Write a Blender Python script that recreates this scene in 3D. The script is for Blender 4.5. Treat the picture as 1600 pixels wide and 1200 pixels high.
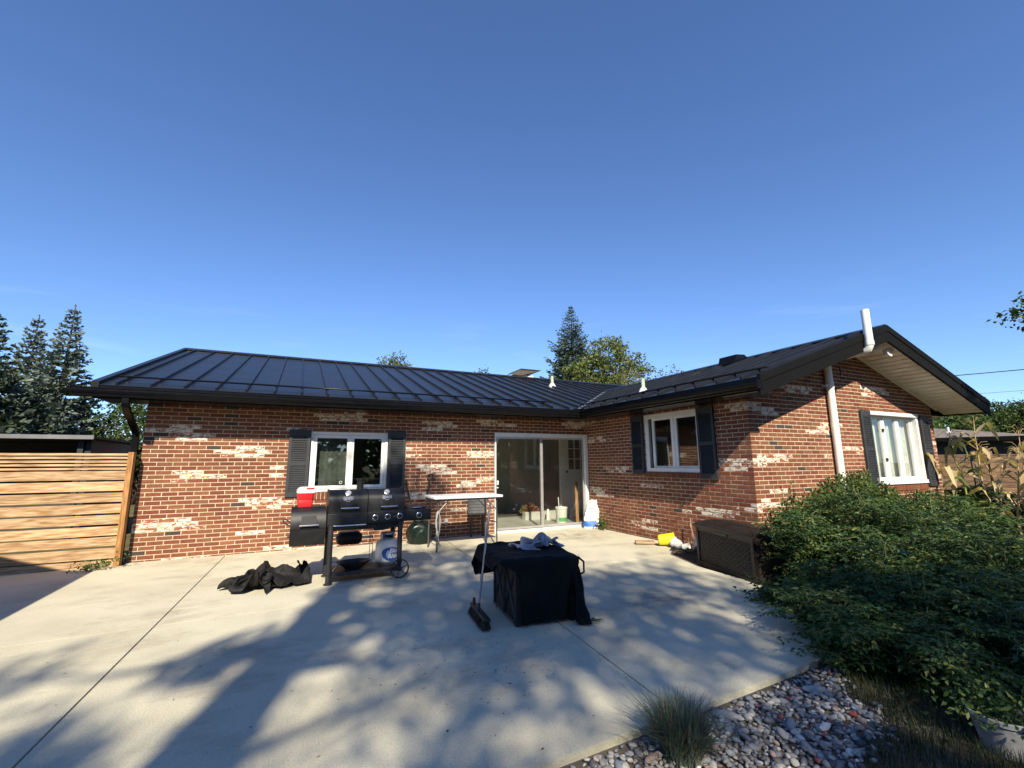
import bpy, bmesh, math, random
import numpy as np
from mathutils import Vector, Matrix, noise

R = math.radians
random.seed(7)
for o in list(bpy.data.objects):
    bpy.data.objects.remove(o)
scn = bpy.context.scene
COL = scn.collection

# ------------------------------------------------------------------ camera
F_PX, PITCH, ROLL, YAW = 703.71, 0.1736, -0.0062, 0.4475
CAM = Vector((2.1789, -9.0568, 1.4605))
fw = Vector((math.sin(YAW) * math.cos(PITCH), math.cos(YAW) * math.cos(PITCH), math.sin(PITCH)))
rt = Vector((math.cos(YAW), -math.sin(YAW), 0))
up = rt.cross(fw)
rt2 = rt * math.cos(ROLL) + up * math.sin(ROLL)
up2 = up * math.cos(ROLL) - rt * math.sin(ROLL)
cd = bpy.data.cameras.new('camera')
cam = bpy.data.objects.new('camera', cd)
COL.objects.link(cam)
m = Matrix((rt2, up2, -fw)).transposed().to_4x4()
m.translation = CAM
cam.matrix_world = m
cd.sensor_fit = 'HORIZONTAL'
cd.sensor_width = 36.0
cd.lens = F_PX / 1600 * 36.0
cd.clip_start = 0.05
cd.clip_end = 2000
scn.camera = cam

# ------------------------------------------------------------------ light
TO_SUN = Vector((-0.32, -1.0, 0.81)).normalized()
SUN_EL = math.asin(TO_SUN.z)
SUN_AZ = math.atan2(TO_SUN.x, TO_SUN.y)          # clockwise from +Y
world = bpy.data.worlds.new("World")
scn.world = world
world.use_nodes = True
wn, wl = world.node_tree.nodes, world.node_tree.links
wn.clear()
wo = wn.new('ShaderNodeOutputWorld')
wb = wn.new('ShaderNodeBackground')
sky = wn.new('ShaderNodeTexSky')
sky.sky_type = 'NISHITA'
sky.sun_disc = False
sky.sun_elevation = SUN_EL
sky.sun_rotation = SUN_AZ
sky.altitude = 200
sky.air_density = 1.0
sky.dust_density = 0.05
sky.ozone_density = 4.0
# a few thin wisps of cloud low over the roofs
tc = wn.new('ShaderNodeTexCoord')
mp = wn.new('ShaderNodeMapping')
mp.inputs['Scale'].default_value = (2.2, 2.2, 16)
mp.inputs['Location'].default_value = (0.9, 0.35, 0.4)
nz = wn.new('ShaderNodeTexNoise')
nz.inputs['Scale'].default_value = 1.6
nz.inputs['Detail'].default_value = 6
nz.inputs['Distortion'].default_value = 0.6
cr = wn.new('ShaderNodeValToRGB')
cr.color_ramp.elements[0].position = 0.56
cr.color_ramp.elements[0].color = (0, 0, 0, 1)
cr.color_ramp.elements[1].position = 0.85
cr.color_ramp.elements[1].color = (0.28, 0.28, 0.28, 1)
sx = wn.new('ShaderNodeSeparateXYZ')
mr = wn.new('ShaderNodeMapRange')
mr.inputs['From Min'].default_value = 0.34
mr.inputs['From Max'].default_value = 0.12
mu = wn.new('ShaderNodeMath'); mu.operation = 'MULTIPLY'; mu.use_clamp = True
mixc = wn.new('ShaderNodeMix'); mixc.data_type = 'RGBA'
mixc.inputs['B'].default_value = (6.5, 7.0, 7.6, 1)
wl.new(tc.outputs['Generated'], mp.inputs['Vector'])
wl.new(mp.outputs['Vector'], nz.inputs['Vector'])
wl.new(nz.outputs['Fac'], cr.inputs['Fac'])
wl.new(tc.outputs['Generated'], sx.inputs['Vector'])
wl.new(sx.outputs['Z'], mr.inputs['Value'])
wl.new(cr.outputs['Color'], mu.inputs[0])
wl.new(mr.outputs['Result'], mu.inputs[1])
wl.new(mu.outputs['Value'], mixc.inputs['Factor'])
wbm = wn.new('ShaderNodeMix'); wbm.data_type = 'RGBA'; wbm.blend_type = 'MULTIPLY'
wbm.inputs['Factor'].default_value = 1.0
wbm.inputs['B'].default_value = (0.82, 0.95, 1.17, 1)          # the phone's cool white balance
wl.new(sky.outputs['Color'], wbm.inputs['A'])
wl.new(wbm.outputs['Result'], mixc.inputs['A'])
wl.new(mixc.outputs['Result'], wb.inputs['Color'])
wb.inputs['Strength'].default_value = 0.092
wl.new(wb.outputs['Background'], wo.inputs['Surface'])
sl = bpy.data.lights.new('sun', 'SUN')
sl.energy = 5.0
sl.angle = R(0.53)
sl.color = (1.0, 0.90, 0.71)
so = bpy.data.objects.new('sun', sl)
COL.objects.link(so)
so.rotation_euler = TO_SUN.to_track_quat('Z', 'Y').to_euler()
so.location = (-8, -20, 18)
vs = scn.view_settings
vs.view_transform = 'Standard'
vs.look = 'None'
vs.exposure = 0.85
vs.gamma = 1.0
vs.use_curve_mapping = False

# ------------------------------------------------------------------ helpers
def tag(o, label=None, cat=None, group=None, kind=None):
    if label: o['label'] = label
    if cat: o['category'] = cat
    if group: o['group'] = group
    if kind: o['kind'] = kind
    return o

def thing(name, label, cat, loc=(0, 0, 0), rz=0.0, group=None):
    o = bpy.data.objects.new(name, None)
    o.empty_display_size = 0.2
    COL.objects.link(o)
    o.location = loc
    o.rotation_euler = (0, 0, rz)
    return tag(o, label, cat, group)

def link(name, me, parent=None, loc=None, rot=None):
    o = bpy.data.objects.new(name, me)
    COL.objects.link(o)
    if parent is not None: o.parent = parent
    if loc is not None: o.location = loc
    if rot is not None: o.rotation_euler = rot
    return o

class MB:
    """collects shapes, then links them as one mesh object"""
    def __init__(s):
        s.v, s.f, s.m = [], [], []
    def add(s, vs, fs, mi=0):
        b = len(s.v)
        s.v += [tuple(v) for v in vs]
        s.f += [tuple(b + i for i in f) for f in fs]
        s.m += [mi] * len(fs)
        return s
    def box(s, a, b, mi=0, M=None):
        x0, y0, z0 = a; x1, y1, z1 = b
        vs = [(x0, y0, z0), (x1, y0, z0), (x1, y1, z0), (x0, y1, z0), (x0, y0, z1), (x1, y0, z1), (x1, y1, z1), (x0, y1, z1)]
        if M is not None: vs = [M @ Vector(v) for v in vs]
        return s.add(vs, [(0, 3, 2, 1), (4, 5, 6, 7), (0, 1, 5, 4), (1, 2, 6, 5), (2, 3, 7, 6), (3, 0, 4, 7)], mi)
    def bbox(s, a, b, c=0.008, mi=0, M=None):
        """box with chamfered edges"""
        bm = bmesh.new()
        bmesh.ops.create_cube(bm, size=1)
        sz = [b[i] - a[i] for i in range(3)]; ce = [(b[i] + a[i]) / 2 for i in range(3)]
        for v in bm.verts: v.co = Vector([v.co[i] * sz[i] + ce[i] for i in range(3)])
        bmesh.ops.bevel(bm, geom=bm.edges[:], offset=c, segments=2, affect='EDGES', profile=0.6)
        if M is not None: bm.transform(M)
        s.bm(bm, mi); return s
    def bm(s, bm, mi=0):
        bm.verts.index_update()
        s.add([v.co[:] for v in bm.verts], [[v.index for v in f.verts] for f in bm.faces], mi)
        bm.free()
    def tube(s, pts, r, n=8, mi=0, caps=True):
        pts = [Vector(p) for p in pts]
        rs = r if isinstance(r, (list, tuple)) else [r] * len(pts)
        base = len(s.v); ref = None
        for i, p in enumerate(pts):
            d = (pts[min(i + 1, len(pts) - 1)] - pts[max(i - 1, 0)])
            d = d.normalized() if d.length > 1e-9 else Vector((0, 0, 1))
            if ref is None:
                ref = Vector((0, 0, 1)) if abs(d.z) < 0.9 else Vector((1, 0, 0))
            a = d.cross(ref)
            if a.length < 1e-6: a = d.cross(Vector((0.3, 0.9, 0.2)))
            a.normalize(); b = a.cross(d); ref = b
            # keep ref roughly constant
            for k in range(n):
                t = 2 * math.pi * k / n
                s.v.append(tuple(p + (a * math.cos(t) + b * math.sin(t)) * rs[i]))
        for i in range(len(pts) - 1):
            for k in range(n):
                k2 = (k + 1) % n
                s.f.append((base + i * n + k, base + i * n + k2, base + (i + 1) * n + k2, base + (i + 1) * n + k)); s.m.append(mi)
        if caps:
            s.f.append(tuple(base + k for k in range(n))[::-1]); s.m.append(mi)
            e = base + (len(pts) - 1) * n
            s.f.append(tuple(e + k for k in range(n))); s.m.append(mi)
        return s
    def lathe(s, prof, n=24, c=(0, 0, 0), mi=0, M=None, capb=True, capt=True):
        base = len(s.v); c = Vector(c)
        for (r, z) in prof:
            for k in range(n):
                t = 2 * math.pi * k / n
                p = Vector((r * math.cos(t), r * math.sin(t), z))
                if M is not None: p = M @ p
                s.v.append(tuple(p + c))
        for i in range(len(prof) - 1):
            for k in range(n):
                k2 = (k + 1) % n
                s.f.append((base + i * n + k, base + i * n + k2, base + (i + 1) * n + k2, base + (i + 1) * n + k)); s.m.append(mi)
        if capb: s.f.append(tuple(base + k for k in range(n))[::-1]); s.m.append(mi)
        if capt:
            e = base + (len(prof) - 1) * n
            s.f.append(tuple(e + k for k in range(n))); s.m.append(mi)
        return s
    def prism(s, poly, axis, lo, hi, mi=0):
        """extrude a 2D polygon along axis 0/1/2"""
        def P(a, b, t):
            q = [a, b]; q.insert(axis, t); return q
        n = len(poly)
        vs = [P(a, b, lo) for a, b in poly] + [P(a, b, hi) for a, b in poly]
        fs = [tuple(range(n)), tuple(range(2 * n - 1, n - 1, -1))] + [(i, n + i, n + (i + 1) % n, (i + 1) % n) for i in range(n)]
        return s.add(vs, fs, mi)
    def grid(s, rows, mi=0, closed=False):
        """rows: list of equal-length lists of points"""
        b = len(s.v); n = len(rows[0])
        for r in rows: s.v += [tuple(p) for p in r]
        for i in range(len(rows) - 1):
            for k in range(n if closed else n - 1):
                k2 = (k + 1) % n
                s.f.append((b + i * n + k, b + i * n + k2, b + (i + 1) * n + k2, b + (i + 1) * n + k)); s.m.append(mi)
        return s
    def mesh(s, name, mats, smooth=False, fixn=True):
        me = bpy.data.meshes.new(name)
        me.from_pydata(s.v, [], s.f)
        for mt in (mats if isinstance(mats, (list, tuple)) else [mats]): me.materials.append(mt)
        me.polygons.foreach_set('material_index', s.m)
        if fixn:
            bm = bmesh.new(); bm.from_mesh(me)
            bmesh.ops.recalc_face_normals(bm, faces=bm.faces[:])
            bm.to_mesh(me); bm.free()
        if smooth:
            me.polygons.foreach_set('use_smooth', [True] * len(me.polygons))
            if smooth == 'auto':
                try: me.set_sharp_from_angle(angle=R(38))
                except Exception: pass
        me.update()
        return me
    def build(s, name, mats, parent=None, smooth=False, loc=None, rot=None, fixn=True):
        return link(name, s.mesh(name, mats, smooth, fixn), parent, loc, rot)

def fastmesh(name, V, faces, mats, tint=None, mi=None, smooth=False):
    """numpy vertices (N,3) and faces (M,k)"""
    V = np.asarray(V, np.float32); faces = np.asarray(faces, np.int32)
    me = bpy.data.meshes.new(name)
    me.vertices.add(len(V)); me.vertices.foreach_set('co', V.ravel())
    k = faces.shape[1]
    me.loops.add(faces.size); me.loops.foreach_set('vertex_index', faces.ravel())
    me.polygons.add(len(faces))
    me.polygons.foreach_set('loop_start', np.arange(len(faces), dtype=np.int32) * k)
    me.polygons.foreach_set('loop_total', np.full(len(faces), k, np.int32))
    for mt in (mats if isinstance(mats, (list, tuple)) else [mats]): me.materials.append(mt)
    if mi is not None: me.polygons.foreach_set('material_index', np.asarray(mi, np.int32))
    if smooth: me.polygons.foreach_set('use_smooth', np.ones(len(faces), bool))
    if tint is not None:
        at = me.attributes.new('tint', 'FLOAT', 'POINT')
        at.data.foreach_set('value', np.asarray(tint, np.float32))
    me.update(calc_edges=True)
    return me

def unit(a):
    return a / np.maximum(np.linalg.norm(a, axis=-1, keepdims=True), 1e-9)

def leaf_arrays(P, Dr, Ln, Wd, rng, fold=0.25, droop=0.15, flat=None, wild=0.35):
    """folded four-point leaves at P pointing along Dr"""
    n = len(P)
    Dr = unit(Dr)
    ref = rng.normal(size=(n, 3)) if flat is None else flat + wild * rng.normal(size=(n, 3))
    side = unit(np.cross(Dr, ref)); nor = np.cross(side, Dr)
    Ln = np.broadcast_to(Ln, n)[:, None]; Wd = np.broadcast_to(Wd, n)[:, None]
    mid = P + Dr * Ln * 0.42
    V = np.stack([P, mid - side * Wd + nor * Wd * fold, P + Dr * Ln - nor * Ln * droop, mid + side * Wd + nor * Wd * fold], 1).reshape(-1, 3)
    i = np.arange(n) * 4
    Fc = np.concatenate([np.stack([i, i + 2, i + 1], 1), np.stack([i, i + 3, i + 2], 1)])
    return V, Fc

# ------------------------------------------------------------------ materials
MATS = {}
def base_mat(name):
    mt = bpy.data.materials.new(name)
    mt.use_nodes = True
    nt = mt.node_tree
    return mt, nt.nodes, nt.links, nt.nodes['Principled BSDF']

def pos_node(N, L, mode='pos'):
    if mode == 'pos':
        return N.new('ShaderNodeNewGeometry').outputs['Position']
    return N.new('ShaderNodeTexCoord').outputs['Object']

def ramp(N, stops):
    c = N.new('ShaderNodeValToRGB')
    e = c.color_ramp.elements
    while len(e) < len(stops): e.new(0.5)
    for el, (p, col) in zip(e, stops):
        el.position = p
        el.color = (*col, 1) if len(col) == 3 else col
    return c

def mat(name, col, rough=0.6, metal=0.0, var=0.15, scale=8.0, bump=0.0, bscale=60.0, mode='pos', spec=0.5, dirt=None, coat=0.0):
    """one plain surface: base colour with mottled variation and fine relief"""
    if name in MATS: return MATS[name]
    mt, N, L, B = base_mat(name)
    B.inputs['Roughness'].default_value = rough
    B.inputs['Metallic'].default_value = metal
    B.inputs['Specular IOR Level'].default_value = spec
    if coat:
        B.inputs['Coat Weight'].default_value = coat
        B.inputs['Coat Roughness'].default_value = 0.15
    P = pos_node(N, L, mode)
    n1 = N.new('ShaderNodeTexNoise'); n1.inputs['Scale'].default_value = scale
    n1.inputs['Detail'].default_value = 6; n1.inputs['Roughness'].default_value = 0.65
    L.new(P, n1.inputs['Vector'])
    lo = tuple(c * (1 - var) for c in col); hi = tuple(min(1, c * (1 + var)) for c in col)
    r = ramp(N, [(0.3, lo), (0.7, hi)])
    L.new(n1.outputs['Fac'], r.inputs['Fac'])
    out = r.outputs['Color']
    if dirt:
        n2 = N.new('ShaderNodeTexNoise'); n2.inputs['Scale'].default_value = scale * 0.35
        n2.inputs['Detail'].default_value = 8; n2.inputs['Roughness'].default_value = 0.7
        L.new(P, n2.inputs['Vector'])
        r2 = ramp(N, [(0.52, (0, 0, 0)), (0.72, (1, 1, 1))])
        L.new(n2.outputs['Fac'], r2.inputs['Fac'])
        mx = N.new('ShaderNodeMix'); mx.data_type = 'RGBA'
        mx.inputs['B'].default_value = (*dirt, 1)
        mm = N.new('ShaderNodeMath'); mm.operation = 'MULTIPLY'; mm.inputs[1].default_value = 0.55
        L.new(r2.outputs['Color'], mm.inputs[0]); L.new(mm.outputs[0], mx.inputs['Factor'])
        L.new(out, mx.inputs['A']); out = mx.outputs['Result']
    L.new(out, B.inputs['Base Color'])
    rr = N.new('ShaderNodeMapRange')
    rr.inputs['To Min'].default_value = max(0.02, rough - 0.09); rr.inputs['To Max'].default_value = min(1, rough + 0.09)
    L.new(n1.outputs['Fac'], rr.inputs['Value']); L.new(rr.outputs['Result'], B.inputs['Roughness'])
    if bump:
        n3 = N.new('ShaderNodeTexNoise'); n3.inputs['Scale'].default_value = bscale; n3.inputs['Detail'].default_value = 4
        L.new(P, n3.inputs['Vector'])
        b = N.new('ShaderNodeBump'); b.inputs['Strength'].default_value = bump; b.inputs['Distance'].default_value = 0.01
        L.new(n3.outputs['Fac'], b.inputs['Height']); L.new(b.outputs['Normal'], B.inputs['Normal'])
    MATS[name] = mt
    return mt

def brick_mat(name, col, white=0.0):
    mt, N, L, B = base_mat(name)
    B.inputs['Roughness'].default_value = 0.85
    B.inputs['Specular IOR Level'].default_value = 0.25
    P = pos_node(N, L)
    n1 = N.new('ShaderNodeTexNoise'); n1.inputs['Scale'].default_value = 22; n1.inputs['Detail'].default_value = 8; n1.inputs['Roughness'].default_value = 0.75
    L.new(P, n1.inputs['Vector'])
    r = ramp(N, [(0.28, tuple(c * 0.62 for c in col)), (0.55, col), (0.78, tuple(c * 1.22 for c in col))])
    L.new(n1.outputs['Fac'], r.inputs['Fac'])
    out = r.outputs['Color']
    # wide soft weathering across the whole wall
    n0 = N.new('ShaderNodeTexNoise'); n0.inputs['Scale'].default_value = 1.1; n0.inputs['Detail'].default_value = 5
    L.new(P, n0.inputs['Vector'])
    hs = N.new('ShaderNodeHueSaturation')
    mr0 = N.new('ShaderNodeMapRange'); mr0.inputs['From Min'].default_value = 0.3; mr0.inputs['From Max'].default_value = 0.7
    mr0.inputs['To Min'].default_value = 0.82; mr0.inputs['To Max'].default_value = 1.16
    L.new(n0.outputs['Fac'], mr0.inputs['Value']); L.new(mr0.outputs['Result'], hs.inputs['Value'])
    L.new(out, hs.inputs['Color']); out = hs.outputs['Color']
    if white:
        mp = N.new('ShaderNodeMapping'); mp.inputs['Scale'].default_value = (9, 9, 20)
        L.new(P, mp.inputs['Vector'])
        n2 = N.new('ShaderNodeTexNoise'); n2.inputs['Scale'].default_value = 1.4; n2.inputs['Detail'].default_value = 7; n2.inputs['Roughness'].default_value = 0.72
        n2.inputs['Distortion'].default_value = 0.8
        L.new(mp.outputs['Vector'], n2.inputs['Vector'])
        r2 = ramp(N, [(white - 0.015, (0, 0, 0)), (white + 0.02, (1, 1, 1))])
        L.new(n2.outputs['Fac'], r2.inputs['Fac'])
        mx = N.new('ShaderNodeMix'); mx.data_type = 'RGBA'
        mx.inputs['B'].default_value = (0.66, 0.60, 0.50, 1)
        L.new(r2.outputs['Color'], mx.inputs['Factor']); L.new(out, mx.inputs['A']); out = mx.outputs['Result']
    L.new(out, B.inputs['Base Color'])
    n3 = N.new('ShaderNodeTexNoise'); n3.inputs['Scale'].default_value = 130; n3.inputs['Detail'].default_value = 5
    L.new(P, n3.inputs['Vector'])
    b = N.new('ShaderNodeBump'); b.inputs['Strength'].default_value = 0.5; b.inputs['Distance'].default_value = 0.006
    L.new(n3.outputs['Fac'], b.inputs['Height']); L.new(b.outputs['Normal'], B.inputs['Normal'])
    return mt

def wood_mat(name, lo, hi, axis=0, rough=0.7, knots=True):
    mt, N, L, B = base_mat(name)
    B.inputs['Roughness'].default_value = rough
    B.inputs['Specular IOR Level'].default_value = 0.3
    tcn = N.new('ShaderNodeTexCoord'); oi = N.new('ShaderNodeObjectInfo')
    mp = N.new('ShaderNodeMapping')
    sc = [9, 9, 9]; sc[axis] = 0.9
    mp.inputs['Scale'].default_value = sc
    vm = N.new('ShaderNodeVectorMath'); vm.operation = 'SCALE'; vm.inputs[0].default_value = (37, 19, 53)
    L.new(oi.outputs['Random'], vm.inputs['Scale'])
    ad = N.new('ShaderNodeVectorMath'); ad.operation = 'ADD'
    L.new(tcn.outputs['Object'], mp.inputs['Vector']); L.new(mp.outputs['Vector'], ad.inputs[0]); L.new(vm.outputs['Vector'], ad.inputs[1])
    n1 = N.new('ShaderNodeTexNoise'); n1.inputs['Scale'].default_value = 0.9; n1.inputs['Detail'].default_value = 3
    L.new(ad.outputs['Vector'], n1.inputs['Vector'])
    w = N.new('ShaderNodeMath'); w.operation = 'MULTIPLY'; w.inputs[1].default_value = 38
    L.new(n1.outputs['Fac'], w.inputs[0])
    sn = N.new('ShaderNodeMath'); sn.operation = 'SINE'; L.new(w.outputs[0], sn.inputs[0])
    n2 = N.new('ShaderNodeTexNoise'); n2.inputs['Scale'].default_value = 6; n2.inputs['Detail'].default_value = 6
    L.new(ad.outputs['Vector'], n2.inputs['Vector'])
    a2 = N.new('ShaderNodeMath'); a2.operation = 'MULTIPLY_ADD'; a2.inputs[1].default_value = 0.13
    L.new(sn.outputs[0], a2.inputs[0]); L.new(n2.outputs['Fac'], a2.inputs[2])
    r = ramp(N, [(0.25, lo), (0.75, hi)])
    L.new(a2.outputs[0], r.inputs['Fac'])
    hs = N.new('ShaderNodeHueSaturation')
    mrv = N.new('ShaderNodeMapRange'); mrv.inputs['To Min'].default_value = 0.82; mrv.inputs['To Max'].default_value = 1.15
    L.new(oi.outputs['Random'], mrv.inputs['Value']); L.new(mrv.outputs['Result'], hs.inputs['Value'])
    L.new(r.outputs['Color'], hs.inputs['Color']); L.new(hs.outputs['Color'], B.inputs['Base Color'])
    b = N.new('ShaderNodeBump'); b.inputs['Strength'].default_value = 0.25; b.inputs['Distance'].default_value = 0.004
    L.new(a2.outputs[0], b.inputs['Height']); L.new(b.outputs['Normal'], B.inputs['Normal'])
    return mt

def leaf_mat(name, ca, cb, trans=0.3, rough=0.55, cc=None):
    """leaf colours spread by a per-leaf value; thin leaves let some light through"""
    mt, N, L, B = base_mat(name)
    out = [n for n in N if n.type == 'OUTPUT_MATERIAL'][0]
    at = N.new('ShaderNodeAttribute'); at.attribute_name = 'tint'
    st = [(0.0, ca), (1.0, cb)] if cc is None else [(0.0, ca), (0.75, cb), (1.0, cc)]
    r = ramp(N, st)
    L.new(at.outputs['Fac'], r.inputs['Fac'])
    L.new(r.outputs['Color'], B.inputs['Base Color'])
    B.inputs['Roughness'].default_value = rough
    B.inputs['Specular IOR Level'].default_value = 0.35
    t = N.new('ShaderNodeBsdfTranslucent')
    g = N.new('ShaderNodeMix'); g.data_type = 'RGBA'; g.blend_type = 'MULTIPLY'; g.inputs['Factor'].default_value = 1
    g.inputs['B'].default_value = (1.25, 1.35, 0.55, 1)
    L.new(r.outputs['Color'], g.inputs['A']); L.new(g.outputs['Result'], t.inputs['Color'])
    mx = N.new('ShaderNodeMixShader'); mx.inputs['Fac'].default_value = trans
    L.new(B.outputs['BSDF'], mx.inputs[1]); L.new(t.outputs['BSDF'], mx.inputs[2])
    L.new(mx.outputs['Shader'], out.inputs['Surface'])
    return mt

def glass_mat(name, tintc=(0.75, 0.8, 0.78), refl=1.0, base=0.04):
    mt, N, L, B = base_mat(name)
    out = [n for n in N if n.type == 'OUTPUT_MATERIAL'][0]
    N.remove(B)
    tr = N.new('ShaderNodeBsdfTransparent'); tr.inputs['Color'].default_value = (*tintc, 1)
    gl = N.new('ShaderNodeBsdfGlossy'); gl.inputs['Roughness'].default_value = 0.01
    gl.inputs['Color'].default_value = (0.95, 0.97, 1, 1)
    lw = N.new('ShaderNodeLayerWeight'); lw.inputs['Blend'].default_value = 0.5
    pw = N.new('ShaderNodeMath'); pw.operation = 'POWER'; pw.inputs[1].default_value = 4.6      # Schlick, the same from both sides
    L.new(lw.outputs['Facing'], pw.inputs[0])
    ml = N.new('ShaderNodeMath'); ml.operation = 'MULTIPLY_ADD'; ml.inputs[1].default_value = 0.9; ml.inputs[2].default_value = 0.05 * refl + base; ml.use_clamp = True
    L.new(pw.outputs[0], ml.inputs[0])
    mx = N.new('ShaderNodeMixShader')
    L.new(ml.outputs[0], mx.inputs['Fac']); L.new(tr.outputs[0], mx.inputs[1]); L.new(gl.outputs[0], mx.inputs[2])
    # faint ripple of old glass
    P = pos_node(N, L)
    n3 = N.new('ShaderNodeTexNoise'); n3.inputs['Scale'].default_value = 1.5; n3.inputs['Detail'].default_value = 1
    L.new(P, n3.inputs['Vector'])
    b = N.new('ShaderNodeBump'); b.inputs['Strength'].default_value = 0.05; b.inputs['Distance'].default_value = 0.05
    L.new(n3.outputs['Fac'], b.inputs['Height']); L.new(b.outputs['Normal'], gl.inputs['Normal'])
    L.new(mx.outputs[0], out.inputs['Surface'])
    return mt

def text_mesh(txt, size, bold=0.0):
    cu = bpy.data.curves.new('lettering', 'FONT')
    cu.body = txt; cu.size = size; cu.align_x = 'CENTER'; cu.align_y = 'CENTER'; cu.offset = bold; cu.resolution_u = 2
    ob = bpy.data.objects.new('lettering', cu)
    COL.objects.link(ob)
    bpy.context.view_layer.update()
    me = bpy.data.meshes.new_from_object(ob.evaluated_get(bpy.context.evaluated_depsgraph_get()))
    bpy.data.objects.remove(ob)
    vs = [v.co.copy() for v in me.vertices]; fs = [tuple(p.vertices) for p in me.polygons]
    bpy.data.meshes.remove(me)
    return vs, fs

M_BLACKMETAL = None
# ------------------------------------------------------------------ shared materials
M_BRICK = [brick_mat('brick_red', (0.188, 0.063, 0.033)), brick_mat('brick_orange', (0.214, 0.084, 0.042)),
           brick_mat('brick_deep', (0.160, 0.051, 0.029)), brick_mat('brick_brown', (0.183, 0.080, 0.041)),
           brick_mat('brick_dark', (0.060, 0.045, 0.039)),
           brick_mat('brick_white_flaking', (0.26, 0.09, 0.05), 0.475), brick_mat('brick_white_worn', (0.26, 0.09, 0.05), 0.55)]
M_MORTAR = mat('mortar', (0.50, 0.405, 0.29), 0.95, var=0.22, scale=14, bump=0.4, bscale=160, spec=0.1)
def roof_mat():
    mt, N, L, B = base_mat('black_roof_metal')
    B.inputs['Roughness'].default_value = 0.38
    B.inputs['Specular IOR Level'].default_value = 0.18
    P = pos_node(N, L)
    n = N.new('ShaderNodeTexNoise'); n.inputs['Scale'].default_value = 1.6; n.inputs['Detail'].default_value = 7; n.inputs['Roughness'].default_value = 0.6
    L.new(P, n.inputs['Vector'])
    r = ramp(N, [(0.3, (0.009, 0.0095, 0.0115)), (0.7, (0.015, 0.016, 0.019))])
    L.new(n.outputs['Fac'], r.inputs['Fac']); L.new(r.outputs['Color'], B.inputs['Base Color'])
    mr_ = N.new('ShaderNodeMapRange'); mr_.inputs['To Min'].default_value = 0.22; mr_.inputs['To Max'].default_value = 0.40
    L.new(n.outputs['Fac'], mr_.inputs['Value']); L.new(mr_.outputs['Result'], B.inputs['Roughness'])
    n2 = N.new('ShaderNodeTexNoise'); n2.inputs['Scale'].default_value = 2.4; n2.inputs['Detail'].default_value = 2
    L.new(P, n2.inputs['Vector'])
    b = N.new('ShaderNodeBump'); b.inputs['Strength'].default_value = 0.12; b.inputs['Distance'].default_value = 0.05
    L.new(n2.outputs['Fac'], b.inputs['Height']); L.new(b.outputs['Normal'], B.inputs['Normal'])
    return mt
M_ROOF = roof_mat()
M_TRIM = mat('black_trim', (0.005, 0.005, 0.006), 0.24, var=0.2, scale=5, spec=0.15)
M_BARGE = mat('dark_barge_board', (0.006, 0.006, 0.006), 0.7, var=0.15, scale=4, spec=0.1)
M_WHITE = mat('white_vinyl', (0.66, 0.66, 0.65), 0.45, var=0.06, scale=6, dirt=(0.45, 0.42, 0.36))
M_PIPEW = mat('white_pipe', (0.72, 0.71, 0.67), 0.4, var=0.07, scale=5, dirt=(0.45, 0.42, 0.36))
M_ALU = mat('grey_aluminium', (0.45, 0.45, 0.44), 0.4, metal=0.6, var=0.1)
M_SHUT = mat('charcoal_shutter', (0.030, 0.033, 0.038), 0.55, var=0.2, scale=5, dirt=(0.05, 0.05, 0.05), spec=.35)
M_SOFFIT = mat('tan_soffit', (0.72, 0.66, 0.56), 0.7, var=0.12, scale=3, dirt=(0.30, 0.22, 0.15))
M_GLASS = glass_mat('window_glass', (0.62, 0.66, 0.64), 1.15, 0.05)
M_DOORGLASS = glass_mat('door_glass', (0.92, 0.94, 0.92), 0.9, 0.015)
M_CURT = mat('pale_curtain', (0.60, 0.60, 0.57), 0.9, var=0.12, scale=4)
M_ROOM = mat('room_plaster', (0.48, 0.46, 0.42), 0.9, var=0.08)
M_ROOMF = mat('room_floor', (0.36, 0.34, 0.30), 0.5, var=0.25, scale=3)
M_BLACK = mat('black_plastic', (0.018, 0.018, 0.019), 0.45, var=0.2)
M_PVCG = mat('green_stained_pvc', (0.40, 0.47, 0.34), 0.6, var=0.2)

# ------------------------------------------------------------------ house
LX, DY, WX = 8.527, 4.34, 5.716
RX = LX + WX
CH, Z0 = 0.0677, 0.0203
BU, JT = 0.2142, 0.0115
EZ, SLOPE = 2.63, 0.33
EYB, EXW = -0.60, 7.93
RYB = 4.70
RXW = LX + WX / 2
RZB = EZ + SLOPE * (RYB - EYB)
RZW = EZ + SLOPE * (RXW - EXW)
GY = -5.02
XL = -0.52
house = thing('brick_house', 'single-storey L-shaped red brick house with black standing-seam metal roof', 'house')

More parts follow.
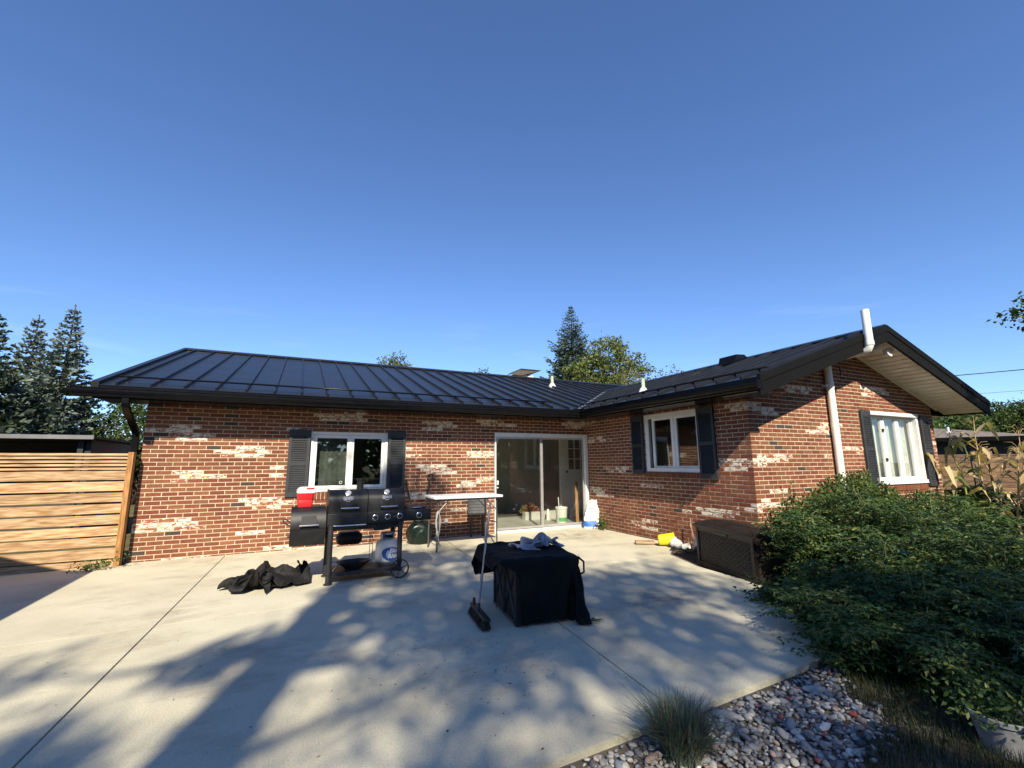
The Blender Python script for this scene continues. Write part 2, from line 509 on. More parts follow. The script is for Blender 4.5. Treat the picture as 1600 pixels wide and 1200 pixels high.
WHITE = {'back': [(0.33, 0.76, 30), (0.02, 0.58, 29), (0.33, 0.86, 28), (0.42, 0.86, 27), (1.29, 1.58, 25), (0.95, 1.78, 24), (1.07, 1.59, 23), (0.42, 0.85, 19), (0.53, 1.16, 18), (0.41, 0.62, 17), (1.38, 1.65, 12), (1.48, 1.9, 11), (0.12, 0.71, 8), (-0.01, 0.86, 7), (0.1, 0.94, 6), (1.39, 1.84, 4), (2.98, 3.4, 35), (2.44, 3.27, 34), (2.57, 3.37, 33), (2.02, 2.44, 30), (1.92, 2.09, 20), (1.92, 2.09, 18), (4.15, 4.38, 25), (4.16, 4.45, 23), (4.56, 5.12, 33), (4.6, 5.25, 32), (4.57, 4.77, 31), (5.83, 6.36, 34), (5.9, 6.52, 33), (5.54, 6.07, 24), (5.3, 6.07, 23), (4.46, 4.89, 20), (4.55, 5.19, 19), (4.68, 5.22, 18), (5.83, 6.07, 16), (5.36, 5.98, 15), (5.34, 5.62, 14), (1.69, 2.09, 12), (1.8, 2.27, 11), (1.66, 1.95, 10), (4.28, 4.8, 12), (4.28, 4.6, 11), (5.28, 5.55, 7), (8.04, 8.51, 35), (7.82, 8.51, 34), (8.07, 8.51, 33), (0.45, 1.1, -1), (1.91, 2.21, 0), (2.25, 2.93, -1), (5.84, 6.09, 8), (5.86, 6.09, 6)],
         'wing': [(0.01, 0.34, 35), (0.0, 0.21, 34), (-0.02, 0.49, 29), (0.01, 0.8, 28), (0.64, 1.57, 19), (0.86, 1.19, 18), (1.87, 2.31, 14), (0.04, 0.61, 12), (0.09, 0.44, 11), (0.39, 0.9, 10), (1.77, 2.22, 4), (1.42, 1.93, 3), (1.71, 2.07, 2), (2.53, 3.26, 36), (4.01, 4.22, 34), (4.13, 4.33, 33), (2.86, 3.05, 8), (3.13, 3.6, 9), (3.49, 3.96, 9), (3.3, 3.9, 8), (4.02, 4.26, 10), (3.7, 4.27, 21), (3.7, 4.32, 20), (3.91, 4.12, 19)],
         'gable': [(0.0, 0.18, 34), (0.11, 0.49, 33), (0.01, 0.19, 32), (0.39, 0.62, 32), (0.06, 0.83, 22), (0.02, 0.74, 21), (0.01, 0.19, 20), (0.99, 1.58, 39), (0.91, 1.62, 38), (1.49, 2.07, 28), (1.74, 2.11, 29), (1.84, 2.35, 30), (2.39, 3.0, 24), (3.21, 4.0, 41), (3.3, 4.2, 40), (3.28, 3.5, 39), (0.35, 0.89, 21), (1.8, 2.03, 22), (0.28, 0.73, 14), (0.0, 0.3, 12), (0.1, 0.5, 11), (5.48, 5.77, 24), (5.38, 5.72, 26), (2.9, 3.05, 23), (5.47, 5.73, 16)]}

def project(v):
    d = Vector(v) - CAM; z = d.dot(fw)
    if z < 0.1: return None
    return 800 + F_PX * d.dot(rt2) / z, 600 - F_PX * d.dot(up2) / z

BR = []      # (pixel area, wall key, u0, u1, z0, z1, material)
WALLS = {'back': (Vector((0, 0, 0)), 0.0, LX), 'wing': (Vector((LX, 0, 0)), -math.pi / 2, DY), 'gable': (Vector((LX, -DY, 0)), 0.0, WX)}
OPEN = {'back': [(2.43, 3.84, Z0 + 12 * CH, Z0 + 30 * CH), (6.085, 8.527, -0.2, Z0 + 31 * CH)],
        'wing': [(1.975, 3.345, Z0 + 17 * CH, Z0 + 35 * CH)],
        'gable': [(3.34, 5.06, Z0 + 13 * CH, Z0 + 35 * CH)]}
def wp(key, u, d, z):
    o, a, _ = WALLS[key]
    return Vector((o.x + u * math.cos(a) - d * math.sin(a), o.y + u * math.sin(a) + d * math.cos(a), z))
def ztop(key, u):
    if key != 'gable': return 2.47
    return EZ - 0.24 + SLOPE * (min(u, WX - u) + LX - EXW) + 0.05
rb = random.Random(3)
for key, (o, a, LW) in WALLS.items():
    for k in range(-1, 60):
        z0 = Z0 + k * CH + JT / 2; z1 = Z0 + (k + 1) * CH - JT / 2
        odd = k % 2
        us = LW if not (key == 'wing') else (LW if odd == 0 else LW - 0.112)
        u = 0.0
        if key == 'gable':
            u = 0.112 if odd == 0 else 0.0
            first = BU - JT
        else:
            first = (BU - JT) if odd else 0.102
        segs = []
        w = first
        if key == 'wing':          # measured back from the outer corner so the bond closes there
            e = us; w = (BU - JT) if odd == 0 else (BU - JT)
            while e > 0:
                segs.append((max(0.0, e - w), e)); e -= w + JT; w = BU - JT
        else:
            while u < us:
                segs.append((u, min(us, u + w))); u += w + JT; w = BU - JT
        for (a0, a1) in segs:
            pieces = [(a0, a1)]
            for (p0, p1, q0, q1) in OPEN[key]:
                if z1 > q0 and z0 < q1:
                    np_ = []
                    for (b0, b1) in pieces:
                        if b1 <= p0 or b0 >= p1: np_.append((b0, b1)); continue
                        if b0 < p0: np_.append((b0, p0))
                        if b1 > p1: np_.append((p1, b1))
                    pieces = np_
            for (b0, b1) in pieces:
                if b1 - b0 < 0.02: continue
                if z0 > max(ztop(key, b0), ztop(key, b1)): continue
                c = (b0 + b1) / 2
                mi = rb.choices([0, 1, 2, 3, 4], [34, 22, 22, 16, 3])[0]
                for (w0, w1, wk) in WHITE[key]:
                    if wk == k and w0 - 0.05 < c < w1 + 0.05:
                        mi = 5 if rb.random() < 0.7 else 6
                A = project(wp(key, b0, 0, z0)); B_ = project(wp(key, b1, 0, z0)); C_ = project(wp(key, b0, 0, z1))
                ar = 0
                if A and B_ and C_ and -20 < A[0] < 1620:
                    ar = abs((B_[0] - A[0]) * (C_[1] - A[1]) - (B_[1] - A[1]) * (C_[0] - A[0]))
                if key == 'gable' and z0 < 1.0: ar = 0
                if z0 < -0.02 or (key == 'wing' and c > 3.2 and z0 < 0.6): ar *= 0.3
                if key == 'back' and 2.2 < c < 3.7 and z0 < 1.0: ar *= 0.3
                BR.append((ar, key, b0, b1, z0, z1, mi))
BR.sort(key=lambda t: -t[0])
def brick_shape(w, h, d=0.10, c=0.004):
    """local: x along wall, y into wall, z up; front face at y = 0 with worn edges"""
    x, z = w / 2, h / 2
    v = [(-x, d, -z), (x, d, -z), (x, d, z), (-x, d, z), (-x, c, -z), (x, c, -z), (x, c, z), (-x, c, z),
         (-x + c, 0, -z + c), (x - c, 0, -z + c), (x - c, 0, z - c), (-x + c, 0, z - c)]
    f = [(8, 9, 10, 11), (4, 5, 9, 8), (5, 6, 10, 9), (6, 7, 11, 10), (7, 4, 8, 11), (0, 1, 5, 4), (1, 2, 6, 5), (2, 3, 7, 6), (3, 0, 4, 7)]
    return v, f
wallobj = {}
for key, (o, a, LW) in WALLS.items():
    mb = MB()
    cuts_u = sorted({-0.0, LW} | {x for op in OPEN[key] for x in op[:2]})
    for u0, u1 in zip(cuts_u[:-1], cuts_u[1:]):
        zs = [(-0.12, 2.50)]
        for (p0, p1, q0, q1) in OPEN[key]:
            if u0 >= p0 - 1e-6 and u1 <= p1 + 1e-6:
                zs = [(z_a, z_b) for z_a, z_b in ((-0.12, q0), (q1, 2.50)) if z_b - z_a > 0.001]
        for z_a, z_b in zs:
            ps = [wp(key, u0 + (0.011 if key == 'gable' and u0 == 0 else 0), 0.0045, z_a), wp(key, u1 - (0.011 if key == 'wing' and u1 == LW else 0), 0.0045, z_a)]
            qs = [wp(key, u0 + (0.011 if key == 'gable' and u0 == 0 else 0), 0.098, z_a), wp(key, u1 - (0.011 if key == 'wing' and u1 == LW else 0), 0.098, z_a)]
            dz = Vector((0, 0, z_b - z_a))
            v = [ps[0], ps[1], qs[1], qs[0], ps[0] + dz, ps[1] + dz, qs[1] + dz, qs[0] + dz]
            mb.add(v, [(0, 3, 2, 1), (4, 5, 6, 7), (0, 1, 5, 4), (1, 2, 6, 5), (2, 3, 7, 6), (3, 0, 4, 7)])
    if key == 'gable':
        pts = [(0.0, 2.5), (WX, 2.5), (WX, ztop('gable', WX) + 0.04), (WX / 2, ztop('gable', WX / 2) + 0.04), (0.0, ztop('gable', 0) + 0.04)]
        f_ = [wp(key, u, 0.0045, z) for u, z in pts]; b_ = [wp(key, u, 0.098, z) for u, z in pts]
        n = len(pts)
        mb.add(f_ + b_, [tuple(range(n)), tuple(range(2 * n - 1, n - 1, -1))] + [(i, n + i, n + (i + 1) % n, (i + 1) % n) for i in range(n)])
    wallobj[key] = mb.build('wall', M_MORTAR, house)
bcache = {}
rest = {k: MB() for k in WALLS}
N_SINGLE = 296
for n_, (ar, key, b0, b1, z0, z1, mi) in enumerate(BR):
    o, a, LW = WALLS[key]
    w, h = b1 - b0, z1 - z0
    jig = rb.uniform(-0.0022, 0.0015)
    c = wp(key, (b0 + b1) / 2, jig, (z0 + z1) / 2)
    if n_ < N_SINGLE:
        kk = (round(w, 3), mi)
        if kk not in bcache:
            v, f = brick_shape(w, h); bcache[kk] = MB().add(v, f).mesh('brick', M_BRICK[mi])
        b = link('brick', bcache[kk], wallobj[key], c, (rb.uniform(-.006, .006), rb.uniform(-.004, .004), a + rb.uniform(-.006, .006)))
    else:
        v, f = brick_shape(w, h)
        Mx = Matrix.Translation(c) @ Matrix.Rotation(a + rb.uniform(-.006, .006), 4, 'Z')
        rest[key].add([Mx @ Vector(q) for q in v], f, mi)
for key in WALLS:
    tag(rest[key].build('brickwork', M_BRICK, wallobj[key], fixn=False), kind='stuff')
# plain side and rear walls (turned away from the patio)
sb = MB()
sb.box((0.012, 0.1, -0.12), (0.11, 2 * RYB, 2.5)); sb.box((RX - 0.11, -DY + 0.1, -0.12), (RX - 0.012, 2 * RYB, 2.5)); sb.box((0.11, 2 * RYB - 0.1, -0.12), (RX - 0.11, 2 * RYB, 2.5))
zz = EZ - 0.15
sb.prism([(0.12, 2.5), (2 * RYB - 0.12, 2.5), (RYB, RZB - 0.12)], 0, 0.012, 0.11)
sb.build('wall', M_BRICK[0], house)

# rowlock sills of bricks on edge
def sill(key, u0, u1, z0, z1):
    s = MB(); s.box((0, 0.006, 0), (u1 - u0, 0.1, z1 - z0 - 0.006))
    o, a, _ = WALLS[key]
    so_ = s.build('sill', M_MORTAR, house, loc=wp(key, u0, -0.012, z0), rot=(0, 0, a))
    n = int(round((u1 - u0) / 0.0677)); st = (u1 - u0) / n
    ms = [MB().add(*brick_shape(st - JT, z1 - z0 - 0.008, 0.11)).mesh('brick', M_BRICK[i]) for i in (0, 2, 3)]
    for i in range(n):
        link('brick', rb.choice(ms), so_, ((i + .5) * st, -0.006 + rb.uniform(-.002, .002), (z1 - z0) / 2 - 0.002), (rb.uniform(-.01, .01), 0, 0))
sill('back', 2.40, 3.87, Z0 + 12 * CH, Z0 + 14 * CH)
sill('wing', 1.95, 3.37, Z0 + 17 * CH, 1.274)
sill('gable', 3.30, 5.10, Z0 + 13 * CH, Z0 + 15 * CH)

# --- roof
def bz(y): return EZ + SLOPE * (y - EYB)
def wz(x): return EZ + SLOPE * (x - EXW)
TH = 0.035
deck = MB()
def slab(mb, pts, t=TH, mi=0):
    n = len(pts)
    top = [Vector(p) for p in pts]; bot = [p - Vector((0, 0, t)) for p in top]
    mb.add(top + bot, [tuple(range(n)), tuple(range(2 * n - 1, n - 1, -1))] + [(i, n + i, n + (i + 1) % n, (i + 1) % n) for i in range(n)], mi)
D_ = 0.012
VX = RXW - EXW + EYB    # y where the valley meets the wing ridge
slab(deck, [(XL, EYB + .01, bz(EYB) - D_), (EXW, EYB + .01, bz(EYB) - D_), (RXW, VX, bz(VX) - D_), (RX + .6, VX, bz(VX) - D_), (RX + .6, RYB, RZB - D_), (XL, RYB, RZB - D_)], 0.06)
slab(deck, [(XL, RYB, RZB - D_), (RX + .6, RYB, RZB - D_), (RX + .6, 2 * RYB + .6, bz(EYB) - D_), (XL, 2 * RYB + .6, bz(EYB) - D_)], 0.06)
slab(deck, [(EXW + .01, GY + .02, EZ - D_), (RXW, GY + .02, RZW - D_), (RXW, VX, RZW - D_), (EXW + .01, EYB, EZ - D_)], 0.06)
slab(deck, [(RXW, GY + .02, RZW - D_), (2 * RXW - EXW, GY + .02, EZ - D_), (2 * RXW - EXW, VX + .3, EZ - D_), (RXW, VX, RZW - D_)], 0.06)
roof = deck.build('roof', M_TRIM, house)
def panel(pts): 
    mb = MB(); slab(mb, pts, 0.009); mb.build('roof_panel', M_ROOF, roof)
def rib(p, q, w=0.026, h=0.042):
    p, q = Vector(p), Vector(q); d = (q - p).normalized()
    s_ = d.cross(Vector((0, 0, 1))).normalized(); n_ = s_.cross(d)
    mb = MB(); v = []
    for e in (p, q):
        v += [e - s_ * w * .62 - n_ * .004, e + s_ * w * .62 - n_ * .004, e + s_ * w * .38 + n_ * h, e - s_ * w * .38 + n_ * h]
    mb.add(v, [(0, 1, 2, 3), (7, 6, 5, 4), (0, 4, 5, 1), (1, 5, 6, 2), (2, 6, 7, 3), (3, 7, 4, 0)])
    mb.build('roof_seam', M_ROOF, roof)
SP = 0.418
xs = [XL] + [-0.272 + SP * i for i in range(36)]
xs = [x for x in xs if x < RX + .5] + [RX + .6]
def ylow(x): return EYB if x <= EXW else min(VX, EYB + x - EXW)
for x0, x1 in zip(xs[:-1], xs[1:]):
    a_, b_ = x0 + .004, x1 - .004
    lo = [(a_, ylow(a_), bz(ylow(a_)))]
    for kx in (EXW, RXW):
        if a_ < kx < b_: lo.append((kx, ylow(kx), bz(ylow(kx))))
    lo.append((b_, ylow(b_), bz(ylow(b_))))
    panel(lo + [(b_, RYB - .02, bz(RYB - .02)), (a_, RYB - .02, bz(RYB - .02))])
    if x0 > XL and x0 < 14.4: rib((x0, ylow(x0) + .035, bz(ylow(x0) + .035)), (x0, RYB - .03, bz(RYB - .03)))
ys = [GY + .03 + 0.30]
while ys[-1] < VX: ys.append(ys[-1] + SP)
ys = [GY + .03] + ys
def xlow(y): return EXW if y <= EYB else EXW + y - EYB
for y0, y1 in zip(ys[:-1], ys[1:]):
    a_, b_ = y0 + .004, min(VX - .02, y1 - .004)
    if b_ - a_ < .03: continue
    lo = [(xlow(a_), a_, wz(xlow(a_)))]
    if a_ < EYB < b_: lo.append((EXW, EYB, EZ))
    lo.append((xlow(b_), b_, wz(xlow(b_))))
    if wz(xlow(b_)) < RZW:
        panel(lo + [(RXW - .02, b_, wz(RXW - .02)), (RXW - .02, a_, wz(RXW - .02))])
    if y0 > GY + .05 and y0 < VX - .2: rib((xlow(y0) + .035, y0, wz(xlow(y0) + .035)), (RXW - .03, y0, wz(RXW - .03)))
mb = MB(); slab(mb, [(RXW + .02, GY + .03, RZW), (2 * RXW - EXW, GY + .03, EZ), (2 * RXW - EXW, VX, EZ), (RXW + .02, VX, RZW)], .009); mb.build('roof_panel', M_ROOF, roof)
# caps and flashings
mb = MB(); mb.prism([(RYB - .16, bz(RYB - .16) + .045), (RYB, RZB + .055), (RYB + .16, bz(RYB - .16) + .045), (RYB + .16, bz(RYB - .16) + .02), (RYB, RZB + .03), (RYB - .16, bz(RYB - .16) + .02)], 0, XL - .02, RX + .6)
mb.build('ridge_cap', M_ROOF, roof)
mb = MB(); mb.prism([(RXW - .16, wz(RXW - .16) + .045), (RXW, RZW + .055), (RXW + .16, wz(RXW - .16) + .045), (RXW + .16, wz(RXW - .16) + .02), (RXW, RZW + .03), (RXW - .16, wz(RXW - .16) + .02)], 1, GY - .01, VX + .25)
mb.build('ridge_cap', M_ROOF, roof)
mb = MB()
va, vb = Vector((EXW + .05, EYB + .05, bz(EYB + .05) + .012)), Vector((RXW, VX, RZW + .012))
for s_ in (-1, 1):
    off = Vector((-.07, 0.0, 0)) if s_ < 0 else Vector((0.0, -.07, 0))
    lift = Vector((0, 0, .012))
    ua, ub = va + off + lift, vb + off + lift
    mb.add([va, vb, ub, ua], [(0, 1, 2, 3)]); mb.add([va - lift, vb - lift, ub - lift, ua - lift], [(3, 2, 1, 0)])
mb.build('valley_flashing', mat('valley_metal', (0.10, 0.11, 0.13), 0.35, var=.15), roof)
# rake trim on the left gable
mb = MB()
for (p, q) in (((XL, EYB - .01, EZ), (XL, RYB, RZB)),):
    p, q = Vector(p), Vector(q); u_ = Vector((0, 0, .05)); d_ = Vector((0, 0, -.16)); x_ = Vector((.06, 0, 0)); o_ = Vector((-.025, 0, 0))
    mb.add([p + o_ + d_, q + o_ + d_, q + o_ + u_, p + o_ + u_, p + x_ + u_, q + x_ + u_, p + x_ + d_, q + x_ + d_], [(0, 1, 2, 3), (3, 2, 5, 4), (4, 5, 7, 6), (6, 7, 1, 0), (0, 3, 4, 6), (1, 7, 5, 2)])
mb.build('rake_trim', M_ROOF, roof)
# snow rails held on the seams
def rail(pts, name='snow_rail'):
    mb = MB(); mb.tube(pts, .016, 8); 
    return mb.build(name, M_TRIM, roof, smooth=True)
yb = -0.16
rail([(-0.36, yb, bz(yb) + .062), (7.45, yb, bz(yb) + .062)])
xb = 8.36
rail([(xb, 0.0, wz(xb) + .062), (xb, -4.86, wz(xb) + .062)])
mb = MB()
for x in xs:
    if -.4 < x < 7.4 and x > XL + .1: mb.box((x - .022, yb - .035, bz(yb) + .03), (x + .022, yb + .035, bz(yb) + .058))
for y in ys:
    if -4.9 < y < 0: mb.box((xb - .035, y - .022, wz(xb) + .03), (xb + .035, y + .022, wz(xb) + .058))
mb.build('rail_clamp', M_TRIM, roof)
# barge boards of the wing gable: two stepped faces
def barge(sgn):
    xe = EXW - .05 if sgn < 0 else 2 * RXW - EXW + .05
    mb = MB()
    def zt(x): return RZW - SLOPE * abs(x - RXW)
    for (t0, t1, y0, y1) in ((.035, -.075, GY - .035, GY + .02), (-.075, -.262, GY - .022, GY + .02)):
        poly = [(xe, zt(xe) + t1), (RXW, RZW + t1), (RXW, RZW + t0), (xe, zt(xe) + t0)]
        if sgn > 0: poly = poly[::-1]
        mb.prism(poly, 1, y0, y1)
    return mb.build('barge_board', M_BARGE, roof)
barge(-1); barge(1)
# sloping soffit under the gable overhang, in boards
for sgn in (-1, 1):
    xe = EXW + .08 if sgn < 0 else 2 * RXW - EXW - .08
    base = MB(); zs0 = lambda x: RZW - SLOPE * abs(x - RXW) - .225
    base.prism([(xe, zs0(xe) + .021), (RXW, zs0(RXW) + .021), (RXW, zs0(RXW) + .03), (xe, zs0(xe) + .03)], 1, GY + .02, -DY - .002)
    sf = base.build('soffit', M_BARGE, house)
    nb = 22; st = abs(RXW - LX + .55) / nb
    for i in range(nb):
        x0 = RXW + sgn * (i * st + .012); x1 = RXW + sgn * ((i + 1) * st - .012)
        if sgn < 0: x0, x1 = x1, x0
        b = MB(); b.prism([(x0, zs0(x0)), (x1, zs0(x1)), (x1, zs0(x1) + .011), (x0, zs0(x0) + .011)], 1, GY + .021, -DY - .003)
        b.build('soffit_panel', M_SOFFIT, sf)
    fr_ = MB(); xa, xb2 = (LX - .2, RXW) if sgn < 0 else (RXW, RX + .2)
    fr_.prism([(xa, zs0(xa) - .045), (xb2, zs0(xb2) - .045), (xb2, zs0(xb2) - .001), (xa, zs0(xa) - .001)], 1, -DY - .03, -DY - .004)
    fr_.build('frieze_board', M_SOFFIT, house)
# flat eave soffits, fascias
mb = MB(); mb.box((XL + .03, EYB + .03, 2.432), (LX, 0.02, 2.450)); mb.build('soffit', M_TRIM, house)
mb = MB(); mb.box((EXW + .03, GY + .025, 2.432), (LX + .02, EYB + .03, 2.450)); mb.build('soffit', M_TRIM, house)
mb = MB(); mb.box((RX - .02, -DY + .03, 2.395), (2 * RXW - EXW - .02, VX, 2.415)); se = mb.build('soffit', M_BARGE, house)
for i in range(14):
    y0 = -DY + .035 + i * .52
    b = MB(); b.box((RX + .0, y0, 2.384), (2 * RXW - EXW - .022, y0 + .512, 2.3945)); b.build('soffit_panel', M_SOFFIT, se)
mb = MB(); mb.box((XL + .0, EYB + .002, 2.425), (EXW - .0, EYB + .028, EZ - .035)); mb.build('fascia', M_TRIM, house)
mb = MB(); mb.box((EXW + .002, GY + .022, 2.425), (EXW + .028, EYB + .002, EZ - .035)); mb.build('fascia', M_TRIM, house)
mb = MB(); mb.box((2 * RXW - EXW - .02, GY + .02, 2.40), (2 * RXW - EXW + .015, VX, EZ - .03)); mb.build('fascia', M_BARGE, house)
# gutters (ogee profile)
gp = [(0, 0), (-.07, .0), (-.085, .012), (-.088, .035), (-.105, .06), (-.112, .085), (-.112, .118), (-.122, .122), (-.122, .130), (-.100, .130), (-.100, .115), (-.098, .085), (-.080, .045), (-.072, .012), (-.006, .012), (-.006, .125), (0, .125)]
mb = MB(); mb.prism([(EYB + y, 2.441 + z) for y, z in gp], 0, -0.77, EXW - .11); mb.box((-.775, EYB - .118, 2.441), (-.765, EYB, 2.565))
mb.build('gutter', M_TRIM, house)
mb = MB(); mb.prism([(EXW + y, 2.441 + z) for y, z in gp], 1, GY - .02, EYB - .11); mb.box((EXW - .118, GY - .03, 2.441), (EXW, GY - .02, 2.565))
mb.build('gutter', M_TRIM, house)
mb = MB(); mb.box((EXW - .13, EYB - .13, 2.440), (EXW + .0, EYB + .0, 2.585)); mb.box((EXW - .165, EYB - .02, 2.57), (EXW - .02, EYB + .01, 2.655)); mb.box((EXW - .02, EYB - .165, 2.57), (EXW + .01, EYB - .02, 2.655))
mb.build('gutter_corner', M_TRIM, house)
# downspout
mb = MB()
def rect_pipe(pts, hw, hd):
    rows = []
    for i, p in enumerate(pts):
        p = Vector(p); d = (Vector(pts[min(i + 1, len(pts) - 1)]) - Vector(pts[max(0, i - 1)])).normalized()
        X_ = Vector((1, 0, 0)); N_ = d.cross(X_).normalized()
        rows.append([p - X_ * hw - N_ * hd, p + X_ * hw - N_ * hd, p + X_ * hw + N_ * hd, p - X_ * hw + N_ * hd])
    mb.grid(rows, closed=True)
rect_pipe([(-.115, -.64, 2.46), (-.115, -.64, 2.37), (-.115, -.62, 2.32), (-.10, -.12, 2.02), (-.09, -.06, 1.96), (-.09, -.045, 1.90), (-.09, -.045, 0.0)], .042, .03)
mb.build('downspout', M_TRIM, house)
# roof furniture
def vent(x, y, z, s, h=.24):
    mb = MB(); mb.lathe([(.13, -.05), (.12, .0), (.085, .06), (.06, .10)], 16); f = mb.build('roof_vent', mat('vent_boot', (.62, .62, .6), .5, var=.1), roof, smooth='auto', loc=(x, y, z))
    f.parent = house
    mb = MB(); mb.lathe([(.048, .05), (.046, h), (.040, h), (.040, h - .05)], 14, capt=True); mb.build('vent_pipe', M_PVCG, f, smooth='auto')
    f.scale = (s, s, s)
vent(9.40, 3.05, bz(3.05), 1.0, .33)
vent(9.05, -1.45, wz(9.05), .85, .34)
mb = MB(); mb.prism([(-.24, -.10), (.26, -.10), (.28, .0), (.08, .11), (-.18, .09)], 1, -.22, .22)
mb.build('box_vent', M_TRIM, house, loc=(10.95, -2.30, wz(10.95) + .06))
ch = MB(); ch.box((9.0, 4.95, 4.0), (9.75, 5.75, 4.545)); cho = ch.build('chimney', mat('chimney_white', (.75, .73, .70), .8, var=.1), house)
ch = MB()
ch.add([(8.78, 4.85, 4.50), (9.95, 4.85, 4.50), (9.95, 5.85, 4.50), (8.78, 5.85, 4.50), (9.22, 4.85, 4.73), (9.22, 5.85, 4.73), (9.98, 4.85, 4.735), (9.98, 5.85, 4.735)],
       [(0, 4, 5, 3), (4, 6, 7, 5)])
ch.add([(8.78, 4.85, 4.50), (9.22, 4.85, 4.50), (9.22, 4.85, 4.73)], [(0, 1, 2)])
ch.add([(9.22, 4.85, 4.50), (9.93, 4.85, 4.70), (9.98, 4.85, 4.735), (9.22, 4.85, 4.73)], [(0, 1, 2, 3)])
ch.box((9.21, 4.84, 4.5), (9.235, 4.86, 4.735)); ch.box((9.2, 4.82, 4.725), (10.0, 5.88, 4.745))
ch.build('chimney_cap', mat('brown_metal', (.075, .064, .048), .5, var=.2), cho)

# --- windows
def casement(key, u0, u1, z0, z1, sashes, depth, frame_w, sash_w, name='window'):
    o, a, _ = WALLS[key]
    W_, H_ = u1 - u0, z1 - z0
    fr = MB()
    fr.box((0, 0, 0), (frame_w, .09, H_)); fr.box((W_ - frame_w, 0, 0), (W_, .09, H_)); fr.box((frame_w, 0, H_ - frame_w), (W_ - frame_w, .09, H_)); fr.box((frame_w, -.012, 0), (W_ - frame_w, .09, frame_w * .85))
    for i in range(1, len(sashes)): 
        x = (sashes[i - 1][1] + sashes[i][0]) / 2
        fr.box((x - .012, .005, frame_w * .85), (x + .012, .09, H_ - frame_w))
    w = fr.build(name, M_WHITE, house, loc=wp(key, u0, depth, z0), rot=(0, 0, a))
    for (s0, s1) in sashes:
        sh = MB(); b, t = frame_w * .85 + .006, H_ - frame_w - .006
        sh.box((s0, .016, b), (s0 + sash_w, .06, t)); sh.box((s1 - sash_w, .016, b), (s1, .06, t))
        sh.box((s0 + sash_w, .016, b), (s1 - sash_w, .06, b + sash_w)); sh.box((s0 + sash_w, .016, t - sash_w), (s1 - sash_w, .06, t))
        sh.build('sash', M_WHITE, w)
        g = MB(); g.box((s0 + sash_w - .004, .036, b + sash_w - .004), (s1 - sash_w + .004, .042, t - sash_w + .004)); g.build('pane', M_DOORGLASS if key == 'gable' else M_GLASS, w)
    return w, W_, H_
w1, W1, H1 = casement('back', 2.445, 3.825, Z0 + 14 * CH, Z0 + 30 * CH - .002, [(.055, .69), (.702, 1.325)], .025, .05, .055)
c = MB(); rows = []
for j in range(3):
    rows.append([(.06 + .63 * i / 24, .22 + .012 * math.sin(i * 1.9), .06 + j * .5) for i in range(25)])
c.grid(rows); c.build('blind', mat('dim_blind', (.40, .38, .35), .9, var=.5, scale=5), w1, smooth=True)
st_ = MB(); st_.add([(.535, .0345, .13), (.575, .0345, .13), (.582, .0345, .16), (.578, .0345, .18), (.532, .0345, .18), (.528, .0345, .16)], [(0, 1, 2, 3, 4, 5)]); st_.add([(.541, .034, .142), (.569, .034, .142), (.574, .034, .16), (.571, .034, .172), (.539, .034, .172), (.536, .034, .16)], [(0, 1, 2, 3, 4, 5)], 1)
st_.build('alarm_sticker', [M_WHITE, M_BLACK], w1)
w2, W2, H2 = casement('wing', 1.99, 3.33, 1.276, Z0 + 35 * CH - .002, [(.165, .725), (.75, 1.325)], .03, .055, .06)
hd = MB(); hd.box((.0, -.028, H2 - .085), (W2, .0, H2 - .0)); hd.box((0, -.02, 0), (.10, .0, H2 - .085)); hd.box((.10, -.02, 0), (W2, 0, .07)); hd.build('window_casing', M_WHITE, w2)
for i, (x, h) in enumerate(((.42, .42), (.52, .50))):
    c = MB(); c.lathe([(.017, 0), (.017, h)], 10, (x, .30, .07)); c.build('candle', M_WHITE, w2, smooth='auto')
c = MB(); c.box((.2, .26, .07), (.36, .36, .15)); c.build('box', M_WHITE, w2)
w3, W3, H3 = casement('gable', 3.345, 5.055, Z0 + 15 * CH, Z0 + 35 * CH - .002, [(.06, .59), (.61, 1.11), (1.13, 1.65)], .065, .055, .06)
cs = MB(); cs.box((W3 - .045, -.075, 0), (W3 + .03, -.0, H3 - .07)); cs.box((-.03, -.075, 0), (.045, 0, H3 - .07)); cs.box((-.03, -.095, H3 - .07), (W3 + .03, 0, H3 + .0)); cs.box((-.03, -.11, -.012), (W3 + .03, -.0, .055)); cs.build('window_casing', M_WHITE, w3)
c = MB(); rows = []
for j in range(2):
    rows.append([(.05 + 1.62 * i / 150, .14 + .02 * math.sin(i * .95) + .012 * math.sin(i * .41 + 1), .05 + j * 1.28) for i in range(151)])
c.grid(rows); c.build('curtain', M_CURT, w3, smooth=True)
for z in (.42, .98):
    c = MB(); c.box((.54, -.012, z), (.585, .02, z + .055)); c.build('latch', M_BLACK, w3)

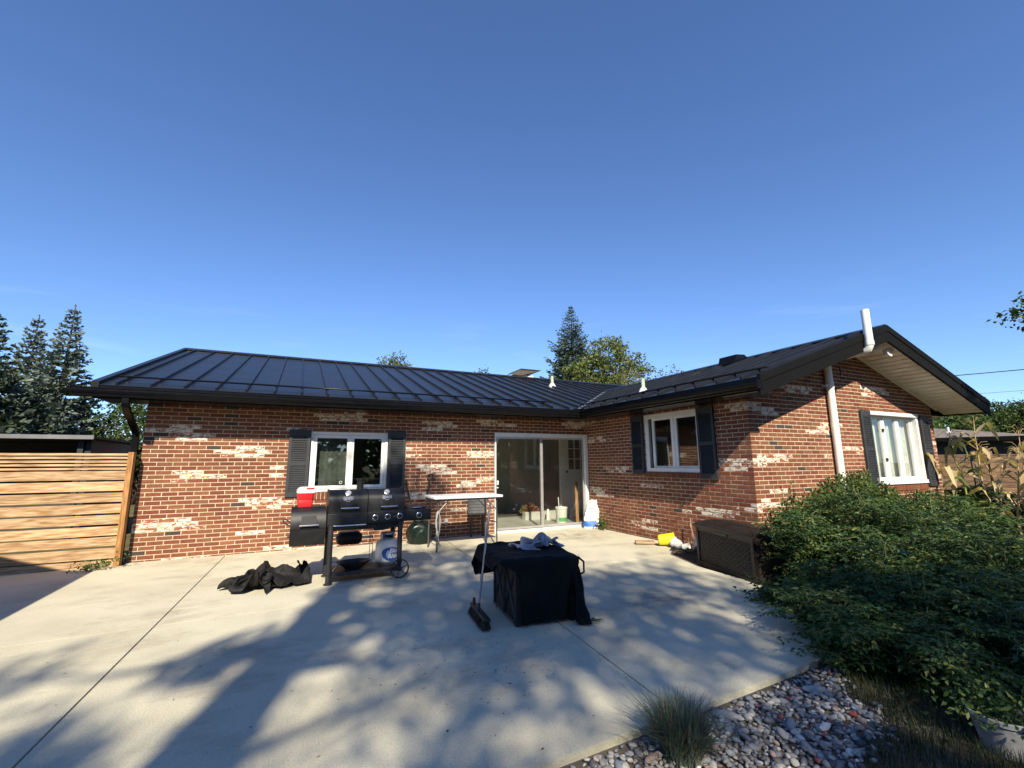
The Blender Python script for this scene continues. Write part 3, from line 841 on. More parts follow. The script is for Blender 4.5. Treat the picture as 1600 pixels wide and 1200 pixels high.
# --- shutters
def shutter(key, u0, u1, z0, z1):
    o, a, _ = WALLS[key]; W_, H_ = u1 - u0, z1 - z0
    s = MB(); t0, t1 = -.038, -.004
    s.box((0, t0, 0), (.05, t1, H_)); s.box((W_ - .05, t0, 0), (W_, t1, H_)); s.box((.05, t0, 0), (W_ - .05, t1, .085)); s.box((.05, t0, H_ - .085), (W_ - .05, t1, H_)); mid = H_ * .485
    s.box((.05, t0, mid - .03), (W_ - .05, t1, mid + .03)); s.box((.05, -.012, .085), (W_ - .05, t1, H_ - .085))
    so_ = s.build('shutter', M_SHUT, house, loc=wp(key, u0, 0, z0), rot=(0, 0, a))
    arch = MB(); pts = [(.055, H_ - .10)] + [(.055 + (W_ - .11) * i / 10, H_ - .10 + .028 * math.sin(math.pi * i / 10)) for i in range(1, 10)] + [(W_ - .055, H_ - .10)]
    arch.prism(pts + [(W_ - .055, H_ - .12), (.055, H_ - .12)], 1, t0 + .002, -.013); arch.build('shutter_arch', M_SHUT, so_)
    l = MB()
    for (b, t) in ((.09, mid - .034), (mid + .034, H_ - .122)):
        n = int((t - b) / .032); stp = (t - b) / n
        for i in range(n):
            z = b + i * stp
            l.add([(.051, -.034, z + .004), (W_ - .051, -.034, z + .004), (W_ - .051, -.013, z + stp - .002), (.051, -.013, z + stp - .002), (.051, -.034, z), (W_ - .051, -.034, z), (W_ - .051, -.0125, z + stp - .008), (.051, -.0125, z + stp - .008)],
                  [(0, 1, 2, 3), (4, 7, 6, 5), (0, 4, 5, 1), (2, 6, 7, 3)])
    tag(l.build('louvre', M_SHUT, so_), kind='stuff')
shutter('back', 2.085, 2.436, .895, 2.075); shutter('back', 3.785 + .045, 4.165, .895, 2.085)
shutter('wing', 1.615, 1.965, 1.225, 2.40); shutter('wing', 3.345, 3.70, 1.175, 2.40)
shutter('gable', 11.545 - LX, 11.885 - LX - .02, 1.0, 2.385); shutter('gable', 13.63 - LX + .03, 13.985 - LX + .02, .96, 2.36)

# --- sliding door
DW, DH = 2.415, Z0 + 31 * CH - .002
fr = MB(); fr.box((0, -.012, .0), (.028, .11, DH)); fr.box((DW - .075, -.012, .0), (DW, .11, DH)); fr.box((.028, -.012, DH - .085), (DW - .075, .11, DH)); fr.box((.028, -.004, .0), (DW - .075, .11, .045))
dr = fr.build('sliding_door', M_WHITE, house, loc=(6.10, 0, 0))
def leaf(x0, x1, y, st_l, st_r):
    l = MB(); z0, z1 = .058, DH - .087
    l.box((x0, y, z0), (x0 + st_l, y + .035, z1)); l.box((x1 - st_r, y, z0), (x1, y + .035, z1)); l.box((x0 + st_l, y, z0), (x1 - st_r, y + .035, z0 + .045)); l.box((x0 + st_l, y, z1 - .04), (x1 - st_r, y + .035, z1))
    lo = l.build('door_panel', M_ALU, dr)
    g = MB(); g.box((x0 + st_l - .003, y + .014, z0 + .042), (x1 - st_r + .003, y + .02, z1 - .037)); g.build('pane', M_DOORGLASS, dr)
    return lo
l1 = leaf(.03, 1.19, .0, .012, .06); l2 = leaf(1.14, DW - .088, .045, .06, .03)
h = MB(); h.bbox((.045, -.03, .93), (.075, .0, .955), .005); h.bbox((.045, -.025, 1.0), (.085, -.002, 1.09), .01); h.build('door_handle', M_WHITE, dr, smooth='auto')

# --- rooms behind the glass
rm = MB()
def room(x0, x1, y0, y1, z0, z1, open_y0):
    rm.add([(x0, y0, z0), (x1, y0, z0), (x1, y1, z0), (x0, y1, z0)], [(0, 1, 2, 3)], 1)
    rm.add([(x0, y0, z1), (x1, y0, z1), (x1, y1, z1), (x0, y1, z1)], [(3, 2, 1, 0)], 0)
    rm.add([(x0, y1, z0), (x1, y1, z0), (x1, y1, z1), (x0, y1, z1)], [(0, 1, 2, 3)], 0)
    rm.add([(x0, y0, z0), (x0, y1, z0), (x0, y1, z1), (x0, y0, z1)], [(0, 1, 2, 3)], 0)
    rm.add([(x1, y0, z0), (x1, y1, z0), (x1, y1, z1), (x1, y0, z1)], [(3, 2, 1, 0)], 0)
room(5.3, 11.2, .115, 3.6, .03, 2.42, True)
room(1.2, 5.2, .115, 3.6, .3, 2.42, True)
rm.build('room', [M_ROOM, M_ROOMF], house, fixn=False)
rm = MB()
rm.add([(8.64, -4.2, .2), (12.8, -4.2, .2), (12.8, .1, .2), (8.64, .1, .2)], [(0, 1, 2, 3)], 1)
rm.add([(8.64, -4.2, 2.5), (12.8, -4.2, 2.5), (12.8, .1, 2.5), (8.64, .1, 2.5)], [(3, 2, 1, 0)], 0)
rm.add([(11.2, -4.2, .2), (11.2, .1, .2), (11.2, .1, 2.5), (11.2, -4.2, 2.5)], [(3, 2, 1, 0)], 0)
rm.add([(8.64, .1, .2), (11.2, .1, .2), (11.2, .1, 2.5), (8.64, .1, 2.5)], [(3, 2, 1, 0)], 0)
rm.build('room', [M_ROOM, M_ROOMF], house, fixn=False)
# raised step and white inner door with nine small panes
d = MB()
d.box((0, 0, 0), (.15, .045, 2.03)); d.box((.75, 0, 0), (.9, .045, 2.03)); d.box((.15, 0, 0), (.75, .045, 1.06)); d.box((.15, 0, 1.9), (.75, .045, 2.03))
for i in (1, 2): d.box((.15 + .2 * i - .012, .005, 1.06), (.15 + .2 * i + .012, .04, 1.9)); d.box((.15, .006, 1.06 + .28 * i - .012), (.75, .039, 1.06 + .28 * i + .012))
d.box((-.12, -.01, 0), (0, .06, 2.15)); d.box((.9, -.01, 0), (1.0, .06, 2.15)); d.box((0, -.01, 2.03), (.9, .06, 2.15))
idr = d.build('inner_door', M_WHITE, house, loc=(8.79, 1.5, .22))
g = MB(); g.box((.15, .02, 1.06), (.75, .026, 1.9)); g.build('pane', M_GLASS, idr)
g = MB(); g.lathe([(.0, -.06), (.028, -.055), (.03, -.03), (.012, -.02), (.012, 0)], 12, (.06, 0, 1.0), M=Matrix.Rotation(-math.pi / 2, 4, 'X')); g.build('door_handle', M_BLACK, idr, smooth='auto')
g = MB(); g.box((-1.2, -.02, -.19), (2.1, .15, -.0)); g.build('step', M_ROOM, idr)
# ------------------------------------------------------------------ ground, patio
def concrete_mat():
    mt, N, L, B = base_mat('broomed_concrete')
    B.inputs['Roughness'].default_value = 0.88
    B.inputs['Specular IOR Level'].default_value = 0.25
    P = pos_node(N, L)
    n1 = N.new('ShaderNodeTexNoise'); n1.inputs['Scale'].default_value = 0.8; n1.inputs['Detail'].default_value = 9; n1.inputs['Roughness'].default_value = 0.62
    L.new(P, n1.inputs['Vector'])
    r = ramp(N, [(0.25, (0.41, 0.378, 0.285)), (0.5, (0.535, 0.497, 0.378)), (0.75, (0.61, 0.572, 0.44))])
    L.new(n1.outputs['Fac'], r.inputs['Fac'])
    # fine speckle of sand and pores
    n2 = N.new('ShaderNodeTexNoise'); n2.inputs['Scale'].default_value = 90; n2.inputs['Detail'].default_value = 5; n2.inputs['Roughness'].default_value = 0.8
    L.new(P, n2.inputs['Vector'])
    r2 = ramp(N, [(0.32, (0.50, 0.49, 0.47)), (0.47, (0.95, 0.95, 0.95)), (0.72, (1.18, 1.18, 1.17))])
    L.new(n2.outputs['Fac'], r2.inputs['Fac'])
    m1 = N.new('ShaderNodeMix'); m1.data_type = 'RGBA'; m1.blend_type = 'MULTIPLY'; m1.inputs['Factor'].default_value = 0.8
    L.new(r.outputs['Color'], m1.inputs['A']); L.new(r2.outputs['Color'], m1.inputs['B'])
    # brown and grey stains with their own shape
    mp = N.new('ShaderNodeMapping'); mp.inputs['Scale'].default_value = (0.55, 1.0, 1.0); mp.inputs['Location'].default_value = (3.1, 0.7, 0)
    L.new(P, mp.inputs['Vector'])
    n3 = N.new('ShaderNodeTexNoise'); n3.inputs['Scale'].default_value = 1.5; n3.inputs['Detail'].default_value = 10; n3.inputs['Roughness'].default_value = 0.72
    L.new(mp.outputs['Vector'], n3.inputs['Vector'])
    r3 = ramp(N, [(0.53, (0, 0, 0)), (0.70, (1, 1, 1))])
    L.new(n3.outputs['Fac'], r3.inputs['Fac'])
    m2 = N.new('ShaderNodeMix'); m2.data_type = 'RGBA'; m2.inputs['B'].default_value = (0.25, 0.20, 0.145, 1)
    k = N.new('ShaderNodeMath'); k.operation = 'MULTIPLY'; k.inputs[1].default_value = 0.58
    L.new(r3.outputs['Color'], k.inputs[0]); L.new(k.outputs[0], m2.inputs['Factor']); L.new(m1.outputs['Result'], m2.inputs['A'])
    out = m2.outputs['Result']
    # dark mildew blotches at known spots: before the door, and where a fire pit stood
    def blotch(out, c, sx_, sy_, amt, col):
        vm = N.new('ShaderNodeVectorMath'); vm.operation = 'SUBTRACT'; vm.inputs[1].default_value = (*c, 0)
        L.new(P, vm.inputs[0])
        vs_ = N.new('ShaderNodeVectorMath'); vs_.operation = 'MULTIPLY'; vs_.inputs[1].default_value = (1 / sx_, 1 / sy_, 0)
        L.new(vm.outputs[0], vs_.inputs[0])
        ln = N.new('ShaderNodeVectorMath'); ln.operation = 'LENGTH'; L.new(vs_.outputs[0], ln.inputs[0])
        mr_ = N.new('ShaderNodeMapRange'); mr_.inputs['From Min'].default_value = 1.0; mr_.inputs['From Max'].default_value = 0.15; mr_.inputs['To Max'].default_value = amt
        L.new(ln.outputs['Value'], mr_.inputs['Value'])
        nn = N.new('ShaderNodeTexNoise'); nn.inputs['Scale'].default_value = 5; nn.inputs['Detail'].default_value = 9; nn.inputs['Roughness'].default_value = 0.75
        L.new(P, nn.inputs['Vector'])
        rr_ = ramp(N, [(0.40, (0, 0, 0)), (0.62, (1, 1, 1))]); L.new(nn.outputs['Fac'], rr_.inputs['Fac'])
        mm = N.new('ShaderNodeMath'); mm.operation = 'MULTIPLY'; L.new(mr_.outputs[0], mm.inputs[0]); L.new(rr_.outputs['Color'], mm.inputs[1])
        mx = N.new('ShaderNodeMix'); mx.data_type = 'RGBA'; mx.inputs['B'].default_value = (*col, 1)
        L.new(mm.outputs[0], mx.inputs['Factor']); L.new(out, mx.inputs['A'])
        return mx.outputs['Result']
    out = blotch(out, (7.6, -0.9), 1.3, 0.9, 0.75, (0.19, 0.155, 0.115))
    out = blotch(out, (5.95, -5.05), 0.75, 0.55, 0.85, (0.13, 0.12, 0.11))
    out = blotch(out, (3.2, -3.05), 0.8, 0.35, 0.8, (0.22, 0.16, 0.11))
    out = blotch(out, (1.5, -0.45), 2.2, 0.35, 0.5, (0.25, 0.20, 0.14))
    L.new(out, B.inputs['Base Color'])
    wv = N.new('ShaderNodeMapping'); wv.inputs['Scale'].default_value = (170, 5, 5); wv.inputs['Rotation'].default_value = (0, 0, R(4))
    L.new(P, wv.inputs['Vector'])
    n4 = N.new('ShaderNodeTexNoise'); n4.inputs['Scale'].default_value = 1; n4.inputs['Detail'].default_value = 3
    L.new(wv.outputs['Vector'], n4.inputs['Vector'])
    ad = N.new('ShaderNodeMath'); ad.operation = 'MULTIPLY_ADD'; ad.inputs[1].default_value = 0.7
    L.new(n4.outputs['Fac'], ad.inputs[0]); L.new(n2.outputs['Fac'], ad.inputs[2])
    b = N.new('ShaderNodeBump'); b.inputs['Strength'].default_value = 0.6; b.inputs['Distance'].default_value = 0.007
    L.new(ad.outputs[0], b.inputs['Height']); L.new(b.outputs['Normal'], B.inputs['Normal'])
    return mt
M_CONC = concrete_mat()
M_SOIL = mat('soil', (0.10, 0.082, 0.062), 0.95, var=0.35, scale=3, bump=0.6, bscale=30, spec=0.1)
M_DRYG = mat('dry_ground', (0.11, 0.095, 0.045), 0.95, var=0.4, scale=1.2, bump=0.6, bscale=25, spec=0.1)
g = MB()
xs_ = [-400, -60, -12, 3.0, 8.0, 30, 400]; ys_ = [-400, -60, -12, -7.0, 0, 30, 400]
g.grid([[(x, y, -0.10) for x in xs_] for y in ys_])
tag(g.build('ground', M_DRYG), kind='structure')

GZ = 0.0
patio = MB()
patio.box((-9.0, -6.55, -0.095), (7.2, -0.2, -0.03))
patio.box((0.1, -0.25, -0.095), (8.4, -0.002, -0.03))
patio = patio.build('patio', M_SOIL); tag(patio, kind='structure')
def lerp2(p, q, t): return (p[0] + (q[0] - p[0]) * t, p[1] + (q[1] - p[1]) * t)
def cslab(poly):
    """one cast slab with slightly rounded arrises"""
    bm = bmesh.new()
    n = len(poly)
    cx = sum(p[0] for p in poly) / n; cy = sum(p[1] for p in poly) / n
    bt = [bm.verts.new((x, y, -0.094)) for x, y in poly]; tp = [bm.verts.new((x, y, 0)) for x, y in poly]
    bm.faces.new(tp); bm.faces.new(bt[::-1])
    for i in range(n): bm.faces.new((bt[i], bt[(i + 1) % n], tp[(i + 1) % n], tp[i]))
    bmesh.ops.recalc_face_normals(bm, faces=bm.faces[:])
    te = [e for e in bm.edges if e.verts[0].co.z > -.01 and e.verts[1].co.z > -.01]
    bmesh.ops.bevel(bm, geom=te, offset=0.0006, segments=1, affect='EDGES', profile=0.5)
    me = bpy.data.meshes.new('concrete_slab'); bm.to_mesh(me); bm.free(); me.materials.append(M_CONC)
    link('concrete_slab', me, patio)
g_ = 0.007; k_ = 0.005
cslab([(-9, -3.96 + k_), (1.13 - g_, -3.60 + k_), (1.285 - g_, -0.03), (0.02, -0.03), (0.02, -0.22), (-9, -0.22)])
cslab([(1.13 + g_, -3.60 + k_), (4.675 - g_, -3.455 + k_), (4.965 - g_, -0.008), (1.285 + g_, -0.008)])
cslab([(4.675 + g_, -3.455 + k_), (7.74, -3.30 + k_), (8.50, -2.62), (8.515, -0.008), (4.965 + g_, -0.008)])
cslab([(-9, -7.42), (0.985 - g_, -6.975), (1.13 - g_, -3.60 - k_), (-9, -3.96 - k_)])
cslab([(0.985 + g_, -6.975), (4.335 - g_, -6.815), (4.675 - g_, -3.455 - k_), (1.13 + g_, -3.60 - k_)])
cslab([(4.335 + g_, -6.815), (7.05, -6.67), (7.38, -5.0), (7.46, -4.1), (7.735, -3.31 - k_), (4.675 + g_, -3.455 - k_)])
# bare soil strip beside the wing
mb = MB(); mb.add([(7.44, -4.2, -.055), (8.6, -4.6, -.055), (8.6, -2.55, -.03), (8.45, -2.6, -.03), (7.72, -3.31, -.03)], [(0, 1, 2, 3, 4)])
tag(mb.build('soil_bed', M_SOIL), kind='structure')

# pebbles
PCOL = [(0.24, 0.23, 0.22), (0.34, 0.32, 0.29), (0.13, 0.13, 0.135), (0.43, 0.395, 0.345), (0.068, 0.066, 0.069), (0.25, 0.185, 0.155), (0.18, 0.20, 0.225), (0.54, 0.515, 0.47), (0.26, 0.06, 0.045)]
M_PEB = [mat('pebble_%s' % n, c, 0.7, var=0.18, scale=30, bump=0.25, bscale=120) for n, c in zip('abcdefghi', PCOL)]
rg = np.random.default_rng(11)
def ico(sub):
    bm = bmesh.new(); bmesh.ops.create_icosphere(bm, subdivisions=sub, radius=1)
    V = np.array([v.co[:] for v in bm.verts]); Fc = np.array([[v.index for v in f.verts] for f in bm.faces]); bm.free(); return V, Fc
IV, IF = ico(2); IV1, IF1 = ico(1)
def stone_shape():
    s = np.array([1.0, rg.uniform(.6, .9), rg.uniform(.38, .62)])
    ph = rg.uniform(0, 6, (3, 3))
    d = 1 + 0.13 * np.sin(IV @ (rg.normal(size=(3, 3)) * 1.6) + ph[0]).sum(1, keepdims=True) * .6
    return IV * d * s
SH = [stone_shape() for _ in range(12)]
bed = MB(); bed.add([(-1, -9.6, -.042), (7.9, -9.6, -.042), (7.9, -6.2, -.042), (6.0, -6.6, -.042), (-1, -6.85, -.042)], [(0, 1, 2, 3, 4)])
bed.add([(9.8, -6.6, -.088), (13.6, -6.6, -.088), (13.6, -4.6, -.088), (9.8, -4.6, -.088)], [(0, 1, 2, 3)])
bed = bed.build('gravel_bed', M_SOIL); tag(bed, kind='structure')
cand = []
for lay in range(2):
    st = 0.0345
    for i in range(int(4.6 / st)):
        for j in range(int(2.0 / st)):
            x = 2.75 + i * st + rg.normal() * .012; y = -8.55 + j * st * .98 + rg.normal() * .012
            edge = -6.985 + 0.052 * (x - 1) - .035
            if y > edge - .01: continue
            if x > 7.2 or (y < -6.9 and x > 5.75 + .85 * (y + 6.9) + .06 * math.sin(y * 17) + .05 * rg.normal()): continue
            if y < -7.50 + .10 * (x - 5.2) + .05 * math.sin(x * 9) + .04 * rg.normal() and x > 3.9: continue
            if lay == 1 and rg.random() > .62: continue
            cand.append((x, y, -.036 + lay * .014 + rg.normal() * .004))
peb = []
for (x, y, z) in cand:
    s = .0155 * math.exp(rg.normal() * .36); s = min(max(s, .011), .042)
    ci = int(rg.choice(9, p=[.22, .16, .18, .07, .10, .07, .14, .04, .02]))
    q = project((x, y, z)); pix = 0
    if q and -20 < q[0] < 1620 and q[1] < 1215: pix = s / (Vector((x, y, z)) - CAM).length
    peb.append((pix, x, y, z, s, ci, int(rg.integers(12)), rg.uniform(0, 6.28), rg.normal() * .25, rg.normal() * .25))
for (x, y, s, ci, an) in ((4.60, -6.93, .075, 1, 2.2), (5.38, -6.97, .07, 1, -.5), (4.85, -7.15, .06, 6, .6), (3.73, -7.02, .055, 6, 1.2), (3.93, -7.03, .05, 5, .3), (5.0, -7.25, .05, 7, .2), (4.72, -7.32, .055, 0, 1)):
    peb.append((9, x, y, -.022, s, ci, 3, an, .1, .05))
peb.sort(key=lambda t: -t[0])
SM = {}
for n_, (pix, x, y, z, s, ci, sh, a, t1, t2) in enumerate(peb):
    if n_ >= 298 or pix <= 0: break
    if (sh, ci) not in SM: SM[(sh, ci)] = fastmesh('pebble', SH[sh], IF, M_PEB[ci], smooth=True)
    b = link('pebble', SM[(sh, ci)], bed, (x, y, z), (t1, t2, a)); b.scale = (s, s, s) if pix < 9 else (s * 1.25, s * .62, s * .6)
Vs, Fs, Ms = [], [], []; nb = 0
for (pix, x, y, z, s, ci, sh, a, t1, t2) in peb[n_:]:
    Mx = np.array(Matrix.Rotation(a, 3, 'Z') @ Matrix.Rotation(t1, 3, 'X') @ Matrix.Rotation(t2, 3, 'Y'))
    Vs.append(SH[sh] @ Mx.T * s + (x, y, z)); Fs.append(IF + nb); nb += len(IV); Ms.append(np.full(len(IF), ci))
for i in range(1500):     # pale stones lying in the sun further back
    x, y = rg.uniform(10.3, 13.0), rg.uniform(-6.4, -4.75); s = .03 * math.exp(rg.normal() * .3); ci = int(rg.choice([1, 3, 7, 7, 0, 3]))
    Vs.append(IV1 * np.array([1, .8, .55]) * s + (x, y, -.075)); Fs.append(IF1 + nb); nb += len(IV1); Ms.append(np.full(len(IF1), ci))
tag(link('pebbles', fastmesh('pebbles', np.concatenate(Vs), np.concatenate(Fs), M_PEB, mi=np.concatenate(Ms), smooth=True), bed), kind='stuff')

# bits of leaf and grit blown about the concrete
Pn = []
for i in range(620):
    if i >= 420:
        x, y = rg.uniform(2.9, 6.2), rg.uniform(-7.7, -6.85)
        if y < -6.98 + .05 * x - .3: Pn.append((x, y, -.005))
        continue
    if i < 260: x, y = rg.uniform(-.4, 7.2), rg.uniform(-6.8, -.1)
    else: x, y = 3.75 + rg.normal() * .5, -5.6 + rg.normal() * .45
    if y < -6.95 + .05 * x: continue
    Pn.append((x, y, .004))
Pn = np.array(Pn); Dn = rg.normal(size=(len(Pn), 3)) * (1, 1, .12)
V, Fc = leaf_arrays(Pn, Dn, rg.uniform(.006, .026, len(Pn)), rg.uniform(.002, .006, len(Pn)), rg, flat=np.tile([0, 0, 1.0], (len(Pn), 1)))
V[:, 2] = np.where(V[:, 1] > -6.75, np.maximum(V[:, 2], .003), V[:, 2])
tag(link('leaf_litter', fastmesh('leaf_litter', V, Fc, mat('dead_leaf', (.10, .06, .03), .9, var=.4, scale=20))), kind='stuff')

# ------------------------------------------------------------------ garden fence, left
M_PINE = wood_mat('pine_board', (0.27, 0.145, 0.062), (0.54, 0.375, 0.215), 0)
M_POST = wood_mat('pine_post', (0.22, 0.10, 0.03), (0.42, 0.22, 0.08), 2)
fence = thing('slat_fence', 'tall fence of orange pine boards beside the left corner of the house', 'fence', (-.05, -.2, 0))
zs_ = [(1.607, 1.640), (1.556, 1.589), (1.501, 1.534), (1.452, 1.483), (1.397, 1.428), (1.248, 1.380), (1.085, 1.222), (.923, 1.058), (.761, .894), (.601, .735), (.441, .572), (.293, .420), (.114, .262), (-.045, .094)]
rf = random.Random(5)
for (z0, z1) in zs_:
    b = MB(); b.bbox((-3.4, -.012, z0), (-.052, .012, z1), .003)
    b.build('board', M_PINE, fence, loc=(0, rf.uniform(-.002, .002), 0), rot=(0, rf.uniform(-.0015, .0015), 0))
for (x, w) in ((-.052, .070), (-1.75, .09), (-3.4, .09)):
    b = MB(); 
    if x > -1: b.bbox((x, -.055, -.09), (x + w, .075, 1.66), .004)
    else: b.bbox((x, .013, -.09), (x + w, .10, 1.62), .004)
    b.build('post', M_POST, fence)

# black shed beyond the fence
shed = thing('garden_shed', 'low black shed with a flat roof behind the pine fence', 'shed', (-3.8, 4.6, 0))
M_SHED = mat('black_cladding', (0.016, 0.017, 0.020), 0.6, var=0.3, scale=2)
b = MB(); b.box((-3.4, 1.35, -.1), (2.2, 1.45, 1.99)); b.box((2.1, -1.45, -.1), (2.2, 1.35, 1.985)); b.box((-3.4, -1.4, -.1), (-3.3, 1.35, 1.98)); b.build('wall', M_SHED, shed)
b = MB(); b.box((-3.6, -1.68, 2.0), (2.3, 1.7, 2.045)); b.build('roof', M_SHED, shed)
b = MB(); b.box((-3.6, -1.73, 1.985), (2.3, -1.685, 2.065)); b.build('fascia', mat('grey_edge', (.16, .16, .165), .4, var=.2, scale=2), shed)
for x in (-3.2, -.6, 2.0):
    b = MB(); b.box((x, -1.5, -.1), (x + .09, -1.41, 1.995)); b.build('post', M_SHED, shed)
b = MB(); b.box((.2, -.2, -.1), (1.6, .9, .95)); b.box((.3, -.3, .9), (1.5, .9, 1.0)); b.build('workbench', mat('dark_wood', (.05, .04, .03), .8, var=.3), shed)

# detached garage standing outside the left edge of the picture (its roof shades the fence foot)
gar = thing('detached_garage', 'pale detached garage with a shallow gable roof left of the patio', 'garage', (-4.6, -7.2, 0))
GPX, GPY, GPZ = -1.18, -3.35, 2.36      # eave corner towards the house
b = MB(); b.box((-2.7, -3.3, -.1), (3.05, 3.45, 2.25)); b.prism([(-2.7, 2.25), (3.05, 2.25), (.2, 3.25)], 1, 3.36, 3.45); b.prism([(-2.7, 2.25), (3.05, 2.25), (.2, 3.25)], 1, -3.3, -3.2)
b.build('wall', mat('pale_siding', (.42, .41, .38), .7, var=.08), gar)
b = MB(); ox, oy = GPX + 4.6, GPY + 7.2
for (xa, za, xb_, zb_) in ((ox, GPZ, .2, GPZ + .37 * (ox - .2)), (.2, GPZ + .37 * (ox - .2), -3.0, GPZ)):
    b.add([(xa, oy, za), (xb_, oy, zb_), (xb_, -3.7, zb_), (xa, -3.7, za), (xa, oy, za - .12), (xb_, oy, zb_ - .12), (xb_, -3.7, zb_ - .12), (xa, -3.7, za - .12)],
          [(0, 1, 2, 3), (7, 6, 5, 4), (0, 4, 5, 1), (2, 6, 7, 3), (3, 7, 4, 0), (1, 5, 6, 2)])
b.build('roof', mat('grey_shingle_roof', (.09, .085, .08), .9, var=.3, scale=6), gar)
# ------------------------------------------------------------------ barbecue
M_GRILL = mat('black_enamel', (0.0095, 0.0095, 0.0105), 0.42, var=0.3, scale=9, dirt=(0.028, 0.026, 0.024), spec=.4, bump=0.08, bscale=200)
M_GRILL2 = mat('grey_black_panel', (0.014, 0.015, 0.018), 0.45, var=0.25, scale=7, dirt=(0.035, 0.035, 0.035), spec=.4)
M_CHROME = mat('chrome', (0.62, 0.62, 0.62), 0.22, metal=1.0, var=0.1)
M_STEELD = mat('dark_steel', (0.032, 0.032, 0.034), 0.5, metal=0.3, var=0.3, scale=12)
M_PLATE = mat('badge_silver', (0.55, 0.56, 0.58), 0.35, metal=0.7, var=0.1)
bbq = thing('barbecue', 'black combination barbecue with two lids, side firebox, gas knobs and spoked wheels', 'barbecue', (3.1, -2.5, 0))
lid_prof = [(-.25, .845), (-.252, .93), (-.25, 1.0), (-.238, 1.04), (-.212, 1.078), (-.165, 1.105), (-.09, 1.12), (.0, 1.125), (.10, 1.118), (.18, 1.085), (.235, 1.02), (.25, .93), (.25, .845)]
def lid(x0, x1):
    l = MB(); l.prism(lid_prof, 0, x0 + .008, x1 - .008)
    rim = [(y * 1.02 - .001, z + .008 if z > .9 else z) for y, z in lid_prof]
    l.prism(rim, 0, x0, x0 + .009); l.prism(rim, 0, x1 - .009, x1)
    l.box((x0 + .002, -.262, .838), (x1 - .002, -.245, .862))
    return l.build('lid', M_GRILL, bbq, smooth='auto')
for (x0, x1, hx0, hx1, cx) in ((-.478, -.004, -.335, -.115, -.245), (.006, .487, .16, .375, .245)):
    lo = lid(x0, x1)
    h = MB(); h.tube([(hx0, -.305, .905), (hx1, -.305, .905)], .0105, 10); h.build('lid_handle', M_CHROME, lo, smooth='auto')
    h = MB()
    for hx in (hx0 + .012, hx1 - .012): h.add([(hx - .006, -.30, .893), (hx + .006, -.30, .893), (hx + .006, -.252, .885), (hx - .006, -.252, .885), (hx - .006, -.30, .917), (hx + .006, -.30, .917), (hx + .004, -.25, .985), (hx - .004, -.25, .985)], [(0, 3, 2, 1), (4, 5, 6, 7), (0, 1, 5, 4), (1, 2, 6, 5), (2, 3, 7, 6), (3, 0, 4, 7)])
    h.build('handle_bracket', M_GRILL, lo)
    Mb = Matrix.Translation((cx, -.2545, 1.022)) @ Matrix.Rotation(R(90 - 9), 4, 'X')
    b = MB(); W_, H_ = .058, .030
    pts = [(-W_, -H_ * .55), (-W_ * .55, -H_ * .7), (-W_ * .3, -H_ * 1.25), (W_ * .3, -H_ * 1.25), (W_ * .55, -H_ * .7), (W_, -H_ * .55), (W_, H_ * .75), (W_ * .5, H_ * .8), (W_ * .3, H_ * 1.1), (-W_ * .3, H_ * 1.1), (-W_ * .5, H_ * .8), (-W_, H_ * .75)]
    for sc, zz_, mi_ in ((1.0, .002, 0), (.88, .0035, 1)):
        q = [Mb @ Vector((x * sc, y * sc, zz_)) for x, y in pts]; q0 = [Mb @ Vector((x * sc, y * sc, -.003)) for x, y in pts]; n = len(pts)
        b.add(q + q0, [tuple(range(n))] + [(i, n + i, n + (i + 1) % n, (i + 1) % n) for i in range(n)], mi_)
    tv, tf = text_mesh("JOE'S", .040, .0012)
    b.add([Mb @ Vector((v.x, v.y - .002, .0048)) for v in tv], tf, 0)
    b.build('badge', [M_PLATE, M_GRILL], lo, fixn=False)
    Mt = Matrix.Translation((cx, -.205, 1.085)) @ Matrix.Rotation(R(52), 4, 'X')
    t = MB(); t.lathe([(.040, -.01), (.040, .014), (.034, .016), (.034, .012)], 20, M=Mt.to_3x3(), c=Mt.translation, mi=0); t.lathe([(.0335, .0125), (.0, .0128)], 20, M=Mt.to_3x3(), c=Mt.translation, mi=1, capb=False, capt=False)
    tv, tf = text_mesh("300", .016, .0004); t.add([Mt @ Vector((v.x, v.y, .0145)) for v in tv], tf, 2)
    t.add([Mt @ Vector(q) for q in ((-.002, -.022, .0146), (.002, -.022, .0146), (.0005, .01, .0146), (-.0005, .01, .0146))], [(0, 1, 2, 3)], 2)
    t.build('thermometer', [M_CHROME, mat('dial_face', (.25, .25, .26), .4), M_PLATE], lo, fixn=False)
b = MB(); b.prism([(-.24, .843), (.24, .843), (.235, .72), (.15, .62), (-.05, .60), (-.18, .66)], 0, -.476, .485); b.build('barrel', M_GRILL, bbq)
b = MB(); b.bbox((-.485, -.297, .705), (-.0, -.262, .838), .004); b.build('control_panel', M_GRILL2, bbq)
b = MB(); b.bbox((.004, -.300, .706), (.487, -.262, .842), .004); b.build('control_panel', M_GRILL2, bbq)
b = MB(); b.bbox((.489, -.300, .704), (.835, -.262, .850), .004); b.bbox((.489, -.262, .79), (.835, .2, .850), .004); b.bbox((.53, -.2, .849), (.79, .16, .872), .008); b.tube([(.60, -.225, .868), (.72, -.225, .868)], .007, 8, 1); b.build('side_burner', [M_GRILL2, M_CHROME], bbq, smooth='auto')
kn = MB(); Rx = Matrix.Rotation(R(90), 3, 'X')
kn.lathe([(.038, 0), (.038, .008), (.031, .012), (.031, .006)], 22, M=Rx, mi=1); kn.lathe([(.025, .008), (.023, .034), (.019, .037)], 18, M=Rx); kn.box((-.006, -.045, -.022), (.006, -.03, .022))
kme = kn.mesh('knob', [M_BLACK, M_CHROME], smooth='auto')
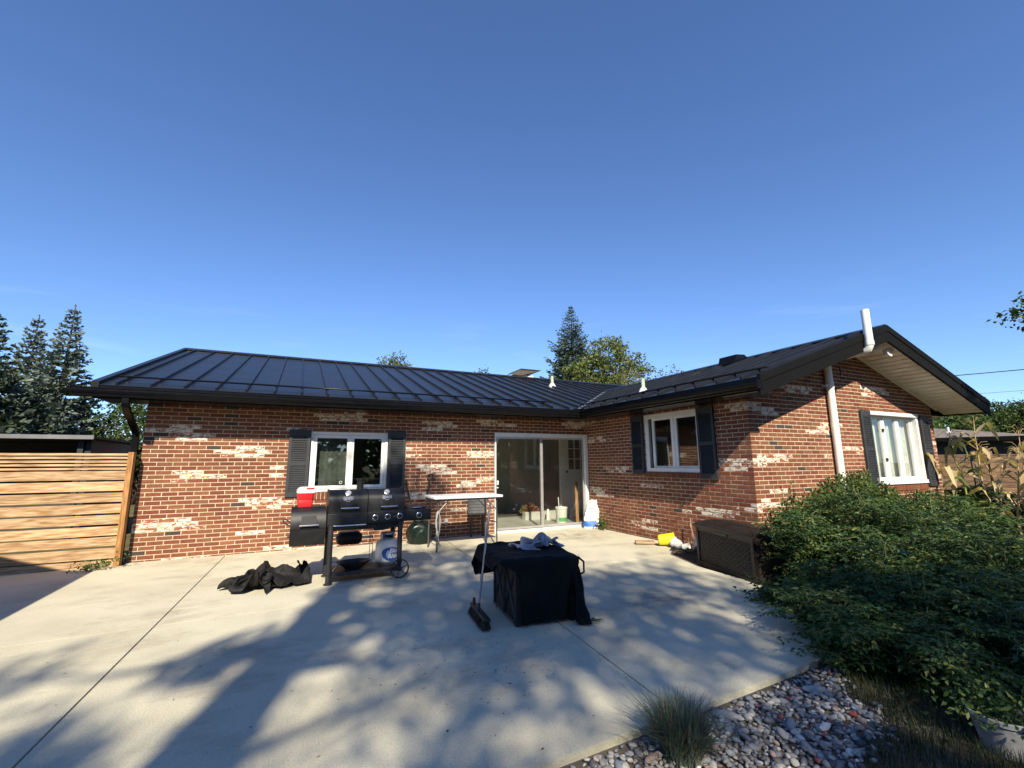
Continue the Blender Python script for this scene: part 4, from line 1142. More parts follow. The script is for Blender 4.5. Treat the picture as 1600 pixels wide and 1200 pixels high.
for x, z in ((.094, .772), (.252, .774), (.408, .776), (.668, .772)): link('knob', kme, bbq, (x, -.300, z), (0, rf.uniform(-.2, .2), 0))
b = MB(); b.lathe([(.008, 0), (.008, .004)], 10, (.335, -.3005, .775), M=Rx); b.build('igniter', M_CHROME, bbq)
b = MB(); b.tube([(-.46, -.30, .693), (-.02, -.30, .693)], .009, 8); b.build('towel_bar', M_CHROME, bbq, smooth='auto')
b = MB(); b.prism([(.02, .705), (.43, .705), (.40, .66), (.22, .60), (.10, .60)], 1, -.255, .1); b.build('grease_box', M_GRILL, bbq)
b = MB(); b.lathe([(.045, 1.06), (.045, 1.25), (.040, 1.25), (.040, 1.2)], 18, (-.06, .12, 0)); b.lathe([(.055, 1.245), (.055, 1.262), (.0, 1.268)], 18, (-.06, .12, 0)); b.build('smoke_stack', M_GRILL, bbq, smooth='auto')
fbp = [(-.235, .475), (-.262, .60), (-.272, .685), (-.262, .76), (-.225, .87), (-.165, .915), (-.10, .922), (.10, .922), (.18, .88), (.22, .78), (.225, .66), (.2, .475)]
b = MB(); b.prism(fbp, 0, -.90, -.500); b.box((-.902, -.279, .676), (-.498, -.26, .690)); b.box((-.86, -.15, .921), (-.54, .09, .929)); fb = b.build('firebox', M_GRILL, bbq, smooth='auto')
b = MB(); b.tube([(-.80, -.315, .722), (-.585, -.315, .722)], .0105, 10); b.build('lid_handle', M_CHROME, fb, smooth='auto')
b = MB()
b.add([(-.79, -.31, .71), (-.60, -.31, .71), (-.60, -.31, .735), (-.79, -.31, .735), (-.775, -.249, .83), (-.615, -.249, .83)], [(0, 1, 2, 3), (3, 2, 5, 4)])
b.build('handle_bracket', M_GRILL, fb)
b = MB(); b.tube([(-.90, -.1, .74), (-.955, -.1, .79), (-.985, -.1, .78), (-.975, -.1, .745), (-.90, -.1, .70)], .008, 8); b.tube([(-.90, -.16, .585), (-.925, -.16, .585)], .016, 10); b.build('damper_lever', M_STEELD, fb, smooth='auto')
for (x, y, z0) in ((-.437, -.285, 0), (-.437, .2, 0), (.425, -.285, .08), (.425, .2, .08)):
    b = MB(); b.tube([(x, y, z0), (x, y, .70)], .033, 14)
    if z0 == 0: b.lathe([(.052, 0), (.052, .012), (.036, .02)], 16, (x, y, 0))
    b.build('leg', M_STEELD, bbq, smooth='auto')
b = MB(); b.bbox((-.43, -.27, .098), (.43, .19, .122), .004); b.box((-.44, -.275, .085), (.44, -.262, .13)); b.tube([(-.42, -.25, .11), (-.30, -.22, .24)], .012, 6); b.build('bottom_shelf', M_STEELD, bbq)
for y in (-.345, .26):
    w_ = MB(); n = 28
    rows = []
    for (dr_, dy_) in ((.118, -.012), (.118, .012), (.104, .012), (.104, -.012)):
        rows.append([(.425 + dr_ * math.cos(6.2832 * i / n), y + dy_, .118 + dr_ * math.sin(6.2832 * i / n)) for i in range(n)])
    w_.grid(rows + [rows[0]], closed=True); 
    for i in range(6):
        a = math.pi / 3 * i + .3
        w_.tube([(.425 + .015 * math.cos(a), y, .118 + .015 * math.sin(a)), (.425 + .106 * math.cos(a), y, .118 + .106 * math.sin(a))], .0055, 6)
    w_.lathe([(.024, -.022), (.024, .022)], 14, (.425, y, .118), M=Rx)
    w_.build('wheel', M_STEELD, bbq, smooth='auto')
b = MB(); b.tube([(.425, -.35, .118), (.425, .27, .118)], .010, 8); b.build('axle', M_STEELD, bbq, smooth='auto')
b = MB(); b.tube([(.52, -.05, .70), (.50, -.02, .45), (.47, .05, .22), (.40, .08, .35), (.33, .06, .47)], .006, 8); b.build('gas_hose', M_BLACK, bbq, smooth=True)

# roasting tray lying on the barbecue's bottom shelf
tr = MB(); n = 8; rows = []
for (rx, ry, z) in ((.10, .09, 0), (.22, .15, .085), (.235, .165, .09), (.225, .155, .083), (.095, .085, .008)):
    rows.append([(rx * math.cos(6.2832 * (i + .5) / n), ry * math.sin(6.2832 * (i + .5) / n), z) for i in range(n)])
tr.grid(rows, closed=True); tr.f.append(tuple(range(n))); tr.m.append(0); tr.f.append(tuple(range(4 * n, 5 * n))); tr.m.append(0)
tag(tr.build('tray', M_BLACK, loc=(2.98, -2.57, .124), rot=(.0, .0, .1)), 'shallow black eight-sided pan on the bottom shelf of the barbecue', 'pan')
# ribbed roaster on a wire stand behind
ws = thing('wire_stand', 'low wire stand behind the barbecue carrying a black ribbed roaster', 'stand', (2.98, -2.02, 0))
b = MB(); 
for x in (-.24, .30):
    for y in (-.13, .13): b.tube([(x, y, 0), (x, y, .44)], .004, 6)
for z in (.09, .34, .44):
    for y in (-.13, .13): b.tube([(-.24, y, z), (.30, y, z)], .0035, 6)
    for x in (-.24, .30): b.tube([(x, -.13, z), (x, .13, z)], .0035, 6)
b.build('frame', M_STEELD, ws, smooth=True)
b = MB()
for i in range(9): b.tube([(-.22 + .06 * i, -.13, .345), (-.22 + .06 * i, .13, .345)], .002, 5)
b.build('rack', M_STEELD, ws)
b = MB(); rows = []
for (s, z) in ((.80, 0), (.95, .03), (1.0, .09), (.98, .12), (.72, .165), (.3, .175)):
    rows.append([(.175 * s * (1 + (.02 if k % 2 else -.02) * (1 if z > .01 else 0)) * (abs(math.cos(t)) ** .45) * math.copysign(1, math.cos(t)), .12 * s * (abs(math.sin(t)) ** .45) * math.copysign(1, math.sin(t)), z) for k, t in enumerate([6.2832 * (i + .5) / 40 for i in range(40)])])
b.grid(rows, closed=True); b.f.append(tuple(range(40))); b.m.append(0); b.f.append(tuple(range(200, 240))); b.m.append(0)
tag(b.build('roaster', M_GRILL, loc=(2.97, -2.02, .349), smooth='auto'), 'black ribbed roaster on the wire stand behind the barbecue', 'roaster')

# propane tank
tk = thing('propane_tank', 'white propane tank with a blue label on the shelf of the barbecue', 'gas tank', (3.425, -2.45, .124))
M_TANK = mat('tank_white', (.66, .66, .63), .45, var=.08, scale=6, dirt=(.42, .38, .30))
M_TBLUE = mat('label_blue', (.030, .085, .30), .4, var=.1)
M_TBLUE2 = mat('label_pale_blue', (.28, .42, .62), .4, var=.1)
b = MB(); b.lathe([(.10, 0), (.105, .012), (.105, .02), (.13, .025), (.150, .05), (.153, .08), (.153, .225), (.150, .255), (.135, .29), (.10, .318), (.05, .33), (.03, .335)], 36); b.build('tank', M_TANK, tk, smooth=True)
b = MB(); n = 22; rows = []
for (r_, z) in ((.095, .31), (.097, .40), (.092, .40), (.090, .31)):
    rows.append([(r_ * math.cos(R(-40 + 260 * i / n)), r_ * math.sin(R(-40 + 260 * i / n)), z) for i in range(n + 1)])
b.grid(rows + [rows[0]]); b.grid([[(r_ * math.cos(R(245 + 60 * i / 6)), r_ * math.sin(R(245 + 60 * i / 6)), z) for i in range(7)] for (r_, z) in ((.095, .385), (.097, .402), (.090, .402), (.090, .385))]); b.build('collar', M_TANK, tk, smooth='auto')
b = MB(); b.lathe([(.018, .33), (.018, .36), (.03, .362), (.03, .376), (.0, .38)], 14); b.tube([(0, 0, .35), (.05, -.04, .35)], .012, 8); b.build('valve', M_STEELD, tk, smooth='auto')
def onTank(s, z, r_=.1545, a0=R(-72)):    # s = arc length from the label centre
    a = a0 + s / .153
    return (r_ * math.cos(a), r_ * math.sin(a), z)
b = MB()
def wrap(poly_fn, mi_, r_, ns=24, nz_=6):
    rows = []
    for i in range(ns + 1):
        s0, zb_, zt_ = poly_fn(i / ns)
        rows.append([onTank(s0, zb_ + (zt_ - zb_) * j / nz_, r_) for j in range(nz_ + 1)])
    b.grid(rows, mi_)
def ell(t): 
    s0 = -.145 + .275 * t; q = math.sqrt(max(0, 1 - ((2 * t - 1) ** 2)))
    c_ = .145 - .02 * (t - .5); return s0, c_ - .098 * q, c_ + .082 * q
wrap(ell, 0, .1542)
def ell2(t):
    s0 = -.085 + .055 * t; q = math.sqrt(max(0, 1 - ((2 * t - 1) ** 2))); return s0, .145 - .048 * q, .145 + .042 * q
wrap(ell2, 1, .1546, 14)
for (txt, z, sx_) in (('Blue', .178, .030), ('Rhino', .112, .034)):
    tv, tf = text_mesh(txt, .082, .0030)
    b.add([onTank(v.x * .95 + sx_ + (v.y * .2), z + v.y, .1550) for v in tv], tf, 2)
b.build('label', [M_TBLUE, M_TBLUE2, M_WHITE], tk, fixn=False)

# cooler on the firebox
co = thing('cooler', 'small red picnic cooler with a white lid standing on the firebox', 'cooler', (2.348, -2.56, .930), R(4))
M_RED = mat('red_plastic', (.52, .018, .020), .38, var=.08, scale=5)
M_LIDW = mat('white_plastic', (.74, .73, .70), .42, var=.05, scale=5, dirt=(.5, .47, .42))
def rrect(w, d, r_, n=5):
    o_ = []
    for (cx, cy, a0) in ((w - r_, d - r_, 0), (-w + r_, d - r_, 90), (-w + r_, -d + r_, 180), (w - r_, -d + r_, 270)):
        for i in range(n + 1): a = R(a0 + 90 * i / n); o_.append((cx + r_ * math.cos(a), cy + r_ * math.sin(a)))
    return o_
def loft(mb, secs, mi=0):
    rows = [[(x, y, z) for x, y in rrect(w, d, r_)] for (w, d, r_, z) in secs]
    b0 = len(mb.v); mb.grid(rows, mi, closed=True); n = len(rows[0])
    mb.f.append(tuple(b0 + i for i in range(n))[::-1]); mb.m.append(mi)
    e = b0 + (len(rows) - 1) * n; mb.f.append(tuple(e + i for i in range(n))); mb.m.append(mi)
b = MB(); loft(b, [(.080, .088, .02, 0), (.084, .092, .022, .012), (.0875, .0955, .022, .075), (.0855, .0935, .022, .080), (.0885, .0965, .022, .085), (.095, .103, .024, .172)]); b.build('body', M_RED, co, smooth='auto')
b = MB(); prof = [(-.098, .172), (.098, .172), (.098, .238), (.085, .243), (-.045, .243), (-.075, .232), (-.094, .205)]
b.prism(prof, 1, -.106, .106); b.build('lid', M_LIDW, co)
b = MB(); b.bbox((.0, -.1085, .216), (.092, -.104, .236), .004); b.build('grip_slot', M_RED, co)

# ------------------------------------------------------------------ folding table and things beside it
M_TTOP = mat('table_plastic', (.70, .71, .72), .35, var=.06, scale=5, dirt=(.52, .52, .52))
M_TLEG = mat('grey_tube', (.10, .10, .105), .4, metal=.4, var=.15)
tb = thing('folding_table', 'white plastic-topped folding table with grey tube legs by the brick wall', 'table', (4.99, -1.13, 0))
b = MB(); b.bbox((-.63, -.36, .862), (.63, .36, .902), .012); b.build('table_top', M_TTOP, tb, smooth='auto')
b = MB(); b.box((-.60, -.32, .835), (.60, -.295, .861)); b.box((-.60, .295, .835), (.60, .32, .861)); b.build('apron', M_TLEG, tb)
for sx_ in (-1, 1):
    for sy_ in (-1, 1):
        b = MB(); b.tube([(sx_ * .535, sy_ * .27, .86), (sx_ * .545, sy_ * .265, .45), (sx_ * .55, sy_ * .26, .02)], .014, 10); b.lathe([(.018, 0), (.018, .035)], 10, (sx_ * .55, sy_ * .26, 0)); b.build('leg', M_TLEG, tb, smooth='auto')
        b = MB(); b.tube([(sx_ * .54, sy_ * .268, .64), (sx_ * .33, sy_ * .26, .855)], .008, 6); b.build('brace', M_TLEG, tb, smooth='auto')
    b = MB(); b.tube([(sx_ * .545, -.265, .42), (sx_ * .545, .265, .42)], .010, 8); b.build('cross_bar', M_TLEG, tb, smooth='auto')
# cord hanging on the table's left front leg
b = MB(); rr = random.Random(2)
for k in range(5):
    pts = []
    for i in range(25):
        t = i / 24 * 6.2832
        w_ = (.028 + .006 * k * .4) * math.sin(t); zz_ = .46 + .205 * math.cos(t) * (1 - .03 * k)
        pts.append((w_ + .008 * math.sin(3 * t + k), -.022 - .006 * k + .006 * math.cos(2 * t + k), zz_ + (.0 if zz_ > .5 else .01 * k)))
    b.tube(pts, .0052, 6)
b.tube([(0, -.03, .26), (.012, -.035, .2), (.02, -.03, .15)], .005, 6)
tag(b.build('cord', mat('pale_cord', (.50, .50, .46), .8, var=.15), smooth=True, loc=(4.445, -1.405, 0)), 'hank of pale cord hanging on the left front leg of the folding table', 'cord')
# slatted grey side table on legs by the wall
sp = thing('slatted_stool', 'grey slatted panel on black legs against the wall under the folding table', 'stool', (5.645, -.16, 0))
for i in range(5):
    b = MB(); z = .455 + i * .058; b.bbox((-.205, -.012, z), (.205, .012, z + .052), .004); b.build('slat', mat('grey_slat', (.085, .088, .092), .6, var=.15), sp)
b = MB(); b.box((-.205, -.010, .449), (.205, .008, .745)); b.build('backing', M_BLACK, sp)
b = MB(); b.bbox((-.21, -.03, .425), (.21, .03, .452), .004); b.build('rail', M_BLACK, sp)
for sx_ in (-1, 1):
    b = MB(); b.box((sx_ * .13 - .022, -.02, 0), (sx_ * .13 + .022, .02, .43)); b.build('leg', M_BLACK, sp)
b = MB(); b.box((5.0, -.012, .25), (5.07, .008, .37)); b.bbox((5.005, -.03, .26), (5.065, -.012, .36), .006); b.build('outlet_box', mat('outlet_grey', (.33, .33, .32), .5), house)
# green bag
bg = MB(); rows = []
for j in range(13):
    t = j / 12; z = .40 * t
    rad = (.8 + .5 * math.sin(math.pi * (t * .8 + .12))) * (1 if t < .75 else 1 - 1.4 * (t - .75))
    row = []
    for i in range(40):
        a = 6.2832 * i / 40
        k = 1 + .16 * noise.noise(Vector((math.cos(a) * 2.2, math.sin(a) * 2.2, t * 3))) + .10 * noise.noise(Vector((math.cos(a) * 6, math.sin(a) * 6, t * 7)))
        row.append((.185 * rad * k * math.cos(a), .13 * rad * k * math.sin(a), z + .03 * noise.noise(Vector((a, t, 2)))*(t > 0)))
    rows.append(row)
bg.grid(rows, closed=True); bg.f.append(tuple(480 + i for i in range(40))); bg.m.append(0)
bag = thing('garden_bag', 'crumpled dark green bag slumped against the wall right of the barbecue', 'bag', (4.40, -.42, 0))
bg.build('bag', mat('dark_green_plastic', (.004, .013, .009), .32, var=.4, scale=12, bump=.5, bscale=18), bag, smooth=True)
b = MB()
for y in (-.10, .08): b.tube([(-.10, y, .30), (-.07, y * 1.3, .40), (.0, y * 1.3, .44), (.07, y * 1.3, .40), (.10, y, .30)], .009, 6)
b.build('handle', M_BLACK, bag, smooth=True)
b = MB(); b.lathe([(.0, -.03), (.02, -.022), (.03, 0), (.02, .022), (.0, .03)], 14); tag(b.build('ball', M_WHITE, smooth=True, loc=(4.80, -.10, .03)), 'small white ball on the concrete by the wall', 'ball')
# shovel and fork leaning on the wall
M_SHAFT = mat('dark_shaft', (.045, .030, .022), .5, var=.3, scale=20)
def tool(name, label, cat, top, bot, kind):
    t = thing(name, label, cat, bot)
    d = Vector(top) - Vector(bot); L_ = d.length; q = d.to_track_quat('Z', 'X')
    t.rotation_mode = 'QUATERNION'; t.rotation_quaternion = q
    b = MB(); b.tube([(0, 0, .22), (0, 0, L_ - .12)], .017, 10); b.build('shaft', M_SHAFT, t, smooth='auto')
    b = MB(); b.tube([(0, 0, L_ - .13), (0, -.05, L_ - .05), (0, -.055, L_), (0, .055, L_), (0, .05, L_ - .05), (0, 0, L_ - .13)], .013, 8); b.build('grip', M_BLACK, t, smooth='auto')
    b = MB()
    if kind == 'shovel':
        b.grid([[(.02 * math.sin(math.pi * (i / 8)) - .01, (-.11 + .22 * i / 8) * s, z) for i in range(9)] for (s, z) in ((.4, 0), (.85, .06), (1, .12), (1, .26), (.9, .29))])
    else:
        for i in range(4): b.tube([(0, -.075 + .05 * i, .0), (.01, -.075 + .05 * i, .15), (0, -.06 + .04 * i, .25)], .006, 6)
        b.tube([(0, -.07, .25), (0, .07, .25)], .008, 6)
    b.build('blade', M_STEELD, t, smooth='auto')
tool('shovel', 'shovel with a black D-grip leaning on the wall behind the side burner', 'shovel', (4.68, -.06, 1.235), (4.36, -.50, 0), 'shovel')
tool('garden_fork', 'dark tool handle leaning on the wall just right of the left window shutter', 'fork', (4.17, -.06, 1.13), (4.45, -.36, 0.0), 'fork')

# ------------------------------------------------------------------ cloth covers
M_COVER = mat('black_cover_fabric', (.012, .0118, .012), .72, var=.25, scale=6, spec=.3, bump=.15, bscale=400)
M_COVERD = mat('navy_black_fabric', (.0048, .0052, .0066), .75, var=.25, scale=6, spec=.15)
def nf(x, y, z=0): return noise.noise(Vector((x, y, z)))
def crease(v, k, w=1.5):
    return (1 - abs(math.sin(v * k))) ** w
def ridge(x, y, s):
    """long drapery folds that wander, split and die out"""
    wx = x + .10 * nf(x * 3, y * 3, s); wy = y + .16 * nf(x * 2.0, y * 2.4, s + 4) + .05 * nf(x * 5, y * 5, s)
    a1 = .5 + .9 * nf(x * 2.1 + 5, y * 2.6, s); a2 = .5 + .9 * nf(x * 2.4 - 3, y * 2.2 + 7, s + 2)
    d1 = wy + .35 * wx; d2 = wy - .75 * wx
    return max(0, a1) * .65 * crease(d1, 9.5, 1.15) + max(0, a2) * .5 * crease(d2, 7.5, 1.15) + .10 * crease(d1 * .7 + d2 * .5 + wx, 26, 1.2) * max(0, .4 + nf(x * 4, y * 4, s + 8))
def cloth_mesh(steps, nx, ny):
    """a settled sheet of cloth: x, y and z steps from point to point along each row, in units of 2 mm"""
    q = np.stack([np.cumsum(np.array(c).reshape(ny, nx), axis=1).ravel() for c in steps], 1) / 500.0
    return q, [(j * nx + i, j * nx + i + 1, (j + 1) * nx + i + 1, (j + 1) * nx + i) for j in range(ny - 1) for i in range(nx - 1)]
def cloth_obj(name, V, Fc, m_, parent=None, loc=None, rot=None):
    me = fastmesh(name, V, Fc, m_, smooth=True)
    o = link(name, me, parent, loc, rot)
    md = o.modifiers.new('smooth', 'SUBSURF'); md.levels = md.render_levels = 2
    return o
